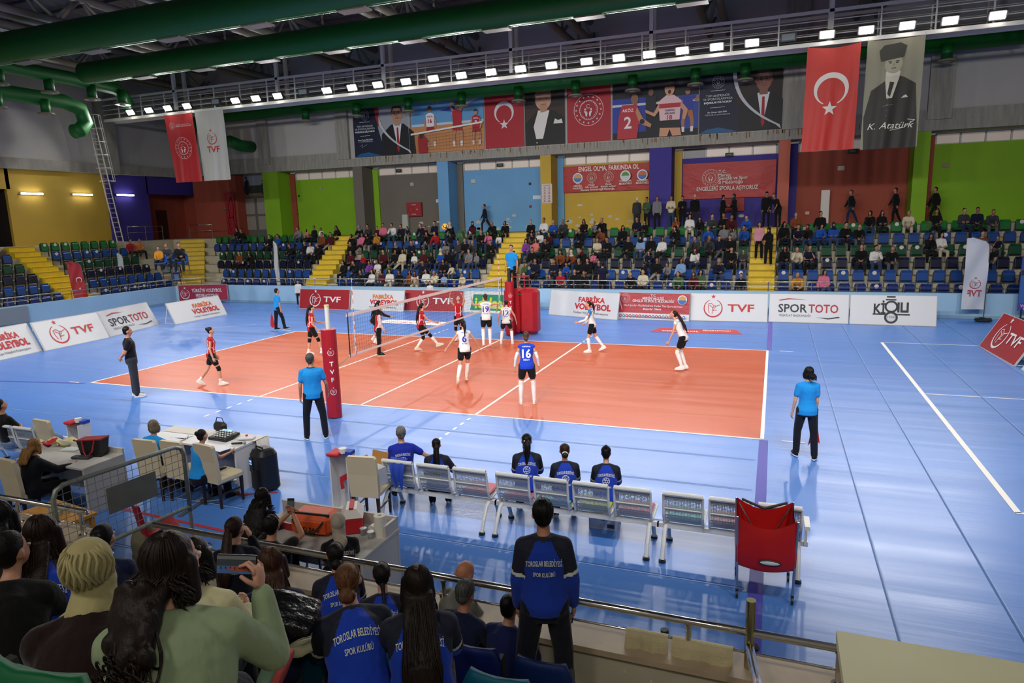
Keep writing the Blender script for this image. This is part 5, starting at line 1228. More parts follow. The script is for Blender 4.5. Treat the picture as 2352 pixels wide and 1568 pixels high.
for row,txt in CROWD.items():
    items=[]
    for tok in txt.split():
        px=int(''.join(ch for ch in tok if ch.isdigit())); code=tok.lstrip('0123456789'); items.append((px,code))
    items.sort(); lastx=-99
    for n,(px,code) in enumerate(items):
        y=YR(row); z=ZR(row); child='c' in code[2:]
        p=ony(px,{1:640,2:612,3:583,4:556,5:530,6:505}[row],y-.1)
        spots.append((row,p.x,code))
        top=SHIRT[code[0]]; hs=code[1]; fem=hs in 'LHB'; style={'-':'short','L':crowd_rnd.choice(['wavy','long','bob']),'H':'hijab','B':'bun','x':crowd_rnd.choice(['bald','short'])}[hs]
        hc={'H':SHIRT[crowd_rnd.choice('kmngc')] ,'x':'#6f6c68'}.get(hs,crowd_rnd.choice(['#15110f','#1d1512','#2a1c14','#120f0e']))
        pi=crowd_rnd.randrange(len(POSES)); P=dict(POSES[pi]); P['fem']=fem
        slv=1 if crowd_rnd.random()<.9 else .5
        bot=crowd_rnd.choice(['#121318','#15171e','#1b2a48','#2c3f63','#111','#1d1d20','#55565a','#8d877a' if crowd_rnd.random()<.3 else '#16161a']); bot='#111114' if bot=='#111' else bot
        if code[0] in 'wc' and crowd_rnd.random()<.3: bot='#b5aa92'
        skin=crowd_rnd.choice(['#b07f66','#a87660','#bd8e76','#9c6c55'])
        lab='%s person in %s %s'%({'-':'short-haired','L':'long-haired','H':'headscarfed','B':'bun-haired','x':'thin-haired'}[hs],SNAME[code[0]],'jacket' if slv==1 and code[0] in 'knd' else 'top')
        if child: lab='%schild in %s top'%('long-haired ' if hs=='L' else '',SNAME[code[0]])
        lab+=', %s row, far stand, %s from left'%(['','front','second','third','fourth','fifth','top'][row],ORD[n+1] if n+1<len(ORD) else 'last')
        o,K,t=figure('person',P,dict(skin=skin,hair=(style,hc),top=(slv,.028 if slv==1 else .016,top),bot=(1,.014,bot),shoe='#1a1a1c'),(p.x,y-.02,z),180+crowd_rnd.uniform(-14,14),lab,2,key=('sit',pi,fem),group='spectators seated in the far stand')
        if child: o.scale=(.74,.74,.80); o.location.z+=.13
        else: k=crowd_rnd.uniform(1.0,1.08); o.scale=(k,k,k)
# ---- seats
allseats=[]
def aisle_clear(x,row):
    t=(row-.3)/6
    for a0,a1,w in((-5.85,-6.9,1.25),(5.1,4.6,1.35),(17.6,17.6,1.15)):
        c=a0+(a1-a0)*t
        if abs(x-c)<w/2+.3: return False
    return True
def corner_limit(row): return -13.3-.95*(row-1)*1.0
seatrnd=random.Random(5)
for row in range(1,7):
    x=18.5; xs=[]
    k=0
    while x<31: xs.append((x,'right of the right-hand yellow stairs')); x+=.6
    x=16.7
    while x>6.0: xs.append((x,'left of the right-hand yellow stairs')); x-=.6
    x=4.1
    while x>-4.9: xs.append((x,'left of the middle yellow stairs')); x-=.6
    x=-7.2
    while x>corner_limit(row)+.7: xs.append((x,'left of the left-hand yellow stairs')); x-=.6
    cnt={}
    for x,sec in xs:
        if not aisle_clear(x,row): continue
        cnt[sec]=cnt.get(sec,0)+1
        near=[c for c in spots if c[0]==row and abs(c[1]-x)<.31]
        occ=bool(near); col=ROWCOL[row]
        cn=CNAME[row]
        allseats.append(dict(loc=(x,YR(row)+.12,ZR(row)),rz=0,col=col,occ=occ,lab='%s%s folding seat, %s row, %s %s'%('occupied ' if occ else '',cn,['','front','second','third','fourth','fifth','top'][row],ORD[cnt[sec]],sec),sk=(seatrnd.random()<.16)))
    # left stand
    n=0
    for y in [17.0-.6*k for k in range(0,8)]+[10.2-.6*k for k in range(0,7)]:
        if y<4: continue
        if y>17.4 or (10.45<y<12.1): continue
        n+=1
        allseats.append(dict(loc=(XR(row)-.12,y,ZR(row)),rz=90,col=ROWCOL[row],occ=False,lab='%s folding seat of the left stand, %s row, %s from the far corner'%(CNAME[row],['','front','second','third','fourth','fifth','top'][row],ORD[n]),sk=(seatrnd.random()<.25)))
# corner block left of the corner stairs (faces the camera diagonally)
for n,(px,py,row) in enumerate([(365,595,4),(388,595,4),(408,595,4),(383,615,3),(406,615,3),(405,633,2)]):
    p=onz(px,py,ZR(row)+.6); allseats.append(dict(loc=(p.x,p.y,ZR(row)),rz=30,col=ROWCOL[row],occ=False,lab='%s folding seat left of the corner stairs, %s row, %s of the small block'%(CNAME[row],['','front','second','third','fourth'][row],ORD[n+1]),sk=False))
for s_ in allseats: s_['d']=(V(s_['loc'])-CAMP).length
allseats.sort(key=lambda q:q['d'])
PV=[1,0]
def place_seat(q,group='folding seats of the stands'):
    k='down' if q['occ'] else 'up'; A=SP[k]; c=hx(q['col'])
    r=link('stadium_seat',A[0],None,c); r.location=q['loc']; r.rotation_euler=(0,0,math.radians(q['rz'])); tag(r,q['lab'],'seat',group)
    link('seat_pan',A[1],r,c); link('seat_rim',A[2],r); link('bracket',A[3],r)
    if q['sk'] and not q['occ']: link('sticker',SP['sticker'],r)
    return r
for q in allseats[:290]: place_seat(q)
g=G(); mats_=[flat('#2c2d2e',.5)]
for q in allseats[290:]:
    A=SP['down' if q['occ'] else 'up']; m=mat('seatp_'+q['col'].strip('#'),q['col'],.35)
    if m not in mats_: mats_.append(m)
    R=M.Translation(V(q['loc']))@M.Rotation(math.radians(q['rz']),4,'Z')
    parts=[(A[0],mats_.index(m)),(A[1],mats_.index(m)),(A[2],0),(A[3],0)]
    if q['sk']:
        ms=flat('#cfc8c6',.6)
        if ms not in mats_: mats_.append(ms)
        parts.append((SP['sticker'],mats_.index(ms)))
    for me,mi_ in parts: g.add([R@v.co for v in me.vertices],[tuple(p.vertices) for p in me.polygons],mi_)
o=g.obj('stadium_seats',mats_); tag(o,'remaining folding seats of the farthest stand sections','seats',kind='stuff')
# front railing of the stands
def railing(pts,z0,hh,label,step=1.6,posts=True,low=.5,parentgroup='stand railings',r=.022,name='railing',m=None):
    m=m or mat('rail_steel','#b8b9b5',.25,1); P=[V((*p,0)) for p in pts]; root=empty(name,P[0]+V((0,0,z0)),0,label,'railing',parentgroup); o=P[0]+V((0,0,z0))
    g=G(); g.tube([p+V((0,0,z0+hh))-o for p in P],r,8); g.obj('handrail',m,parent=root,smooth=True)
    g=G(); g.tube([p+V((0,0,z0+hh*low))-o for p in P],r*.5,6); g.obj('lower_rail',m,parent=root,smooth=True)
    for a_,b_ in zip(P,P[1:]):
        L=(b_-a_).length; n=max(1,round(L/step))
        for i in range(n+(1 if b_ is P[-1] else 0)):
            q=a_.lerp(b_,i/n); g=G(); g.cyl(q+V((0,0,z0))-o,q+V((0,0,z0+hh))-o,r*.9,n=8); g.cyl(q+V((0,0,z0))-o,q+V((0,0,z0+.02))-o,r*2,n=10); g.obj('post',m,parent=root,smooth=False)
    return root
railing([(33,17.28),(17.9,17.28),(6,17.28),(-13.2,17.28),(-14.28,16.2),(-14.28,4)],.97,.4,'low steel railing along the top of the light blue barrier')
railing([(-19.6,22.98),(-17.6,22.98)],3.5,.95,'steel guard rail at the top of the corner, beside brown wall',low=.6)
railing([(-20.9,19.2),(-20.9,21.9)],3.5,.95,'steel guard rail before the red-brown doorway, top left',low=.6)
g_=railing([(18.15,17.6),(18.15,22.6)],.9,.9,'dark handrail beside the right-hand yellow stairs',low=.6) ; g_.rotation_euler=(math.radians(27),0,0)
# ---- standing people of the far walkway
def walkpose(a=28,lean=4,arm=None): return dict(lean=lean,legs=(((.03,math.sin(math.radians(a)),-math.cos(math.radians(a))),(.0,.02,-1)),((.03,-math.sin(math.radians(a)),-math.cos(math.radians(a))),(0,-.45,-1))),feet=((5,0),(5,25)),arms=arm or (((.1,-.35,-1),(0,.1,-1)),((.1,.35,-1),(0,.6,-1))))
FOLDS=dict(arms=(FOLD,FOLD),lean=1); STD=dict(arms=(ARM_DOWN,ARM_DOWN),lean=2); TALK=dict(arms=(((.1,.1,-1),(-.2,1,.1)),((.1,.1,-1),(-.3,1,-.1))),lean=4,head=(0,10))
ST=[(1115,'n','short','#151515',walkpose(30),115,'man in navy jacket walking before the light blue wall','#16202c',26,1.72),
(1463,'d','cap','#cfcabc',STD,20,'man in light cap and grey jacket seen from behind, by yellow wall','#2a2c30',24.6,1.74),
(1486,'e','short','#141210',TALK,160,'man in olive black jacket beside the man with a light cap','#15151a',24.6,1.72),
(1509,'g','short','#1b1816',STD,185,'man in open grey jacket in front of the purple pillar','#15171c',24.6,1.76),
(1541,'c','short','#1b1512',FOLDS,180,'man in cream checked shirt with folded arms, purple wall','#26405c',24.6,1.75),
(1567,'k','short','#141110',TALK,170,'man in black coat left of the man with a white cap','#121214',24.6,1.72),
(1595,'k','cap','#b5a48c',STD,10,'man in black coat and beige cap seen from behind','#2a2a2c',24.6,1.78),
(1658,'k','bun','#15110f',TALK,-60,'woman in long black coat under the purple wall banner','#101012',25.2,1.72),
(1686,'k','hijab','#23323c',TALK,120,'person in black with dark headscarf facing the woman in long coat','#101012',25.2,1.75),
(1759,'k','short','#14100f',dict(arms=(ARM_DOWN,ARM_DOWN),lean=4,head=(0,25)),178,'man in black jacket, white shirt and blue scarf at stair top','#111114',23.4,1.74),
(1786,'k','short','#4a4744',dict(lean=34,arms=(((.1,.4,-1),(-.2,.5,-1)),((.1,.5,-1),(-.2,.8,-1))),head=(0,10)),140,'man in black T-shirt leaning over the stair handrail','#111114',23.5,1.74),
(1953,'k','short','#3c3835',walkpose(26),105,'man in black jacket and jeans walking past the red-brown wall','#1c2c4c',25.6,1.74),
(2054,'k','short','#1a1614',walkpose(16),100,'man in black leather jacket walking near the right portrait flag','#121319',25.6,1.74),
(2145,'k','short','#2a211d',walkpose(34),110,'man in black stepping past the right green pillar','#111215',25.6,1.76)]
for px,c,hs,hc,P,rz_,lab,bot,y,H_ in ST:
    P=dict(P); P['H']=H_; P['fem']=hs in('bun','hijab')
    p=ony(px,515,y); figure('person',P,dict(skin='#a87660',hair=('short' if hs=='cap' else hs,hc),top=(1 if 'T-shirt' not in lab else .5,.028,SHIRT[c]),bot=(1,.012,bot),shoe='#17171a'),(p.x,y,3.5 if y>23.1 else 3.5),rz_,lab,2,group=None)
for px,c,hs,hc,P,rz_,lab,bot,z,y in [(1742,'p','wavy','#3a2418',STD,175,'woman in pink and white top standing on the right-hand yellow stairs','#111114',2.1,20.3),(1764,'k','hood','#0e0e10',dict(arms=(FOLD,CHIN),lean=4),160,'woman in black hoodie and pale boots on right-hand yellow stairs','#0f0f12',1.85,19.9),
    (1384,'n','short','#1a1310',dict(arms=(ARM_DOWN,((.4,.3,-1),(.2,1,.1))),lean=2,hipyaw=0),20,'man in dark blue T-shirt standing at the railing among front seats','#0f0f12',.45,17.75)]:
    p=ony(px,600,y); P=dict(P); P['fem']=hs!='short'; figure('person',P,dict(skin='#b07f66',hair=(hs,hc),top=(1 if hs!='short' else .5,.024,SHIRT[c] if c!='p' else '#c98a98'),bot=(1,.012,bot),shoe='#b0a284' if c!='n' else '#222'+'224'),(p.x,y,z),rz_,lab,2)
# people of the left stand and ball children
for px,py,c,hs,lab in [(302,575,'r','short','man in red jacket lounging in the fifth row of left stand'),(323,577,'o','short','man in orange sweater beside the man in red, left stand')]:
    p=onx(px,py,XR(5)); P=dict(POSES[4]); figure('person',P,dict(skin='#a06f58',hair=(hs,'#17120f'),top=(1,.026,'#8c1a22' if c=='r' else '#b06a38'),bot=(1,.014,'#111114'),shoe='#111114'),(XR(5)+.02,p.y,ZR(5)),250,lab,2)
for k,(px,py,c,lab,ch) in enumerate([(363,572,'y','child in black and yellow jacket in the corner seats',1),(384,568,'d','man in dark jacket in the corner seats beside yellow stairs',0),(412,570,'k','man in black T-shirt right next to the corner stairs',0)]):
    p=onz(px,py,ZR(5)+1.0); o,K,t=figure('person',dict(POSES[[0,3,2][k]]),dict(skin='#a87660',hair=('short','#17120f'),top=(1,.026,SHIRT[c]),bot=(1,.014,'#15161c'),shoe='#111114'),(p.x,p.y,ZR(5)),215,lab,2)
    G().box((0,0,.42),(.44,.4,.05),bev=.02).obj('x',PLAS()) if 0 else None
    q=dict(loc=(p.x,p.y+.12,ZR(5)),rz=32,col='#1d509c',occ=True,lab='blue seat under %s'%lab.replace(' in the corner seats',''),sk=False); q['lab']='blue corner seat holding the '+lab.split(' in the')[0].split(' right')[0]; place_seat(q,None)
    if ch: o.scale=(.75,.75,.8); o.location.z+=.1
p=ony(402,632,17.9); figure('person',dict(STD,H=1.1),dict(skin='#8a5f4a',hair=('short','#17120f'),top=(1,.02,'#a89a84'),bot=(1,.012,'#15161c'),shoe='#111114'),(p.x,17.9,.45),150,'small child in beige top at the corner railing',2)
for px,lab,hs,fem in [(700,'ball boy in white shirt behind the first red board','short',False),(1024,'ball girl in white shirt behind the second red board','pony',True)]:
    p=onz(px,700); o,K,t=figure('person',dict(STD,H=1.38,fem=fem,head=(20,5)),dict(skin='#b07f66',hair=(hs,'#17120f'),top=(1,.02,'#d2d2d0'),bot=(1,.012,'#15161c'),shoe='#d0d0d0'),(p.x,16.3,0),200,lab,2)
# ================================================================= players and officials on court
def face(px,a): return 21.2-math.degrees(math.atan((px-1176)/FPX))+a     # a: 0 away from the photographer, -90 towards image right
WS='#e2e0dc'; REDJ='#a8141f'; SK1='#c99478'; SK2='#b98268'; BLK='#0e0e10'; BLUEJ='#1a3fb8'; NAVY='#0c1024'; SKY='#1a86cf'
def redfn(K,c):
    q=(K['Rc'].transposed()@(c-K['pel'])); s=K['s']
    return 1 if (abs(abs(q.x)-.10*s)<.012*s and .05<q.z/s<.42) or (abs(q.x)>.02 and abs(q.z-.10*s-abs(q.x)*.9)<.010) else 0
def player(px,py,P,look,label,a,name='person',lift=0,z=0,lod=1):
    b=onz(px,py,z); P=dict(P); P.setdefault('fem',True); P.setdefault('H',1.68); P['lift']=lift
    return figure(name,P,look,(b.x,b.y,z),face(px,a),label,lod)
RL=dict(skin=SK1,top=(0,.014,REDJ),bot=(.3,.010,BLK),shoe='#dedad4',topfn=redfn,top2='#e3cfcc',sock=WS,socklen=.25)
def R_(**k): d=dict(RL); d.update(k); return d
player(493,884,dict(H=1.63,legs=(((.0,-.35,-1),(.0,-.75,-1)),((.03,.42,-1),(0,.05,-1))),feet=((5,28),(5,-5)),lean=3,arms=(((.12,.0,-1),(.05,.35,-1)),((.12,-.1,-1),(.05,.25,-1))),head=(0,0)),R_(hair=('bun','#17110e'),pads=(None,BLK)),'red-shirted player with hair bun walking at left end of court',-95)
player(720,815,dict(H=1.66,legs=(((.0,-.2,-1),(.0,-.15,-1)),((.03,.5,-1),(0,.25,-1))),feet=((5,5),(5,0)),lean=5,arms=(((.12,.5,-1),(.0,1,-.25)),((.12,-.05,-1),(.05,.7,-.8))),head=(0,5)),R_(hair=('longpony','#17110e'),pads=(BLK,BLK)),'red-shirted player with long ponytail walking beside near net post',-85)
o,K,t=player(872,816,dict(H=1.62,legs=(((.03,.12,-1),(0,-.15,-1)),((.06,-.05,-1),(0,.0,-1))),lean=6,arms=(((.1,.15,-1),(.05,.6,-1)),((.1,.1,-1),(.0,.5,-1))),head=(0,8)),R_(top=(1,.014,'#c8b8b6'),hair=('hijab',BLK),bot=(1,.010,BLK),shoe='#1c2426',topfn=lambda K,c:1 if abs((K['Rs'].transposed()@(c-K['pel'])).x)<.135*K['s'] and c.z<K['neck'].z+.1 else 0,top2=REDJ,sock=WS),'player in red and white long sleeves with black headscarf behind net',-80)
player(862,788,dict(H=1.6,legs=(((.25,.55,-1),(.1,-.6,-1)),((.25,.35,-1),(.1,-.5,-1))),lean=24,feet=((5,15),(5,15)),arms=(((.9,.6,-.8),(.3,1,-.3)),((.6,.7,-.9),(.2,1,-.35))),head=(0,-8)),R_(top=(1,.014,BLK),hair=('longpony','#14100e'),skin=SK1,pads=(BLK,BLK),topfn=None),'crouching player in black long sleeves behind the headscarfed player',-75)
player(969,806,dict(H=1.66,legs=(((.05,.25,-1),(.0,-.75,-1)),((.1,.95,-1),(.0,.75,-1))),feet=((5,15),(5,-15)),lean=9,arms=(((.1,.3,-1),(.1,.3,-1)),((.15,.75,-1),(.05,1,-.35))),head=(0,-5)),R_(hair=('longpony','#110d0c'),pads=(BLK,BLK),sock=WS,socklen=.75,shoe='#cfcaa8'),'red-shirted player lunging to the right behind the net',-80)
player(1056,783,dict(H=1.62,legs=(((.03,.15,-1),(0,-.15,-1)),((.05,.25,-1),(0,-.35,-1))),lean=-3,arms=(((.45,.5,.6),(-.2,.5,1)),((.45,.5,.6),(-.2,.5,1))),head=(0,-38)),R_(hair=('bun','#2a1d16'),pads=(BLK,BLK),skin='#d0a083'),'red-shirted setter with raised hands looking up behind the net',165)
WLk=dict(skin=SK1,top=(0,.014,'#dcdad8'),bot=(.28,.010,BLK),shoe='#e4e2de',sock='#e6e4e2',socklen=.95)
def W_(**k): d=dict(WLk); d.update(k); return d
def num(K,t,n,nm='',c='#2530b0',big=.2): lettering(t,K,[(n,-.22,big,.08*len(n)+.05,0,.03)]+([(nm,-.36,.035,.15,0)] if nm else [])+[('TOROSLAR',-.06,.03,.2,.01)],c)
o,K,t=player(1119,803,dict(H=1.72,legs=(((.05,.1,-1),(0,-.35,-1)),((.05,.05,-1),(0,-.2,-1))),feet=((5,30),(5,35)),lean=8,arms=(((.75,.35,-.05),(.2,.7,.5)),((.75,.35,-.02),(-.1,.6,-.9))),head=(0,-15)),W_(hair=('lowbun','#3a271c'),pads=(WS,WS)),'white-shirted player number 19 jumping at the net',0,lift=.06); num(K,t,'19','BİLGE')
o,K,t=player(1164,790,dict(H=1.66,legs=(((.22,.55,-1),(.08,-.5,-1)),((.22,.55,-1),(.08,-.5,-1))),lean=26,arms=(((.6,.35,-1),(.15,.4,-1)),((.6,.25,-1),(.2,.4,-1))),head=(0,-18)),W_(hair=('bun','#1a1310')),'white-shirted player number 12 crouching by the red post',-5); num(K,t,'12','İPEK')
o,K,t=player(1070,880,dict(H=1.66,legs=(((.12,-.1,-1),(.35,-.75,-1)),((.0,.32,-1),(-.1,.1,-1))),feet=((5,55),(5,5)),lean=9,arms=(((.8,.15,-1),(.75,.2,-1)),((.75,.2,-1),(.5,.3,-1))),head=(0,-8)),W_(hair=('pony','#17120f'),pads=(None,None),shoe='#d8cf9a'),'white-shirted player number 6 running with arms spread',8,lift=.0); num(K,t,'6','AYŞE')
o,K,t=player(1212,927,dict(H=1.70,legs=(((.14,.08,-1),(.02,-.06,-1)),((.14,.08,-1),(.02,-.06,-1))),lean=8,wide=1.06,arms=(((.35,.05,-1),(.15,.25,-1)),((.35,.05,-1),(.15,.3,-1))),head=(-4,-8)),W_(top=(0,.014,BLUEJ),hair=('lowbun','#4a3424'),pads=(WS,WS),armsleeve=WS,bot=(.3,.012,BLK)),'player number 16 in blue shirt standing with her back to camera',0); num(K,t,'16','MİRAY','#e6e6ea',.21)
o,K,t=player(1360,808,dict(H=1.66,legs=(((.02,.3,-1),(0,-.1,-1)),((.05,-.3,-1),(0,-.75,-1))),feet=((5,0),(5,25)),lean=10,arms=(((.1,.5,-1),(.0,1,-.3)),((.2,-.1,-1),(.1,.8,-.6))),head=(0,-6)),W_(hair=('pony','#241913'),topfn=yoke,top2='#2a7cc4',armsleeve=WS),'white and blue player number 1 looking up at left, mid court',88); num(K,t,'1')
o,K,t=player(1568,850,dict(H=1.72,legs=(((.05,.35,-1),(0,-.35,-1)),((.08,.2,-1),(0,-.35,-1))),lean=26,feet=((5,5),(5,10)),arms=(((.12,.25,-1),(.0,.45,-1)),((.12,-.5,-1),(.1,.1,-1))),head=(0,-18)),W_(hair=('longpony','#241812'),pads=(WS,WS)),'white-shirted player with long ponytail bending forward, rightmost on court',80); num(K,t,'7')
POL=dict(top=(.5,.02,SKY),bot=(1,.014,'#0d101c'),shoe='#101114',sole='#e0ded8')
def O_(**k): d=dict(POL); d.update(k); return d
player(727,1006,dict(H=1.74,fem=False,wide=1.04,legs=(((.16,.05,-1),(.05,-.05,-1)),((.18,-.05,-1),(.05,-.1,-1))),lean=2,arms=(((.2,-.02,-1),(.05,.2,-1)),((.35,.1,-1),(.15,.5,-1))),head=(-28,-4)),O_(skin='#b07a5e',hair=('short','#4a4846'),topfn=lambda K,c:1 if (c-K['neck']).length<.085 else 0,top2='#14182a'),'second referee in light blue polo standing by the near post',2,lod=0)
o,K,t=player(641,758,dict(H=1.72,fem=False,legs=(((.05,-.1,-1),(0,-.1,-1)),((.1,.35,-1),(0,.15,-1))),lean=4,arms=(((.1,.1,-1),(.0,.2,-1)),((.1,.05,-1),(.0,.15,-1))),head=(0,0)),O_(skin=SK2,hair=('short','#17120f')),'line judge in light blue polo holding red flag on far left',-70)
b=onz(632,757); g=G(); g.tube([(0,0,.75),(.02,0,.62),(.06,0,.55)],.008,6); g.ext([(-.02,0,.66),(.07,-.02,.62),(.13,0,.14),(-.02,.02,.1),(-.1,0,.2)],(0,.012,0)); o=g.obj('signal_flag',mat('flag_red','#b01820',.6)); o.location=(b.x+.0,b.y-.15,0); tag(o,'red signal flag hanging from hand of the left line judge','flag')
player(1848,1052,dict(H=1.62,legs=(((.1,.22,-1),(.02,-.02,-1)),((.1,-.05,-1),(.02,-.2,-1))),feet=((10,0),(20,5)),lean=3,arms=(((.22,.0,-1),(.12,.2,-1)),((.1,.05,-1),(.0,.3,-1))),head=(30,0)),O_(skin='#c89a80',hair=('bob','#0f0c0c')),'woman line judge in light blue polo at the right, back to camera',12,lod=0)
b=onz(1862,1045); g=G(); g.ext([(0,0,.66),(.09,.02,.6),(.14,0,.25),(.03,.03,.33),(-.06,0,.22),(-.02,0,.5)],(0,.012,0)); o=g.obj('signal_flag',mat('flag_red','#b01820',.6)); o.location=(b.x,b.y-.12,0); o.rotation_euler=(0,0,.35); tag(o,'red signal flag beside the trousers of the woman line judge','flag')
player(313,910,dict(H=1.82,fem=False,legs=(((.08,.0,-1),(0,-.02,-1)),((.08,.06,-1),(0,.0,-1))),lean=-2,arms=(((.1,-.45,-1),(-.75,-.35,-.5)),((.1,-.45,-1),(-.75,-.35,-.5))),head=(0,2)),dict(skin=SK2,hair=('short','#100c0a'),top=(.5,.022,'#0e0e10'),bot=(1,.02,'#2c2f36'),shoe='#d8d6d0'),'coach in black polo standing with hands behind his back at left',-88)
# ---- first referee on the padded stand
RB=V((9.25,10.35,0)); MRED=mat('pad_red','#a01420',.4,bump=(2,(1,1,.3),.3,.03))
r=empty('referee_stand',RB,0,'tall red padded referee stand beside the far net post','stand')
g=G(); g.box((-.28,.2,.86),(.62,.7,1.7),bev=.08); g.obj('platform_pad',MRED,parent=r)
g=G(); pts=[(.05+.5*math.sin(t),-.1-.5*math.cos(t)+.2) for t in [PI*j/10 for j in range(11)]]
g.box((.36,.15,.86),(.7,.62,1.72),bev=.14); g.obj('side_pad',MRED,parent=r)
g=G(); 
for x,y in((-.2,-.1),(.25,-.1),(-.2,.45),(.25,.45)): g.cyl((x,y,1.6),(x,y,2.15),.02,n=6)
g.box((.0,-.1,2.15),(.5,.03,.03)); g.box((.0,.45,2.15),(.5,.03,.03)); g.box((.25,.18,2.15),(.03,.55,.03)); g.obj('top_rail',mat('rail_red','#9c1820',.4),parent=r)
G().box((0,.18,1.5),(.6,.6,.05)).obj('platform',flat('#3a3a3c'),parent=r)
o,K,t=figure('person',dict(H=1.78,fem=False,lean=2,arms=(((.25,.05,-1),(.05,.3,-1)),((.22,.02,-1),(.02,.2,-1))),head=(12,8)),O_(skin=SK2,hair=('short','#17120f')),(8.93,10.5,1.53),176,'first referee in light blue polo standing high on the red stand',1)
a_=Art(.0); a_.ell(0,0,.035,.04,'#c83a34')
# ---- posts, pads, net
MPAD=MRED
def post(x,y,label,pad_h,lname):
    r=empty('net_post',(x,y,0),0,label,'net post','net posts'); g=G(); g.cyl((0,0,0),(0,0,2.5),.05,n=14); g.obj('pole',flat('#cfccc2',.35) if y<5 else flat('#1c1e20'),parent=r,smooth=False)
    G().cyl((0,0,2.5),(0,0,2.54),.055,n=14).obj('cap',flat('#cdb98a'),parent=r)
    g=G(); n=18; rs=[[V((.17*math.cos(2*PI*i/n),.16*math.sin(2*PI*i/n),z)) for i in range(n)] for z in (0.02,.05,1,1.96,2.0)]; g.rings(rs); o=g.obj('pad',MPAD,parent=r,smooth=False)
    a=Art(.0); tvf_logo(a,0,1.6-.1,.07,'#e4dada'); tvf_logo(a,0,.62,.07,'#e4dada')
    for k,c in enumerate('TVF'): a.text(c,0,1.25-.18*k,.1,c='#e4dada')
    me=bpy.data.meshes.new('print'); A0=math.radians(-50 if y<5 else -60); 
    vs=[]
    for p in a.v:
        t=A0+p[0]/.17; vs.append((.176*math.cos(t),.168*math.sin(t),p[1]))
    me.from_pydata(vs,[],a.f); 
    for m_ in a.mats: me.materials.append(m_)
    me.polygons.foreach_set('material_index',a.m); link('print',me,r); return r
post(9,-1.0,'near volleyball net post in tall red pad',2,''); post(9,10.0,'far volleyball net post in red padding before the referee stand',2,'')
nr=empty('volleyball_net',(9,4.5,0),0,'white-banded volleyball net stretched across the court','net')
g=G()
def sagz(y): return 0
y0,y1=-4.75,4.75
for i in range(96): y=y0+(y1-y0)*i/95; g.cyl((0,y,1.26),(0,y,2.2),.0022,n=3,cap=False)
for j in range(10): z=1.27+.097*j; g.cyl((0,y0,z),(0,y1,z),.0022,n=3,cap=False)
g.obj('mesh_cord',flat('#16161a'),parent=nr)
MT=mat('net_tape','#e3d5cf',.6)
G().box((0,0,2.205),(.012,9.6,.075)).obj('top_band',MT,parent=nr); G().box((0,0,1.255),(.012,9.6,.05)).obj('bottom_band',MT,parent=nr)
for y in(-4.5,4.5):
    G().box((-.01,y,1.73),(.012,.055,1.02)).obj('side_band',flat('#e6e4e0'),parent=nr)
    an=G(); 
    for k in range(18): an.cyl((.015,y-.02,1.24+.1*k),(.015,y-.02,1.34+.1*k),.006,n=6,mi=k%2)
    an.obj('antenna',[flat('#b01c26'),flat('#e6e2dc')],parent=nr)
for y in(y0,y1): G().cyl((0,y,1.22),(0,y,2.26),.014,n=6).obj('end_rod',flat('#16161a'),parent=nr)
g=G(); 
for s_,y in((-1,y0),(1,y1)):
    e=s_*5.45; g.cyl((0,y,2.22),(0,e,2.38),.006,n=5); g.cyl((0,y,1.26),(0,e,1.05),.006,n=5)
g.obj('tension_cord',flat('#2f8f6a'),parent=nr)
# ball in the air
d=ray(1022,521); bp=CAMP+d*21.8
g=G(); g.ell((0,0,0),(.105,.105,.105),None,24); me=g.mesh('volleyball',[mat('ball_yellow','#d8a51c',.45),flat('#1c2450')]); shade(me)
for p in me.polygons:
    c=p.center.normalized(); p.material_index=1 if (abs(c.x*.5+c.z*.6-.1)<.13 and c.y<.4) or abs(c.x-.75)<.09 else 0
o=link('volleyball',me); o.location=bp; tag(o,'yellow and blue volleyball flying above the net','ball')
# ================================================================= near side: benches, tables, chairs, cart, railing
MW=mat('bench_white','#d6d7d6',.4)
def perf_mat():
    if 'perforated' in MATS: return MATS['perforated']
    m=mat('perforated','#a4a9ac',.45); nt=m.node_tree; b=nt.nodes['Principled BSDF']; tc=nt.nodes.new('ShaderNodeTexCoord'); mp=nt.nodes.new('ShaderNodeMapping'); mp.inputs['Scale'].default_value=(55,55,55)
    nt.links.new(tc.outputs['Object'],mp.inputs[0]); ck=nt.nodes.new('ShaderNodeTexVoronoi'); ck.inputs['Scale'].default_value=1.0; ck.inputs['Randomness'].default_value=0; nt.links.new(mp.outputs[0],ck.inputs['Vector'])
    lt=nt.nodes.new('ShaderNodeMath'); lt.operation='GREATER_THAN'; lt.inputs[1].default_value=.34; nt.links.new(ck.outputs['Distance'],lt.inputs[0]); nt.links.new(lt.outputs[0],b.inputs['Alpha']); return m
MPF=perf_mat()
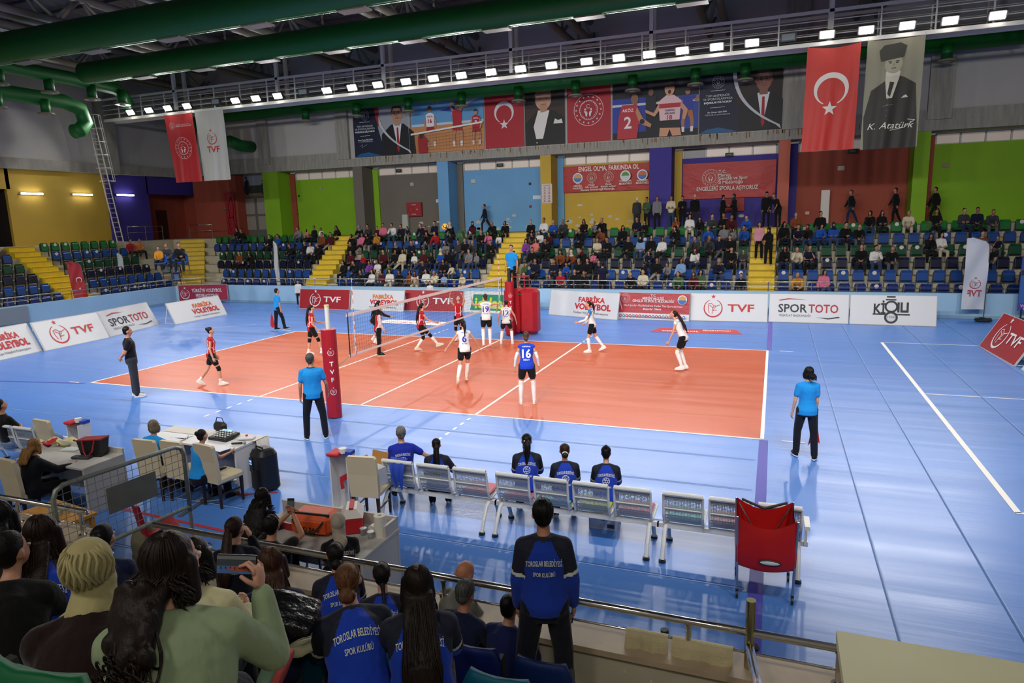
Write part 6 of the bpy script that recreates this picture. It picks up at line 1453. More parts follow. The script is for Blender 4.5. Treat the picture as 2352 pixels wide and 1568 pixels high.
def bench(x0,w,n,label,cush,arm=None,loc=None,rzd=0):
    """row of n perforated steel seats facing +Y; x0 left end, rear feet at y=0"""
    r=empty('bench',loc or (x0,-5.29,0),math.radians(rzd),label,'bench'); L=w*n
    def P(x,y,z): return V((x,y,z))
    g=G(); g.box((L/2,.30,.36),(L+.1,.05,.06)); g.obj('beam',MW,parent=r)
    for x in(.06,L-.06):
        g=G(); g.tube([P(x,.28,.36),P(x,.2,.33),P(x,.08,.18),P(x,.0,.03)],.028,8); g.tube([P(x,.32,.36),P(x,.44,.33),P(x,.56,.18),P(x,.62,.03)],.028,8); g.obj('leg',MW,parent=r)
        for y in(0,.62): G().cyl((x,y,0),(x,y,.03),.045,n=12).obj('foot',flat('#17191b'),parent=r)
    for k in range(n):
        a=k*w+.04; b=(k+1)*w-.04; c=(a+b)/2
        fr=G()
        for x in(a,b): fr.tube([P(x,.16,.84),P(x,.2,.55),P(x,.26,.42),P(x,.35,.40),P(x,.72,.44)],.017,6)
        fr.cyl(P(a,.15,.85),P(b,.15,.85),.03,n=10); fr.cyl(P(a,.73,.43),P(b,.73,.43),.02,n=8); fr.cyl(P(a,.185,.64),P(b,.185,.64),.008,n=5); fr.obj('seat_frame',MW,parent=r)
        g=G(); g.rings([[P(a,.17,.82),P(b,.17,.82)],[P(a,.2,.56),P(b,.2,.56)],[P(a,.25,.44),P(b,.25,.44)]],cap=False,closed=False); g.obj('backrest',MPF,parent=r)
        g=G(); g.rings([[P(a,.3,.42),P(b,.3,.42)],[P(a,.72,.44),P(b,.72,.44)]],cap=False,closed=False); g.obj('seat',MPF,parent=r)
        if cush[k]: G().box(P(c,.5,.455),(b-a-.05,.40,.04),bev=.015).obj('cushion',flat(cush[k]),parent=r)
    if arm: g=G(); g.box(P(L+.02,.2,.66),(.06,.3,.05)); g.box(P(L+.02,.28,.5),(.03,.04,.3)); g.obj('armrest',MW,parent=r)
    return r
bench(12.80,.575,3,'three-seat white perforated bench with a blue shirt over its back',[None,None,'#c46a78'])
bench(14.60,.545,4,'four-seat white perforated bench behind three blue-jacketed players',['#c46a88','#5ac0c8','#b8cc5a','#c46a78'])
bench(16.86,.56,3,'white perforated bench partly hidden behind the red ball cart',['#5ac0c8','#c48a90','#c48a90'],arm=1)
bl=onz(0,1100); bench(0,.56,3,'white perforated bench at the left picture edge',[None]*3,loc=(4.35,-5.75,0))
def chair(x,y,rzd,label,occ=False):
    m=mat('cream_leather','#d2c3a2',.45,bump=(3,(1,1,1),.2,.01)); r=empty('dining_chair',(x,y,0),math.radians(rzd),label,'chair','cream dining chairs')
    g=G(); g.box((0,.02,.44),(.44,.46,.11),bev=.03); g.obj('seat',m,parent=r,smooth=False)
    g=G(); rs=[]
    for z,yy,w_ in((.40,-.20,.21),(.5,-.205,.22),(.75,-.225,.225),(1.0,-.26,.22),(1.03,-.265,.20)): rs.append([V((-w_,yy-.03,z)),V((w_,yy-.03,z)),V((w_,yy+.03,z)),V((-w_,yy+.03,z))])
    g.rings(rs); g.obj('backrest',m,parent=r)
    for x_ in(-.19,.19):
        for y_ in(-.2,.2): g=G(); g.rings([[V((x_-q,y_-q,z)),V((x_+q,y_-q,z)),V((x_+q,y_+q,z)),V((x_-q,y_+q,z))] for z,q in((0,.015),(.4,.022))]); g.obj('leg',flat('#2c1a14',.4),parent=r)
        g=G(); g.box((x_,0,.22),(.02,.4,.025)); g.obj('stretcher',flat('#2c1a14',.4),parent=r)
    return r
def hpos(px,py,z): p=onz(px,py,z); return p
p=hpos(822,1048,1.02); chair(p.x+.02,p.y+.25,8,'empty cream dining chair carrying an open cardboard box')
CH=V((p.x+.02,p.y+.25,0))
p=hpos(330,1010,1.02); chair(p.x,p.y+.25,2,'cream dining chair of the gray-haired scorer, seen from behind'); C1=V((p.x,p.y+.25,0))
p=hpos(395,1012,1.02); chair(p.x+.02,p.y+.22,0,'empty cream dining chair between two scorers, behind the steel barrier')
p=hpos(472,1022,1.02); chair(p.x,p.y+.25,-8,'cream dining chair of the scorer with a hair bun'); C2=V((p.x,p.y+.25,0))
p=hpos(97,965,1.02); chair(p.x,p.y+.25,-4,'empty cream dining chair beside the left white bench')
p=hpos(15,1055,1.02); chair(p.x,p.y+.25,-5,'cream dining chair of the blond woman at left edge'); C3=V((p.x,p.y+.25,0))
# ---- tables
MT_W=mat('table_white','#d9d8d8',.45); MDK=mat('desk_grey','#bdb9b3',.5)
r=empty('officials_table',(9.1,-4.8,0),0,'long white scorers table with cloth beside the court','table')
G().box((0,0,.735),(2.0,.7,.03)).obj('tabletop',MT_W,parent=r)
for x in(-.97,.97): G().box((x,0,.36),(.04,.66,.72)).obj('side_panel',MT_W,parent=r)
G().box((0,.1,.42),(1.9,.03,.5)).obj('modesty_panel',flat('#8a93a8'),parent=r)
g=G(); rs=[]
for k in range(41):
    x=-1.03+2.06*k/40; w_=.015*math.sin(k*2.1); rs.append([V((x,.05,.756)),V((x,.33,.757)),V((x,.37+w_,.74)),V((x,.39+w_*2,.45)),V((x,.40+w_*3,.2))])
g.rings(rs,cap=False,closed=False)
rs=[[V((1.0+.01*math.sin(k),.1+.3*k/8,.756)) ,V((1.03,.1+.3*k/8,.74)),V((1.05+.015*math.sin(k*2.4),.1+.3*k/8,.42))] for k in range(9)]; g.rings(rs,cap=False,closed=False)
g.obj('tablecloth',mat('table_cloth','#d8d2c8',.8,bump=(3,(1,1,1),.3,.02)),parent=r,smooth=True)
def ontable(name,label,cat,px,py,z,fn,rz_=0):
    p=onz(px,py,z); r=empty(name,p,math.radians(rz_),label,cat); fn(r); return r
def mixer(r):
    G().box((0,0,.03),(.42,.32,.05),R=rx(8),bev=.01).obj('console_body',flat('#17181b',.4),parent=r); g=G()
    for i in range(6):
        for j in range(4): g.box((-.16+.06*i,-.1+.06*j,.062+.008*j),(.03,.02,.012),R=rx(8))
    b=g.obj('button',flat('#e6e6e6'),parent=r); b['kind']='stuff'
    for x in(-.12,0): G().box((x,.13,.085),(.1,.05,.01),R=rx(8)).obj('display',mat('lcd','#9fd0ec',.3,emit=.3),parent=r)
ontable('score_console','black scoring console with rows of white buttons on table','console',515,1005,.76,mixer,-4)
ontable('handbag','small black bag standing behind the scoring console','bag',503,992,.76,lambda r:(G().box((0,.04,.09),(.28,.13,.17),bev=.05).obj('bag_body',flat('#151518'),parent=r),G().tube([(-.1,.04,.16),(-.06,.04,.25),(.06,.04,.25),(.1,.04,.16)],.008,6).obj('handle',flat('#151518'),parent=r)),-4)
ontable('microphone','black microphone lying on the scorers table edge','microphone',548,1019,.765,lambda r:(G().cyl((-.1,-.05,.01),(.05,.03,.01),.015,.02,n=10).obj('grip',flat('#1b1c1e'),parent=r),G().ell((.08,.045,.012),(.03,.03,.028)).obj('head',flat('#a0a0a0'),parent=r)))
ontable('remote_unit','white flat control unit with red knob beside the microphone','device',567,1007,.765,lambda r:(G().box((0,0,.015),(.26,.14,.03),bev=.008).obj('unit_body',flat('#d0d0d4'),parent=r),G().cyl((-.02,.05,.03),(-.02,.05,.055),.02,n=10).obj('knob',flat('#c02028'),parent=r)),20)
for k,(px,py,rr,lb) in enumerate([(418,1002,-5,'white score sheet under the gray-haired scorer pen'),(400,1010,10,'loose white sheet beside the pen of the gray-haired scorer'),(505,1030,-12,'white score sheet under the hand of bun-haired scorer')]):
    ontable('paper_sheet',lb,'paper',px,py,.757,lambda r:G().box((0,0,.002),(.3,.21,.003)).obj('sheet',flat('#e4e4ea'),parent=r),rr)
# right grey desk
r=empty('desk',(13.28,-7.22,0),0,'grey desk before the near stand with towel roll and bags','desk')
G().box((0,0,.735),(1.66,.76,.03)).obj('desktop',MDK,parent=r); 
for x in(-.8,.8): G().box((x,0,.36),(.035,.74,.72)).obj('side_panel',MDK,parent=r)
G().box((0,.37,.5),(1.64,.03,.8)).obj('front_panel',MDK,parent=r); G().box((.8,.25,.82),(.035,.28,.14)).obj('edge_board',MDK,parent=r)
def roll(r): G().cyl((0,0,0),(0,0,.25),.068,n=24).obj('paper',flat('#e2ddd0',.9),parent=r,smooth=False); G().cyl((0,0,.2501),(0,0,.2505),.022,n=14).obj('core',flat('#8a7a66'),parent=r)
ontable('paper_towel_roll','tall white paper towel roll standing on the grey desk','paper roll',875,1230,.75,roll)
ontable('tape_roll','small white tape roll lying behind the paper towel','roll',858,1222,.75,lambda r:G().cyl((0,-.04,.05),(0,.04,.05),.05,n=18).obj('tape',flat('#e0dcd2'),parent=r))
for k,(px,py) in enumerate([(835,1228),(852,1236)]):
    ontable('water_cup','sealed plastic water cup on the grey desk, %s one'%['left','right'][k],'cup',px,py,.75,lambda r:(G().cyl((0,0,0),(0,0,.08),.03,.036,n=14).obj('cup_body',mat('clear_cup','#cdd6da',.15,trans=.6),parent=r),G().cyl((0,0,.08),(0,0,.085),.04,n=14).obj('foil_lid',flat('#c4c6cc',.3),parent=r)))
def cooler(r):
    g=G(); g.box((0,0,.1),(.3,.24,.2),bev=.02); g.obj('cooler_body',flat('#b81e28',.4),parent=r); g=G(); g.rings([[V((-.16,-.13,.2)),V((.16,-.13,.2)),V((.16,.13,.2)),V((-.16,.13,.2))],[V((-.12,-.06,.3)),V((.12,-.06,.3)),V((.12,.06,.3)),V((-.12,.06,.3))]]); g.obj('lid',flat('#e2ded8',.4),parent=r); G().box((0,0,.31),(.26,.05,.02)).obj('handle',flat('#c8303a'),parent=r)
ontable('cooler_box','red cooler box with white sloping lid on the desk','cooler',812,1215,.75,cooler,-60)
def medbag(r):
    m=mat('orange_nylon','#d8541c',.5,bump=(6,(1,1,1),.4,.02)); g=G(); g.box((0,0,.13),(.52,.3,.26),bev=.06); g.obj('bag_body',m,parent=r)
    G().box((0,-.155,.12),(.44,.04,.16),bev=.015).obj('pocket',m,parent=r); G().box((0,-.10,.25),(.48,.02,.03)).obj('zip',flat('#1a1a1c'),parent=r); G().tube([(-.2,-.17,.2),(-.1,-.22,.1),(.1,-.22,.08),(.2,-.17,.2)],.012,6).obj('strap',flat('#1a1a1c'),parent=r)
    a=Art(.002); a.text('MED BAG',0,.1,.05,c='#1a1a1c'); a.to('lettering',(0,-.178,0),(1,0,0),(0,0,1),r)
ontable('medical_bag','orange medical bag lying on the left part of the desk','bag',728,1218,.75,medbag,5)
# left desk with bags
r=empty('desk',(7.75,-6.2,0),0,'grey desk at the left with flag cloth and handbag','desk')
G().box((0,0,.735),(1.5,.7,.03)).obj('desktop',MDK,parent=r)
for x in(-.73,.73): G().box((x,0,.36),(.035,.68,.72)).obj('side_panel',MDK,parent=r)
G().box((0,.35,.45),(1.48,.03,.78)).obj('front_panel',MDK,parent=r)
def hb(r):
    g=G(); g.rings([[V((-.17,-.08,0)),V((.17,-.08,0)),V((.17,.08,0)),V((-.17,.08,0))],[V((-.21,-.10,.26)),V((.21,-.10,.29)),V((.21,.10,.29)),V((-.21,.10,.26))]]); g.obj('bag_body',flat('#15151d',.5),parent=r); G().box((0,0,.28),(.43,.21,.02),R=ry(-4)).obj('rim',flat('#8c1822'),parent=r)
    for y in(-.11,.11): G().tube([(-.1,y,.27),(-.07,y*1.2,.1),(.0,y*1.5,.02),(.1,y*1.4,.12),(.12,y,.28)],.012,6).obj('strap',flat('#a01c28'),parent=r)
ontable('handbag','dark blue handbag with red handles on the left desk','bag',218,1045,.75,hb,12)
ontable('notebook_case','dark grey flat case lying before the handbag','case',188,1052,.755,lambda r:G().box((0,0,.02),(.3,.12,.035),bev=.01).obj('case_body',flat('#3a3a44'),parent=r),12)
def flagcloth(r):
    r2=random.Random(4); g=G(); rs=[]
    for i in range(15):
        row=[]
        for j in range(11): x=-.3+.6*i/14; y=-.14+.28*j/10; row.append(V((x,y,.05+.05*math.sin(i*.9+j*.5)*(1-abs(y)*3)+.03*math.cos(j*1.3))))
        rs.append(row)
    g.rings(rs,cap=False,closed=False); me=g.mesh('cloth',[flat('#cfc58c',.8),flat('#b8242c',.8)]); shade(me)
    for p in me.polygons: p.material_index=1 if (p.center-V((-.12,-.02,p.center.z))).length<.12 or abs(p.center.y-.07+p.center.x*.1)<.012 else 0
    link('cloth',me,r)
ontable('folded_cloth','crumpled cream and red cloth lying on the left desk','cloth',135,1022,.75,flagcloth,15)
ontable('paper_sheet','printed sheet with pale colours under the blond woman hand','paper',165,1030,.757,lambda r:G().box((0,0,.002),(.3,.21,.003)).obj('sheet',flat('#dfe6e4'),parent=r),15)
# red/white stands holding line flags
def challenge(x,y,label,rzd=0):
    r=empty('display_stand',(x,y,0),math.radians(rzd),label,'stand'); G().box((0,0,.02),(.42,.42,.04)).obj('base',flat('#dcdcdc'),parent=r)
    for s_ in(-.14,.14): G().box((s_,0,.46),(.02,.24,.88)).obj('side_panel',flat('#dcdcdf'),parent=r)
    G().box((0,.1,.46),(.28,.02,.88)).obj('back_panel',flat('#cfcfd4'),parent=r); G().box((-.08,-.02,.93),(.2,.26,.05),bev=.015).obj('red_top',flat('#c0202c'),parent=r); G().box((.1,.04,.93),(.12,.14,.05)).obj('blue_top',flat('#1c3fb0'),parent=r)
    G().ext([(-.05,-.03,.55),(.07,-.03,.62),(.09,-.03,.54),(0,-.03,.48),(.02,-.03,.38),(-.04,-.03,.36)],(0,.01,0)).obj('red_ribbon',flat('#b81c28'),parent=r)
    G().cyl((.02,.0,.93),(.02,.0,1.0),.06,n=14).obj('white_knob',flat('#dedede'),parent=r)
p=onz(180,1022,.35) ; challenge(6.62,-5.2,'white stand with red and blue top beside left desk'); challenge(12.2,-5.22,'white stand with red top beside cream chair at bench',5)
# cardboard boxes
def carton(x,y,z,label,w_,d_,h_,op=False,rzd=0):
    r=empty('cardboard_box',(x,y,z),math.radians(rzd),label,'box'); m=mat('carton','#b8c0c8' if not op else '#c9ccd2',.7); G().box((0,0,h_/2),(w_,d_,h_)).obj('carton_body',m,parent=r); a=Art(.002); a.text('ÇAYKARA' if 0 else 'CAPPY' if 0 else 'su',0,h_*.65,h_*.2,c='#22306a'); a.rect(w_*.15,h_*.15,w_*.4,h_*.4,'#3a4048'); a.to('print',(0,-d_/2-.002,0),(1,0,0),(0,0,1),r)
    if op:
        k=mat('kraft','#a8793e',.8); G().box((0,d_/2+.02,h_+.09),(w_,.01,.2),R=rx(-12)).obj('flap',k,parent=r); G().box((-w_/2-.05,0,h_+.05),(.01,d_,.14),R=ry(-35)).obj('flap',k,parent=r)
carton(CH.x+.02,CH.y+.05,.5,'open cardboard carton standing on the cream chair',.3,.28,.26,True,-10)
p=onz(1385,1215); carton(p.x,p.y+.12,0,'white-blue carton on floor under the bench',.4,.25,.22)
# blue shirt hanging over bench back
g=G(); rs=[]
for i in range(9):
    x=-.14+.28*i/8; f=.012*math.sin(i*1.7); rs.append([V((x,.1,-.16+.04*math.sin(i))),V((x,.06,.0)),V((x,.02+f,.05)),V((x*.9,-.05+f,.0)),V((x*.7,-.075+f,-.2)),V((x*.4+.02,-.07+f,-.34-.06*math.cos(i*.8)))])
g.rings(rs,cap=False,closed=False); g.rings([[p_+V((0,-.006,-.004)) for p_ in r_] for r_ in rs],cap=False,closed=False)
o=g.obj('hanging_shirt',mat('blue_cloth','#173fa8',.7,bump=(8,(1,1,1),.4,.02)),smooth=True); o.location=(13.10,-5.11,.85); tag(o,'blue shirt hanging over the back of the first bench','shirt')
# ---- loudspeaker
SPK=V((10.35,-4.85,0)); r=empty('loudspeaker',(10.42,-4.88,0),math.radians(-18),'black portable loudspeaker standing beside the scorers table','loudspeaker')
g=G(); rs=[]
for z,w_,d_ in((0.02,.17,.15),(.06,.2,.18),(.62,.19,.17),(.7,.15,.13),(.72,.1,.09)):
    rs.append([V((w_*math.copysign(abs(math.cos(t))**.45,math.cos(t)),d_*math.copysign(abs(math.sin(t))**.45,math.sin(t)),z)) for t in [2*PI*k/28 for k in range(28)]])
g.rings(rs); g.obj('cabinet',flat('#121316',.45),parent=r)
G().box((0,-.172,.3),(.2,.02,.16)).obj('amp_recess',flat('#050506',.4),parent=r); G().box((-.09,-.178,.46),(.09,.012,.24)).obj('control_panel',flat('#1d1e22',.4),parent=r); G().box((-.09,-.187,.52),(.045,.006,.03)).obj('display',mat('blue_lcd','#5f86ff',.3,emit=2),parent=r); G().box((-.09,-.187,.475),(.055,.006,.015)).obj('display',mat('blue_lcd','#5f86ff',.3,emit=2),parent=r)
g=G(); g.tube([(-.1,-.06,.70),(-.09,-.06,.745),(.09,-.06,.745),(.1,-.06,.70)],.014,8); g.obj('handle',flat('#121316',.45),parent=r)
o=G().tube([(0,0,.01),(.15,-.1,.012),(.1,-.3,.012),(.35,-.22,.012),(.5,-.1,.012)],.008,6).obj('cable',flat('#d8d8d8')); o.location=(9.55,-5.35,0); tag(o,'white power cable curling on the floor by the table leg','cable')
o=G().tube([(0,0,.01),(.3,.06,.012),(.5,.22,.012),(.75,.3,.012)],.012,6).obj('cable',flat('#b03020')); o.location=(9.95,-5.25,0); tag(o,'red cable on the floor under loudspeaker','cable')
# ---- red ball cart
W4=[onz(1688,1318),onz(1797,1328),onz(1705,1382),onz(1820,1388)]
c0=sum((W4[i] for i in range(4)),V())/4
r=empty('ball_cart',(c0.x,c0.y,0),math.radians(4),'red cloth ball cart on four castors at end of bench','cart')
mc=mat('cart_red','#b01414',.42,bump=(2.2,(1,1,.6),.9,.05),spec=.5); hw,hd=.31,.27
for x in(-1,1):
    for y in(-1,1):
        g=G(); g.cyl((x*(hw-.02),y*(hd-.02),.09),(x*hw,y*hd,.98),.013,n=8); g.obj('leg',mat('cart_leg','#8fa0b4',.3,.8),parent=r)
        g=G(); g.cyl((x*(hw-.02)-.012,y*(hd-.02),.045),(x*(hw-.02)+.012,y*(hd-.02),.045),.042,n=16); g.box((x*(hw-.02),y*(hd-.02),.09),(.03,.03,.04)); g.obj('castor',flat('#1a1b1e',.4),parent=r)
g=G(); n=40; rs=[]; P=[]
for z,k in((.98,1.0),(.80,1.0),(.62,1.01),(.45,1.0),(.40,.93)):
    row=[]
    for i in range(n):
        t=i/n*4; sd=int(t); f=t-sd; cx=[(-1,-1),(1,-1),(1,1),(-1,1)][sd]; nx_=[(1,-1),(1,1),(-1,1),(-1,-1)][sd]; x=cx[0]+(nx_[0]-cx[0])*f; y=cx[1]+(nx_[1]-cx[1])*f
        dip=.12*math.sin(PI*f) if z>.9 else .06*math.sin(PI*f)*(z-.4)/.5; bulge=1+.05*math.sin(PI*f)*math.sin(PI*min(1,(.98-z)/.5)); row.append(V((x*hw*k*bulge,y*hd*k*bulge,z-dip-(0.05*math.sin(PI*f) if z<.5 else 0))))
    rs.append(row)
g.rings(rs,cap=False); g.rings([[V((p_.x*.975,p_.y*.97,p_.z+.002)) for p_ in r_] for r_ in rs[::-1]],cap=False); g.rings([[V((x_,y_,.45)) for x_,y_ in((-hw*.96,-hd*.96),(hw*.96,-hd*.96),(hw*.96,hd*.96),(-hw*.96,hd*.96))],[V((x_,y_,.43)) for x_,y_ in((-hw*.96,-hd*.96),(hw*.96,-hd*.96),(hw*.96,hd*.96),(-hw*.96,hd*.96))]])
g.obj('fabric_bag',mc,parent=r,smooth=True)
g=G(); g.tube([(-hw*.9,hd*.9,.93),(0,0,.5),(hw*.9,-hd*.9,.45)],.009,6); g.tube([(hw*.9,hd*.9,.93),(0,0,.5),(-hw*.9,-hd*.9,.45)],.009,6); g.obj('cross_brace',CHROME(),parent=r)
G().ell((.04,-hd*1.07,.48),(.11,.012,.028),None,18).obj('window_patch',flat('#c9ccd2',.4),parent=r); G().ell((.04,-hd*1.062,.48),(.122,.012,.036),None,18).obj('patch_rim',flat('#17171a'),parent=r)
G().tube([(-hw*.8,hd*1.0,.965),(0,hd*1.02,.87),(hw*.8,hd*1.0,.965)],.016,6).obj('black_trim',flat('#17171a'),parent=r)
g=G(); g.ell((-.08,-.1,.6),(.12,.07,.05),None,12); o=g.obj('blue_cloth',mat('blue_cloth','#173fa8',.7),parent=None,smooth=True); o.location=(c0.x,c0.y,0); tag(o,'blue cloth lying inside the red ball cart','cloth')
# ---- near barrier ledge and stand
g=G(); 
def nb(x0,x1):
    g.box(((x0+x1)/2,-8.32,.42),(x1-x0,.24,.84),1); g.box(((x0+x1)/2,-8.32,.85),(x1-x0,.32,.05),0)
nb(-2,11.0); nb(11.9,34)
struct(g.obj('wall_near_barrier',[mat('ledge_stone','#a8957c',.45,noise=(6,(1,1,1),.08)),MCONC]))
g=G()
for i in range(1,7):
    yf=-8.44 if i==1 else -8.75-.85*(i-1); z0=0 if i==1 else .5+.49*(i-2); z1=.5+.49*(i-1)
    g.box((16,(yf-17.9)/2,(z0+z1)/2),(36,abs(-17.9-yf),z1-z0))
struct(g.obj('near_grandstand',MCONC))
MCH=mat('rail_chrome','#d2d0cc',.16,1)
def nrail(x0,x1,label,y=-8.32,z0=.875,step=1.06,off=.0):
    r=empty('railing',(x0,y,z0),0,label,'railing'); L=x1-x0
    g=G(); g.cyl((0,0,.29),(L,0,.29),.030,n=16); g.obj('handrail',MCH,parent=r,smooth=True)
    g=G(); g.cyl((0,0,.12),(L,0,.12),.011,n=8); g.obj('lower_rail',MCH,parent=r,smooth=True)
    x=off
    while x<L: g=G(); g.cyl((x,0,0),(x,0,.26),.021,n=12); g.cyl((x,0,0),(x,0,.012),.045,n=16); g.cyl((x,0,.25),(x,0,.265),.03,n=12); g.obj('post',MCH,parent=r); x+=step
    return r
nrail(12.0,19.6,'chrome railing on stone ledge in front of the near spectators',off=.25+.02)
nrail(2,11.0,'chrome double railing at far left before the blond woman',off=.4)
r=empty('end_rail',(18.02,-8.32,.5),0,'tall brass-coloured rail post with sloping pipe near right corner','railing')
G().cyl((0,0,0),(0,0,.93),.036,n=18).obj('post',mat('rail_brass','#b8b08a',.2,1),parent=r); G().cyl((0,0,.55),(.13,-1.7,1.15),.032,n=16).obj('sloping_pipe',MCH,parent=r,smooth=True); G().cyl((.05,0,0),(.05,-1.6,.5),.012,n=8).obj('lower_pipe',MCH,parent=r)
# towels on the rail
def towel(x0,x1,zb,label,seed):
    g=G(); rs=[]; r2=random.Random(seed); n=26
    ph=r2.uniform(0,6)
    for i in range(n+1):
        u=i/n; x=x0+(x1-x0)*u; f=.035*math.sin(u*11+ph)+.015*math.sin(u*31); col_=[V((x,.06,.98)),V((x,.035,1.0)),V((x,.0,1.012)),V((x,-.03,1.0))]
        for k in range(1,9): t=k/8; col_.append(V((x+(.03*(u-.5))*t,-.035-f*t-.04*t,1.0-(1.0-zb-.03*math.sin(u*7+ph))*t)))
        rs.append(col_)
    g.rings(rs,cap=False,closed=False); g.rings([[p_+V((0,-.008,0)) for p_ in r_] for r_ in rs],cap=False,closed=False)
    m=mat('towel','#bdb088',.95,bump=(90,(1,1,1),.8,.01),noise=(8,(1,1,1),.08),sheen=.4); o=g.obj('towel',m,smooth=True); o.location=(0,-8.32,0); tag(o,label,'towel','towels on the chrome rail')
nt=[ony(1437,1460,-8.36).x,ony(1533,1480,-8.36).x,ony(1543,1480,-8.36).x,ony(1683,1500,-8.36).x]
towel(nt[0],nt[1],.66,'beige towel on the lower rail, left one',1); towel(nt[2],nt[3],.58,'beige towel on the lower rail, right one nearer the post',2)
# cabinet in the lower right corner
P0=onz(1921,1446,2.9); r=empty('cabinet',(P0.x,P0.y,0),0,'beige cabinet top at lower right corner of the picture','cabinet')
mcb=mat('cabinet_beige','#c4c19c',.5,noise=(3,(1,1,1),.04)); G().box((.9,-.8,2.88),(1.8,1.6,.035)).obj('cabinet_top',mcb,parent=r); G().box((.9,-.8,2.45),(1.72,1.5,.84)).obj('cabinet_body',mcb,parent=r)
# orange stretcher / rolled thing beyond the rail right
p=onz(1890,1545,.45); r=empty('stretcher',(18.55,-7.9,0),0,'orange folded stretcher lying behind the rail, lower right','stretcher'); G().box((.35,0,.52),(1.0,.4,.05),bev=.02).obj('canvas',mat('orange_nylon','#d8541c',.5),parent=r)
for x,y in((-.1,-.15),(.8,-.15),(-.1,.15),(.8,.15)): G().cyl((x,y,0),(x,y,.62),.02,n=8).obj('leg',flat('#b8452a'),parent=r)
r=empty('wheel_frame',(17.62,-7.85,0),0,'black curved frame standing behind the rail near the towels','frame'); G().tube([(-.3,0,.75),(-.28,0,.5),(-.1,0,.35),(.1,0,.35),(.35,.05,.6),(.45,.05,.72)],.035,8).obj('frame_tube',flat('#15161a'),parent=r); 
for x in(-.25,.3): G().cyl((x,0,0),(x,0,.5),.03,n=8).obj('leg',flat('#15161a'),parent=r)
# steel crowd barrier
A_=V((11.40,-7.30,.80)); B_=V((11.36,-8.9,.86)); r=empty('crowd_barrier',A_,0,'galvanised steel mesh crowd barrier standing by the near railing','barrier')
u=(B_-A_); L=u.length; u.normalize(); up=V((0,0,1)); ms=STEEL(); Hh=.86; rr=.12
loop=[(.0,0),(.0,Hh-rr),(rr*.3,Hh-rr*.3),(rr,Hh),(L-rr,Hh),(L-rr*.3,Hh-rr*.3),(L,Hh-rr),(L,0)]
g=G(); g.tube([u*a+up*b for a,b in loop],.026,12); g.obj('frame_tube',ms,parent=r,smooth=True); G().cyl(u*0+up*.06,u*L+up*.06,.024,n=12).obj('bottom_tube',ms,parent=r)
for a in(0,L): G().cyl(u*a,u*a+V((0,0,-.8)),.022,n=10).obj('leg',ms,parent=r)
g=G(); k=.09
while k<L: g.cyl(u*k+up*.07,u*k+up*(Hh-.02),.0035,n=4); k+=.088
z=.15
while z<Hh: g.cyl(u*.03+up*z,u*(L-.03)+up*z,.0035,n=4); z+=.088
g.obj('wire_mesh',ms,parent=r); R=M((u,V((0,0,1)).cross(u)*-1,up)).transposed(); G().box(u*(L*.47)+up*.52+V((.03,0,0)),(.62,.01,.3),R=R).obj('sign_plate',mat('plate_grey','#6f746e',.5,.4,noise=(6,(1,1,1),.1)),parent=r)
for zz in(.25,.62): G().tube([u*L+up*zz,u*(L+.07)+up*zz,u*(L+.07)+up*(zz-.1)],.008,6).obj('hook',ms,parent=r)
# red chair seen through the barrier, towels bag, wooden table
def redchair(x,y,rzd,label,z=0):
    r=empty('plastic_chair',(x,y,z),math.radians(rzd),label,'chair'); m=flat('#9c1420',.35); g=G(); rs=[]
    for zz,yy in((.44,-.2),(.6,-.22),(.8,-.25),(.85,-.26)): rs.append([V((-.21+.42*i/8,yy-.04*(1-(i/4-1)**2),zz)) for i in range(9)]+[V((.21-.42*i/8,yy+.025-.04*(1-(i/4-1)**2),zz)) for i in range(9)])
    g.rings(rs); g.obj('backrest',m,parent=r); G().box((0,0,.43),(.42,.42,.04),bev=.015).obj('seat',m,parent=r)
    for x_ in(-.18,.18):
        for y_ in(-.18,.18): G().cyl((x_,y_,.42),(x_*1.15,y_*1.15,0),.016,n=8).obj('leg',CHROME(),parent=r)
p=onz(690,1215,.8); redchair(p.x-.1,p.y+.3,10,'red plastic chair behind the curly-haired person'); RC=p
p=onz(330,1170,.75); redchair(p.x,p.y+.2,-30,'red plastic chair seen through the steel barrier')
p=onz(815,1290,.7); redchair(13.15,-7.75,0,'red plastic chair under the headscarfed person at the desk')
r=empty('wooden_table',onz(120,1165,.72),math.radians(-8),'small yellow wooden table behind the left railing','table'); r.location=(9.6,-7.75,0)
mwd=mat('yellow_wood','#c58a2e',.5,noise=(6,(1,8,1),.15)); G().box((0,0,.70),(.95,.5,.04)).obj('tabletop',mwd,parent=r); G().box((0,0,.64),(.88,.44,.08)).obj('apron',mwd,parent=r)
for x in(-.42,.42):
    for y in(-.2,.2): G().box((x,y,.33),(.05,.05,.66)).obj('leg',mwd,parent=r)
for k,(dx,dy) in enumerate([(0,.02),(.09,.0),(.05,-.08),(.15,.06)]):
    q=empty('plastic_cup',(9.6+dx,-7.75+dy,.722),0,'clear plastic cup on the small wooden table, %s of four'%['leftmost','second','third','rightmost'][k],'cup'); G().cyl((0,0,0),(0,0,.11),.026,.036,n=14).obj('cup_body',mat('clear_cup','#cdd6da',.15,trans=.6),parent=q)
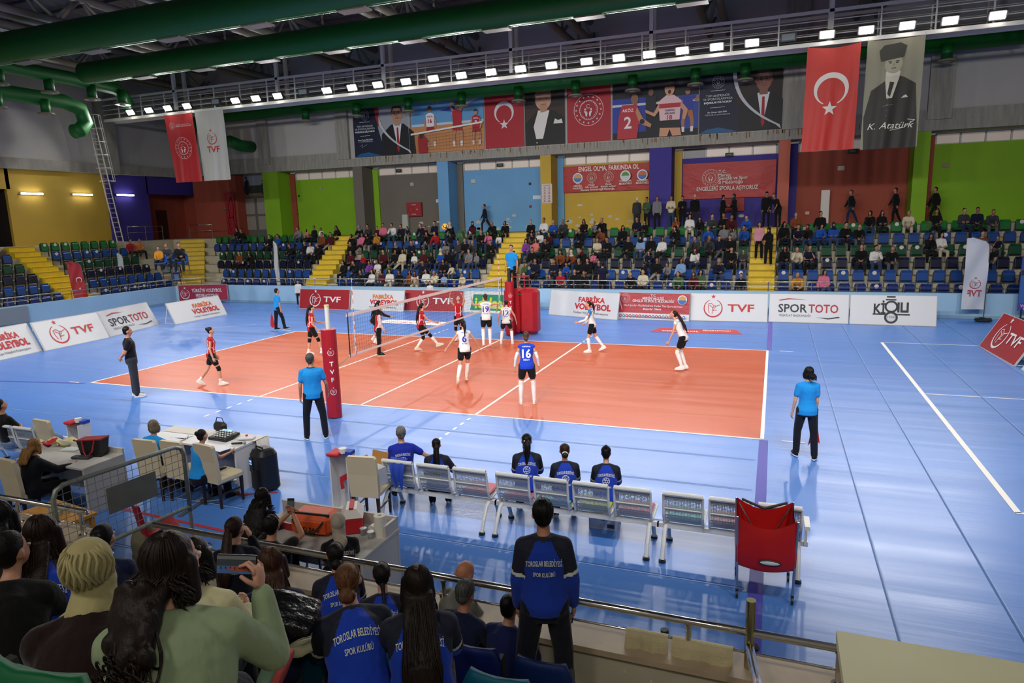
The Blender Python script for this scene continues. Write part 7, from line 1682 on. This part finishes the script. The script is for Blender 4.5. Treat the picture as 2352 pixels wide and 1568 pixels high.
# grey floor profile strip and bag by the barrier
o=G().box((0,0,.012),(1.9,.07,.02)).obj('floor_profile',mat('alu','#8f9090',.4,.8)); p=onz(500,1130); o.location=(p.x,p.y,0); o.rotation_euler=(0,0,math.atan2(onz(545,1110).y-onz(440,1180).y,onz(545,1110).x-onz(440,1180).x)); tag(o,'grey metal floor strip near the loudspeaker','floor strip')
g=G(); g.ell((0,0,.25),(.22,.2,.28),None,14); g.ell((.1,-.05,.1),(.3,.2,.1),None,12); o=remesh(g,.03,3,'sack'); paint(o,[mat('khaki','#6d6852',.9,bump=(5,(1,1,1),.6,.04))]); o=link('jacket_pile',o); o.location=(10.6,-7.3,0); tag(o,'khaki jacket pile on the floor beside the steel barrier','jacket')
# ================================================================= near side people
def wpt(o,p): return o.location+M.Rotation(o.rotation_euler.z,3,'Z')@V(p)
def place(px,py,P,look,label,a,tread,lod=0,name='person'):
    """puts the figure so that its head centre stands over the photo position, feet on the given tread"""
    P=dict(P); K=skel(P); zr=math.radians(face(px,a)); h=M.Rotation(zr,3,'Z')@K['hc']; w_=onz(px,py,tread+K['hc'].z); return figure(name,P,look,(w_.x-h.x,w_.y-h.y,tread),math.degrees(zr),label,lod)
def away(o,d):
    v=o.location-CAMP; v.z=0; v.normalize(); o.location+=v*d
ZN=lambda i:.5+.49*(i-1)
def nsit(arms,lean=14,bend=18,head=(0,-8),H=1.68,fem=True,wide=1.0,legs=None,**k):
    d=dict(sit=1,pel=(0,-.12,.52),lean=lean,bend=bend,head=head,arms=arms,legs=legs or (((.1,1,-.05),(.02,.0,-1)),((.1,1,-.05),(.02,.05,-1))),H=H,fem=fem,wide=wide); d.update(k); return d
KN=((.12,.5,-.85),(-.35,1,-.3)); AR=((.1,.25,-1),(-.35,1,-.15))
JB=dict(skin='#c09078',top=(1,.028,'#183cae'),topfn=yoke,top2='#0c1228',bot=(1,.016,'#0c1020'),shoe='#16181c',baggy=.012,hem=-.1)
def J(**k): d=dict(JB); d.update(k); return d
def toros(t,K,c='#d9dcc8',ball=False,w=.30,big=1.0,x=0,sub='SPOR KULÜBÜ'):
    L=[('TOROSLAR BELEDİYESİ',-.155,.042*big,w*.92,.022,.01,x)]
    if ball: L+=[('@ball',-.235,.11,.11,0,0,x),(sub,-.325,.026,w*.55,0,.01,x)]
    else: L+=[(sub,-.228,.034*big,w*.56,0,.01,x)]
    lettering(t,K,L,c)
# standing man
o,K,t=place(1247,1180,dict(H=1.70,fem=False,lean=5,wide=.9,legs=(((.16,-.1,-1),(.05,-.12,-1)),((.12,.08,-1),(.03,.0,-1))),arms=(((.16,-.02,-1),(.05,.2,-1)),((.2,.0,-1),(.08,.22,-1))),head=(0,6)),J(skin='#b07a5e',hair=('short','#0d0b0b'),top=(1,.03,'#15369a'),hem=-.07,bot=(1,.022,'#0b0e1c')),'man in blue and navy club jacket standing at the railing, back to camera',0,.5)
toros(t,K,w=.30); MAN=(o,K)
sh,el,wr,ud,fd,hn,cu,sx=K['arms'][1]; p=wpt(o,wr+fd*.09); g=G(); g.box((0,0,0),(.012,.075,.155),bev=.005); q=g.obj('phone',flat('#0c0c0f',.25)); q.location=p+V((-.02,.02,-.02)); q.rotation_euler=(.3,.1,.4); tag(q,'black phone held low in right hand of the standing man','phone')
sh,el,wr,ud,fd,hn,cu,sx=K['arms'][0]; g=G(); a_=wr-fd*.03; x_,y_=perp(fd); g.rings([circ(a_-fd*.012,x_,y_,.036,.036,16),circ(a_+fd*.012,x_,y_,.036,.036,16)]); q=g.obj('wristwatch',flat('#101012',.3),parent=o)
# row 1 and row 2 girls
o,K,t=place(770,1272,nsit((KN,KN),H=1.62),J(hair=('lowbun','#120d0d')),'seated person in blue club jacket with low black bun, by the railing',4,ZN(1)); toros(t,K,w=.3)
o,K,t=place(877,1318,nsit((KN,KN),H=1.56),J(hair=('braid','#15100e')),'seated girl with long black braid between two blue-jacketed girls',0,ZN(1)); toros(t,K,w=.26)
o,K,t=place(542,1212,nsit((KN,((.1,.7,-.6),(-.4,.3,1))),H=1.64,head=(-25,-5)),J(top=(1,.026,'#0c0f1e'),topfn=None,hair=('longpony','#2a1a12')),'seated girl in black club jacket with brown-tipped ponytail, chin on hand',-12,ZN(1)); toros(t,K,w=.3)
o,K,t=place(624,1290,nsit((KN,KN),H=1.68),J(top=(1,.026,'#0e1430'),topfn=None,hair=('long','#3c2418')),'seated girl with long straight brown hair over a dark jacket',-10,ZN(2)); toros(t,K,w=.3)
o,K,t=place(800,1330,nsit((KN,KN),lean=18,bend=20,H=1.72,wide=1.12,head=(-14,-8)),J(hair=('lowbun','#5a3a22'),shoe='#d8d4c4'),'seated girl with frizzy brown bun in blue club jacket, centre front',8,ZN(2)); toros(t,K,w=.30,big=1.05); BUN=(o,K)
o,K,t=place(958,1335,nsit((KN,KN),lean=16,bend=16,H=1.74,wide=1.08,head=(4,-6)),J(hair=('long','#1a110d')),'seated girl with very long dark hair in blue club jacket, right one',0,ZN(2)); toros(t,K,w=.30)
o,K,t=place(240,1235,nsit((KN,KN),H=1.62,head=(-20,-5)),J(top=(1,.026,'#0d1838'),topfn=None,hair=('bun','#0e0b0b')),'seated girl with tight black braids behind the cream headscarf',-10,ZN(2))
# row 3, row 4
o,K,t=place(103,1222,nsit((KN,KN),H=1.68,head=(-25,-5)),J(hair=('long','#22130d')),'seated girl with long dark hair, blue club jacket, far left',-14,ZN(3)); toros(t,K,w=.3)
place(28,1265,nsit((KN,KN),H=1.68,wide=1.1,head=(-30,-5)),J(top=(1,.03,'#08080a'),topfn=None,hair=('bun','#120d0b'),skin='#b9856a'),'seated woman in black with earring at the left picture edge',-20,ZN(3))
place(2,1185,nsit((KN,KN),H=1.66,head=(-20,-5)),J(top=(1,.03,'#08080a'),topfn=None,hair=('long','#0d0a0a')),'dark-haired person cut off by left edge, behind the woman in black',-10,ZN(3)-.1)
o,K,t=place(450,1275,nsit((AR,((.3,.35,-.9),(-.4,1,.1))),H=1.66,wide=1.18,head=(-18,-6)),J(top=(1,.026,'#c9c39a'),topfn=None,hair=('wavy','#14100e'),skin='#c99a80'),'dark-haired woman in cream sweater holding a black puffer jacket',-22,ZN(3)); CRE=(o,K)
o,K,t=place(214,1300,nsit((KN,KN),H=1.64,wide=1.1,head=(-15,-6)),J(top=(1,.03,'#1c0c0c'),topfn=None,hair=('hijab','#a59a6c')),'woman in cream headscarf and dark maroon top, lower left',-14,ZN(4))
o,K,t=place(400,1290,nsit((((.25,.6,-.6),(-.1,.9,.15)),((.42,.45,-.75),(-.12,.28,1))),lean=12,bend=16,H=1.72,wide=1.22,head=(-42,0),hand=(None,(-.9,.5,.2)),curl=(.5,.85)),J(top=(1,.024,'#8a9a78'),topfn=None,hair=('wavy','#1c110d'),skin='#c4937a'),'woman in mint green sweater filming with a phone, biggest figure at lower left',-11,ZN(4)); MINT=(o,K)
sh,el,wr,ud,fd,hn,cu,sx=K['arms'][1]; p=wpt(o,wr+fd*.10)
d=_R*1.0; r=empty('phone',p-_R*.075+_U*.0,0,'phone held sideways showing the match, in hand of mint woman','phone'); 
n=(CAMP-p).normalized(); side_=_R*.92-_U*.03+V((.0,0,.0)); yv=_U.copy(); nn=side_.cross(yv).normalized(); yv=nn.cross(side_).normalized(); side_.normalize(); R=M((side_,yv,nn)).transposed()
G().box((0,0,0),(.155,.075,.009),R=R,bev=.003).obj('phone_body',flat('#0b0b0d',.3),parent=r)
a=Art(.0008); a.rect(-.074,-.034,.074,.034,'#39424a'); a.rect(-.074,-.034,.074,-.005,'#4a6fa8'); a.poly([(-.04,-.02),(.06,-.026),(.05,-.006),(-.02,-.006)],'#b0503c'); a.rect(-.074,.02,.074,.034,'#6d7378')
for k in range(7): a.rect(-.06+.018*k,-.016+.002*(k%3),-.056+.018*k,-.006,'#20242a')
sc=a.to('screen',nn*.005,side_,yv,r)
# puffer jacket on the lap of the woman in cream, shoes with coloured soles
g=G(); r2=random.Random(2)
for k in range(9):
    t=k/8; g.cap_((-.24+.5*t,-.13,.05*math.sin(t*3)),(-.20+.46*t,.20,.04+.05*math.sin(t*3+1)),.085,.07,12)
me=remesh(g,.014,4,'puffer'); paint(me,[mat('puffer_black','#0d0d0f',.28,spec=.6,bump=(9,(1,1,1),.7,.03))]); q=link('puffer_jacket',me); q.location=ony(650,1418,-10.35); q.scale=(.6,.6,.6); q.rotation_euler=(.15,.1,.35); tag(q,'glossy black puffer jacket bundled on the lap of cream-sweater woman','jacket')
def bigshoe(px,py,y,c1,c2,label,rot):
    p=ony(px,py,y); r=empty('shoe',p,0,label,'shoe'); r.rotation_euler=rot; g=G(); n=16
    def ring(z,w_,l0,l1): return [V((w_*math.cos(2*PI*k/n),(l1 if math.sin(2*PI*k/n)>0 else l0)*math.sin(2*PI*k/n),z)) for k in range(n)]
    G().rings([ring(-.012,.043,.12,.15),ring(.0,.048,.13,.158),ring(.02,.047,.13,.155)]).obj('sole',mat('sole_'+c2.strip('#'),c2,.7,bump=(60,(1,1,1),.9,.01)),parent=r,smooth=True)
    G().rings([ring(.02,.045,.125,.15),ring(.045,.042,.12,.12),ring(.07,.036,.105,.06),ring(.10,.034,.09,.0)]).obj('upper',flat(c1,.6),parent=r,smooth=True)
    for k in range(5): G().cyl((-.025,.02+.02*k,.075-.01*k),(.025,.02+.02*k,.075-.01*k),.004,n=5).obj('lace',flat('#d8d8d0'),parent=r)
    return r
bigshoe(705,1480,-10.2,'#b9b592','#c9c49c','cream running shoe of the crossed leg beside the puffer jacket',(math.radians(50),math.radians(70),math.radians(-20)))
bigshoe(648,1545,-10.75,'#55705a','#a33a30','green shoe with red lugged sole at the bottom edge',(math.radians(48),math.radians(-75),math.radians(-30)))
# seats of the near stand
def nseat(px,py,row,c,label):
    z=ZN(row)+.76*1.0; p=onz(px,py,z); y=-9.28-.85*(row-1); x=ony(px,py,y).x
    k='up' if label.find('folded')>=0 or 1 else 'down'; A=SP[k]; r=link('stadium_seat',A[0],None,hx(c)); r.location=(x,y,ZN(row)); r.rotation_euler=(0,0,PI); tag(r,label,'seat','near side folding seats'); 
    for nm,me in (('seat_pan',A[1]),('seat_rim',A[2]),('bracket',A[3])): link(nm,me,r,hx(c))
    return r
for px,py,row,c,l in [(1240,1495,1,'#0e2456','dark blue folded seat just behind the standing man'),(1080,1458,1,'#0d1c5a','dark blue folded seat between the long-haired girl and standing man'),
  (1140,1545,2,'#0d5268','teal folded seat at bottom edge below the standing man'),(925,1540,2,'#0d4a66','teal folded seat under the long-haired girl'),(740,1505,2,'#0d4258','teal folded seat under the girl with frizzy bun'),(590,1480,2,'#0d3048','dark folded seat under the brown-haired girl'),
  (190,1440,3,'#0a1622','dark blue seat behind the woman in headscarf'),(60,1430,3,'#0a1420','dark blue seat behind the woman in black')]: nseat(px,py,row,c,l)
o=nseat(60,1530,5,'#0a5a34','green seat back at the bottom left corner'); 
p=ony(45,1535,-12.3); o.location=(p.x,-12.3,p.z-.76)
# ---- people on the court side of the near barrier
def fsit(px,py,H,fem,look,label,a,lod=1,head=(0,0),arms=(KN,KN),lean=8,bend=10,legs=None,wide=1.0,seat=.0,**k):
    return place(px,py,nsit(arms,lean=lean,bend=bend,head=head,H=H,fem=fem,wide=wide,legs=legs,**k),look,label,a,seat,lod)
BT=dict(skin='#b98468',top=(.5,.02,'#0d0d10'),bot=(1,.016,'#0d1020'),shoe='#16181c')
def B_k(**k): d=dict(BT); d.update(k); return d
fsit(605,1140,1.66,True,B_k(top=(1,.026,'#0d1330'),hair=('curly','#120d0b')),'person with big curly black hair in navy jacket at the grey desk',-40,0,wide=1.05)
o,K,t=fsit(625,1205,1.70,False,B_k(hair=('short','#120e0c')),'young man in black T-shirt raising a phone to film the match',-14,0,arms=(((.1,.75,.2),(-.72,.4,.7)),((.1,.75,.2),(-.72,.4,.7))),twist=-28,hand=((.6,-.3,.2),(-.6,-.3,.2)),curl=(.7,.7),head=(0,-14))
wr=(K['arms'][0][2]+K['arms'][1][2])/2; p=wpt(o,wr+V((0,.03,.10))); r=empty('phone',p,0,'phone held upright filming, in raised hands of young man','phone'); n=_f*-1; R=M((_R,_U,-_f)).transposed()
G().box((0,0,0),(.075,.155,.009),R=R,bev=.003).obj('phone_body',flat('#0b0b0d',.3),parent=r); a=Art(.0008); a.rect(-.034,-.07,.034,.07,'#20242a'); a.rect(-.034,-.03,.034,.05,'#5a6268'); a.rect(-.034,-.045,.034,-.02,'#a8604c'); a.ell(0,-.06,.006,.006,'#c83030'); a.to('screen',-_f*.005,_R,_U,r)
o,K,t=fsit(776,1200,1.64,True,B_k(hair=('scarf','#a89c8c'),skin='#c8a088'),'person in beige headscarf and black club T-shirt at the grey desk',6,0); toros(t,K,'#c8c8b8',w=.3)
fsit(1068,1318,1.74,False,B_k(top=(1,.022,'#77776f'),hair=('bald','#8a6a54'),skin='#b8795c'),'bald man with glasses in grey shirt sitting below the railing',-48,0,head=(0,28),lean=14)
o=G().tube([(0,0,0),(0,.03,0)],.003,4)
fsit(1070,1362,1.70,False,B_k(top=(1,.022,'#141d3a'),hair=('short','#4a4a46'),skin='#a8745a'),'grey-haired man in navy top below the railing, beside the bald man',-35,0,head=(0,20))
fsit(1172,1392,1.62,False,B_k(top=(1,.022,'#141d4a'),hair=('short','#100d0c')),'dark-haired person partly hidden behind legs of the standing man',-30,1)
o,K,t=fsit(355,978,1.64,True,dict(skin='#b98468',top=(.5,.02,SKY),bot=(1,.016,'#0d1020'),shoe='#16181c',hair=('bob','#6a6050')),'gray-haired woman scorer in light blue polo writing at table',-45,1,arms=(((.1,.5,-.8),(-.2,1,-.1)),((.15,.8,-.6),(-.1,1,.02))))
sh,el,wr,ud,fd,hn,cu,sx=K['arms'][1]; g=G(); g.cyl((0,0,-.05),(.02,.03,.07),.005,n=6); q=g.obj('pen',flat('#223a9a')); q.location=wpt(o,wr+fd*.1); tag(q,'blue pen in hand of the gray-haired scorer','pen')
fsit(465,1000,1.60,True,dict(skin='#b98468',top=(.5,.02,SKY),bot=(1,.016,'#0d1020'),shoe='#16181c',hair=('bun','#15100e')),'bun-haired woman scorer in light blue T-shirt at the console',-50,1,arms=(((.1,.5,-.8),(-.2,1,-.1)),((.15,.8,-.6),(-.1,1,.05))))
fsit(82,1022,1.66,True,dict(skin='#c89a80',top=(1,.03,'#0c0e18'),bot=(1,.016,'#0d0e14'),shoe='#16181c',hair=('wavy','#7c5a30')),'blond woman in dark blazer writing at the left desk',-62,1,arms=(((.1,.3,-1),(.1,1,-.2)),((.15,.75,-.65),(0,1,-.05))),wide=1.08)
fsit(2,930,1.76,False,dict(skin='#b98468',top=(.5,.02,'#0b0b0d'),bot=(1,.018,'#6f87a8'),shoe='#d8d8d4',hair=('short','#14100e')),'bearded man in black T-shirt lounging on the left bench',-62,1,arms=(((.1,.4,-1),(-1,.5,.1)),((.2,.5,-.8),(-.9,.5,.1))),lean=-14,head=(0,-8),legs=(((.1,1,.05),(.02,.5,-1)),((.0,1,.3),(.3,.6,-.5))))
# players on the benches
o,K,t=fsit(921,1002,1.6,False,J(top=(.5,.02,'#182a9a'),topfn=None,hair=('short','#6c6a68'),shoe='#20242c'),'gray-haired coach in blue polo sitting at the end of first bench',4,0,arms=(AR,((.75,.0,-.55),(.4,.25,-.3))),lean=2,bend=6); toros(t,K,'#e2e2ea',ball=True,w=.27,sub='SPOR KULÜBÜ'); away(o,.16)
o,K,t=fsit(1003,1035,1.5,True,J(hair=('longpony','#100c0c'),top=(1,.028,'#15349c'),shoe='#d8d6d8'),'player in blue jacket with very long ponytail on first bench',-4,0,lean=4,bend=6,arms=(AR,((.4,.4,-.8),(.0,1,-.2))),head=(0,0)); toros(t,K,'#e2e2ea',ball=True,w=.27); away(o,.26)
for px,py,hs,hc,lab,aa in [(1210,1018,'pony','#120e0d','player in blue jacket with white hair tie, left on the second bench',-2),(1297,1040,'lowbun','#2e1d14','player in blue jacket with brown bun and white scrunchie, middle of bench',2),(1392,1046,'topbun','#120e0d','player in blue jacket with small top bun, right end of bench group',0)]:
    o,K,t=fsit(px,py,{1210:1.66,1297:1.58,1392:1.55}[px],True,J(hair=(hs,hc),top=(1,.028,'#1a3cb0'),shoe='#d8d6d8'),lab,aa,0,lean=10,bend=10); toros(t,K,'#e2e2ea',ball=True,w=.28); away(o,.10)
    if hs!='topbun':
        g=G(); Rh=K['Rh']; c=K['hc']+Rh@V((0,-.115,-.02 if hs=='lowbun' else .04))*K['s']; pts=[c+Rh@V((.035*math.cos(x),.0,.035*math.sin(x))) for x in [2*PI*j/10 for j in range(11)]] if hs=='lowbun' else [c+V((.032*math.cos(x),.012*math.sin(x),0)) for x in [2*PI*j/10 for j in range(11)]]
        g.tube(pts,.011,6); g.obj('hair_tie',flat('#e2e2dc'),parent=o)
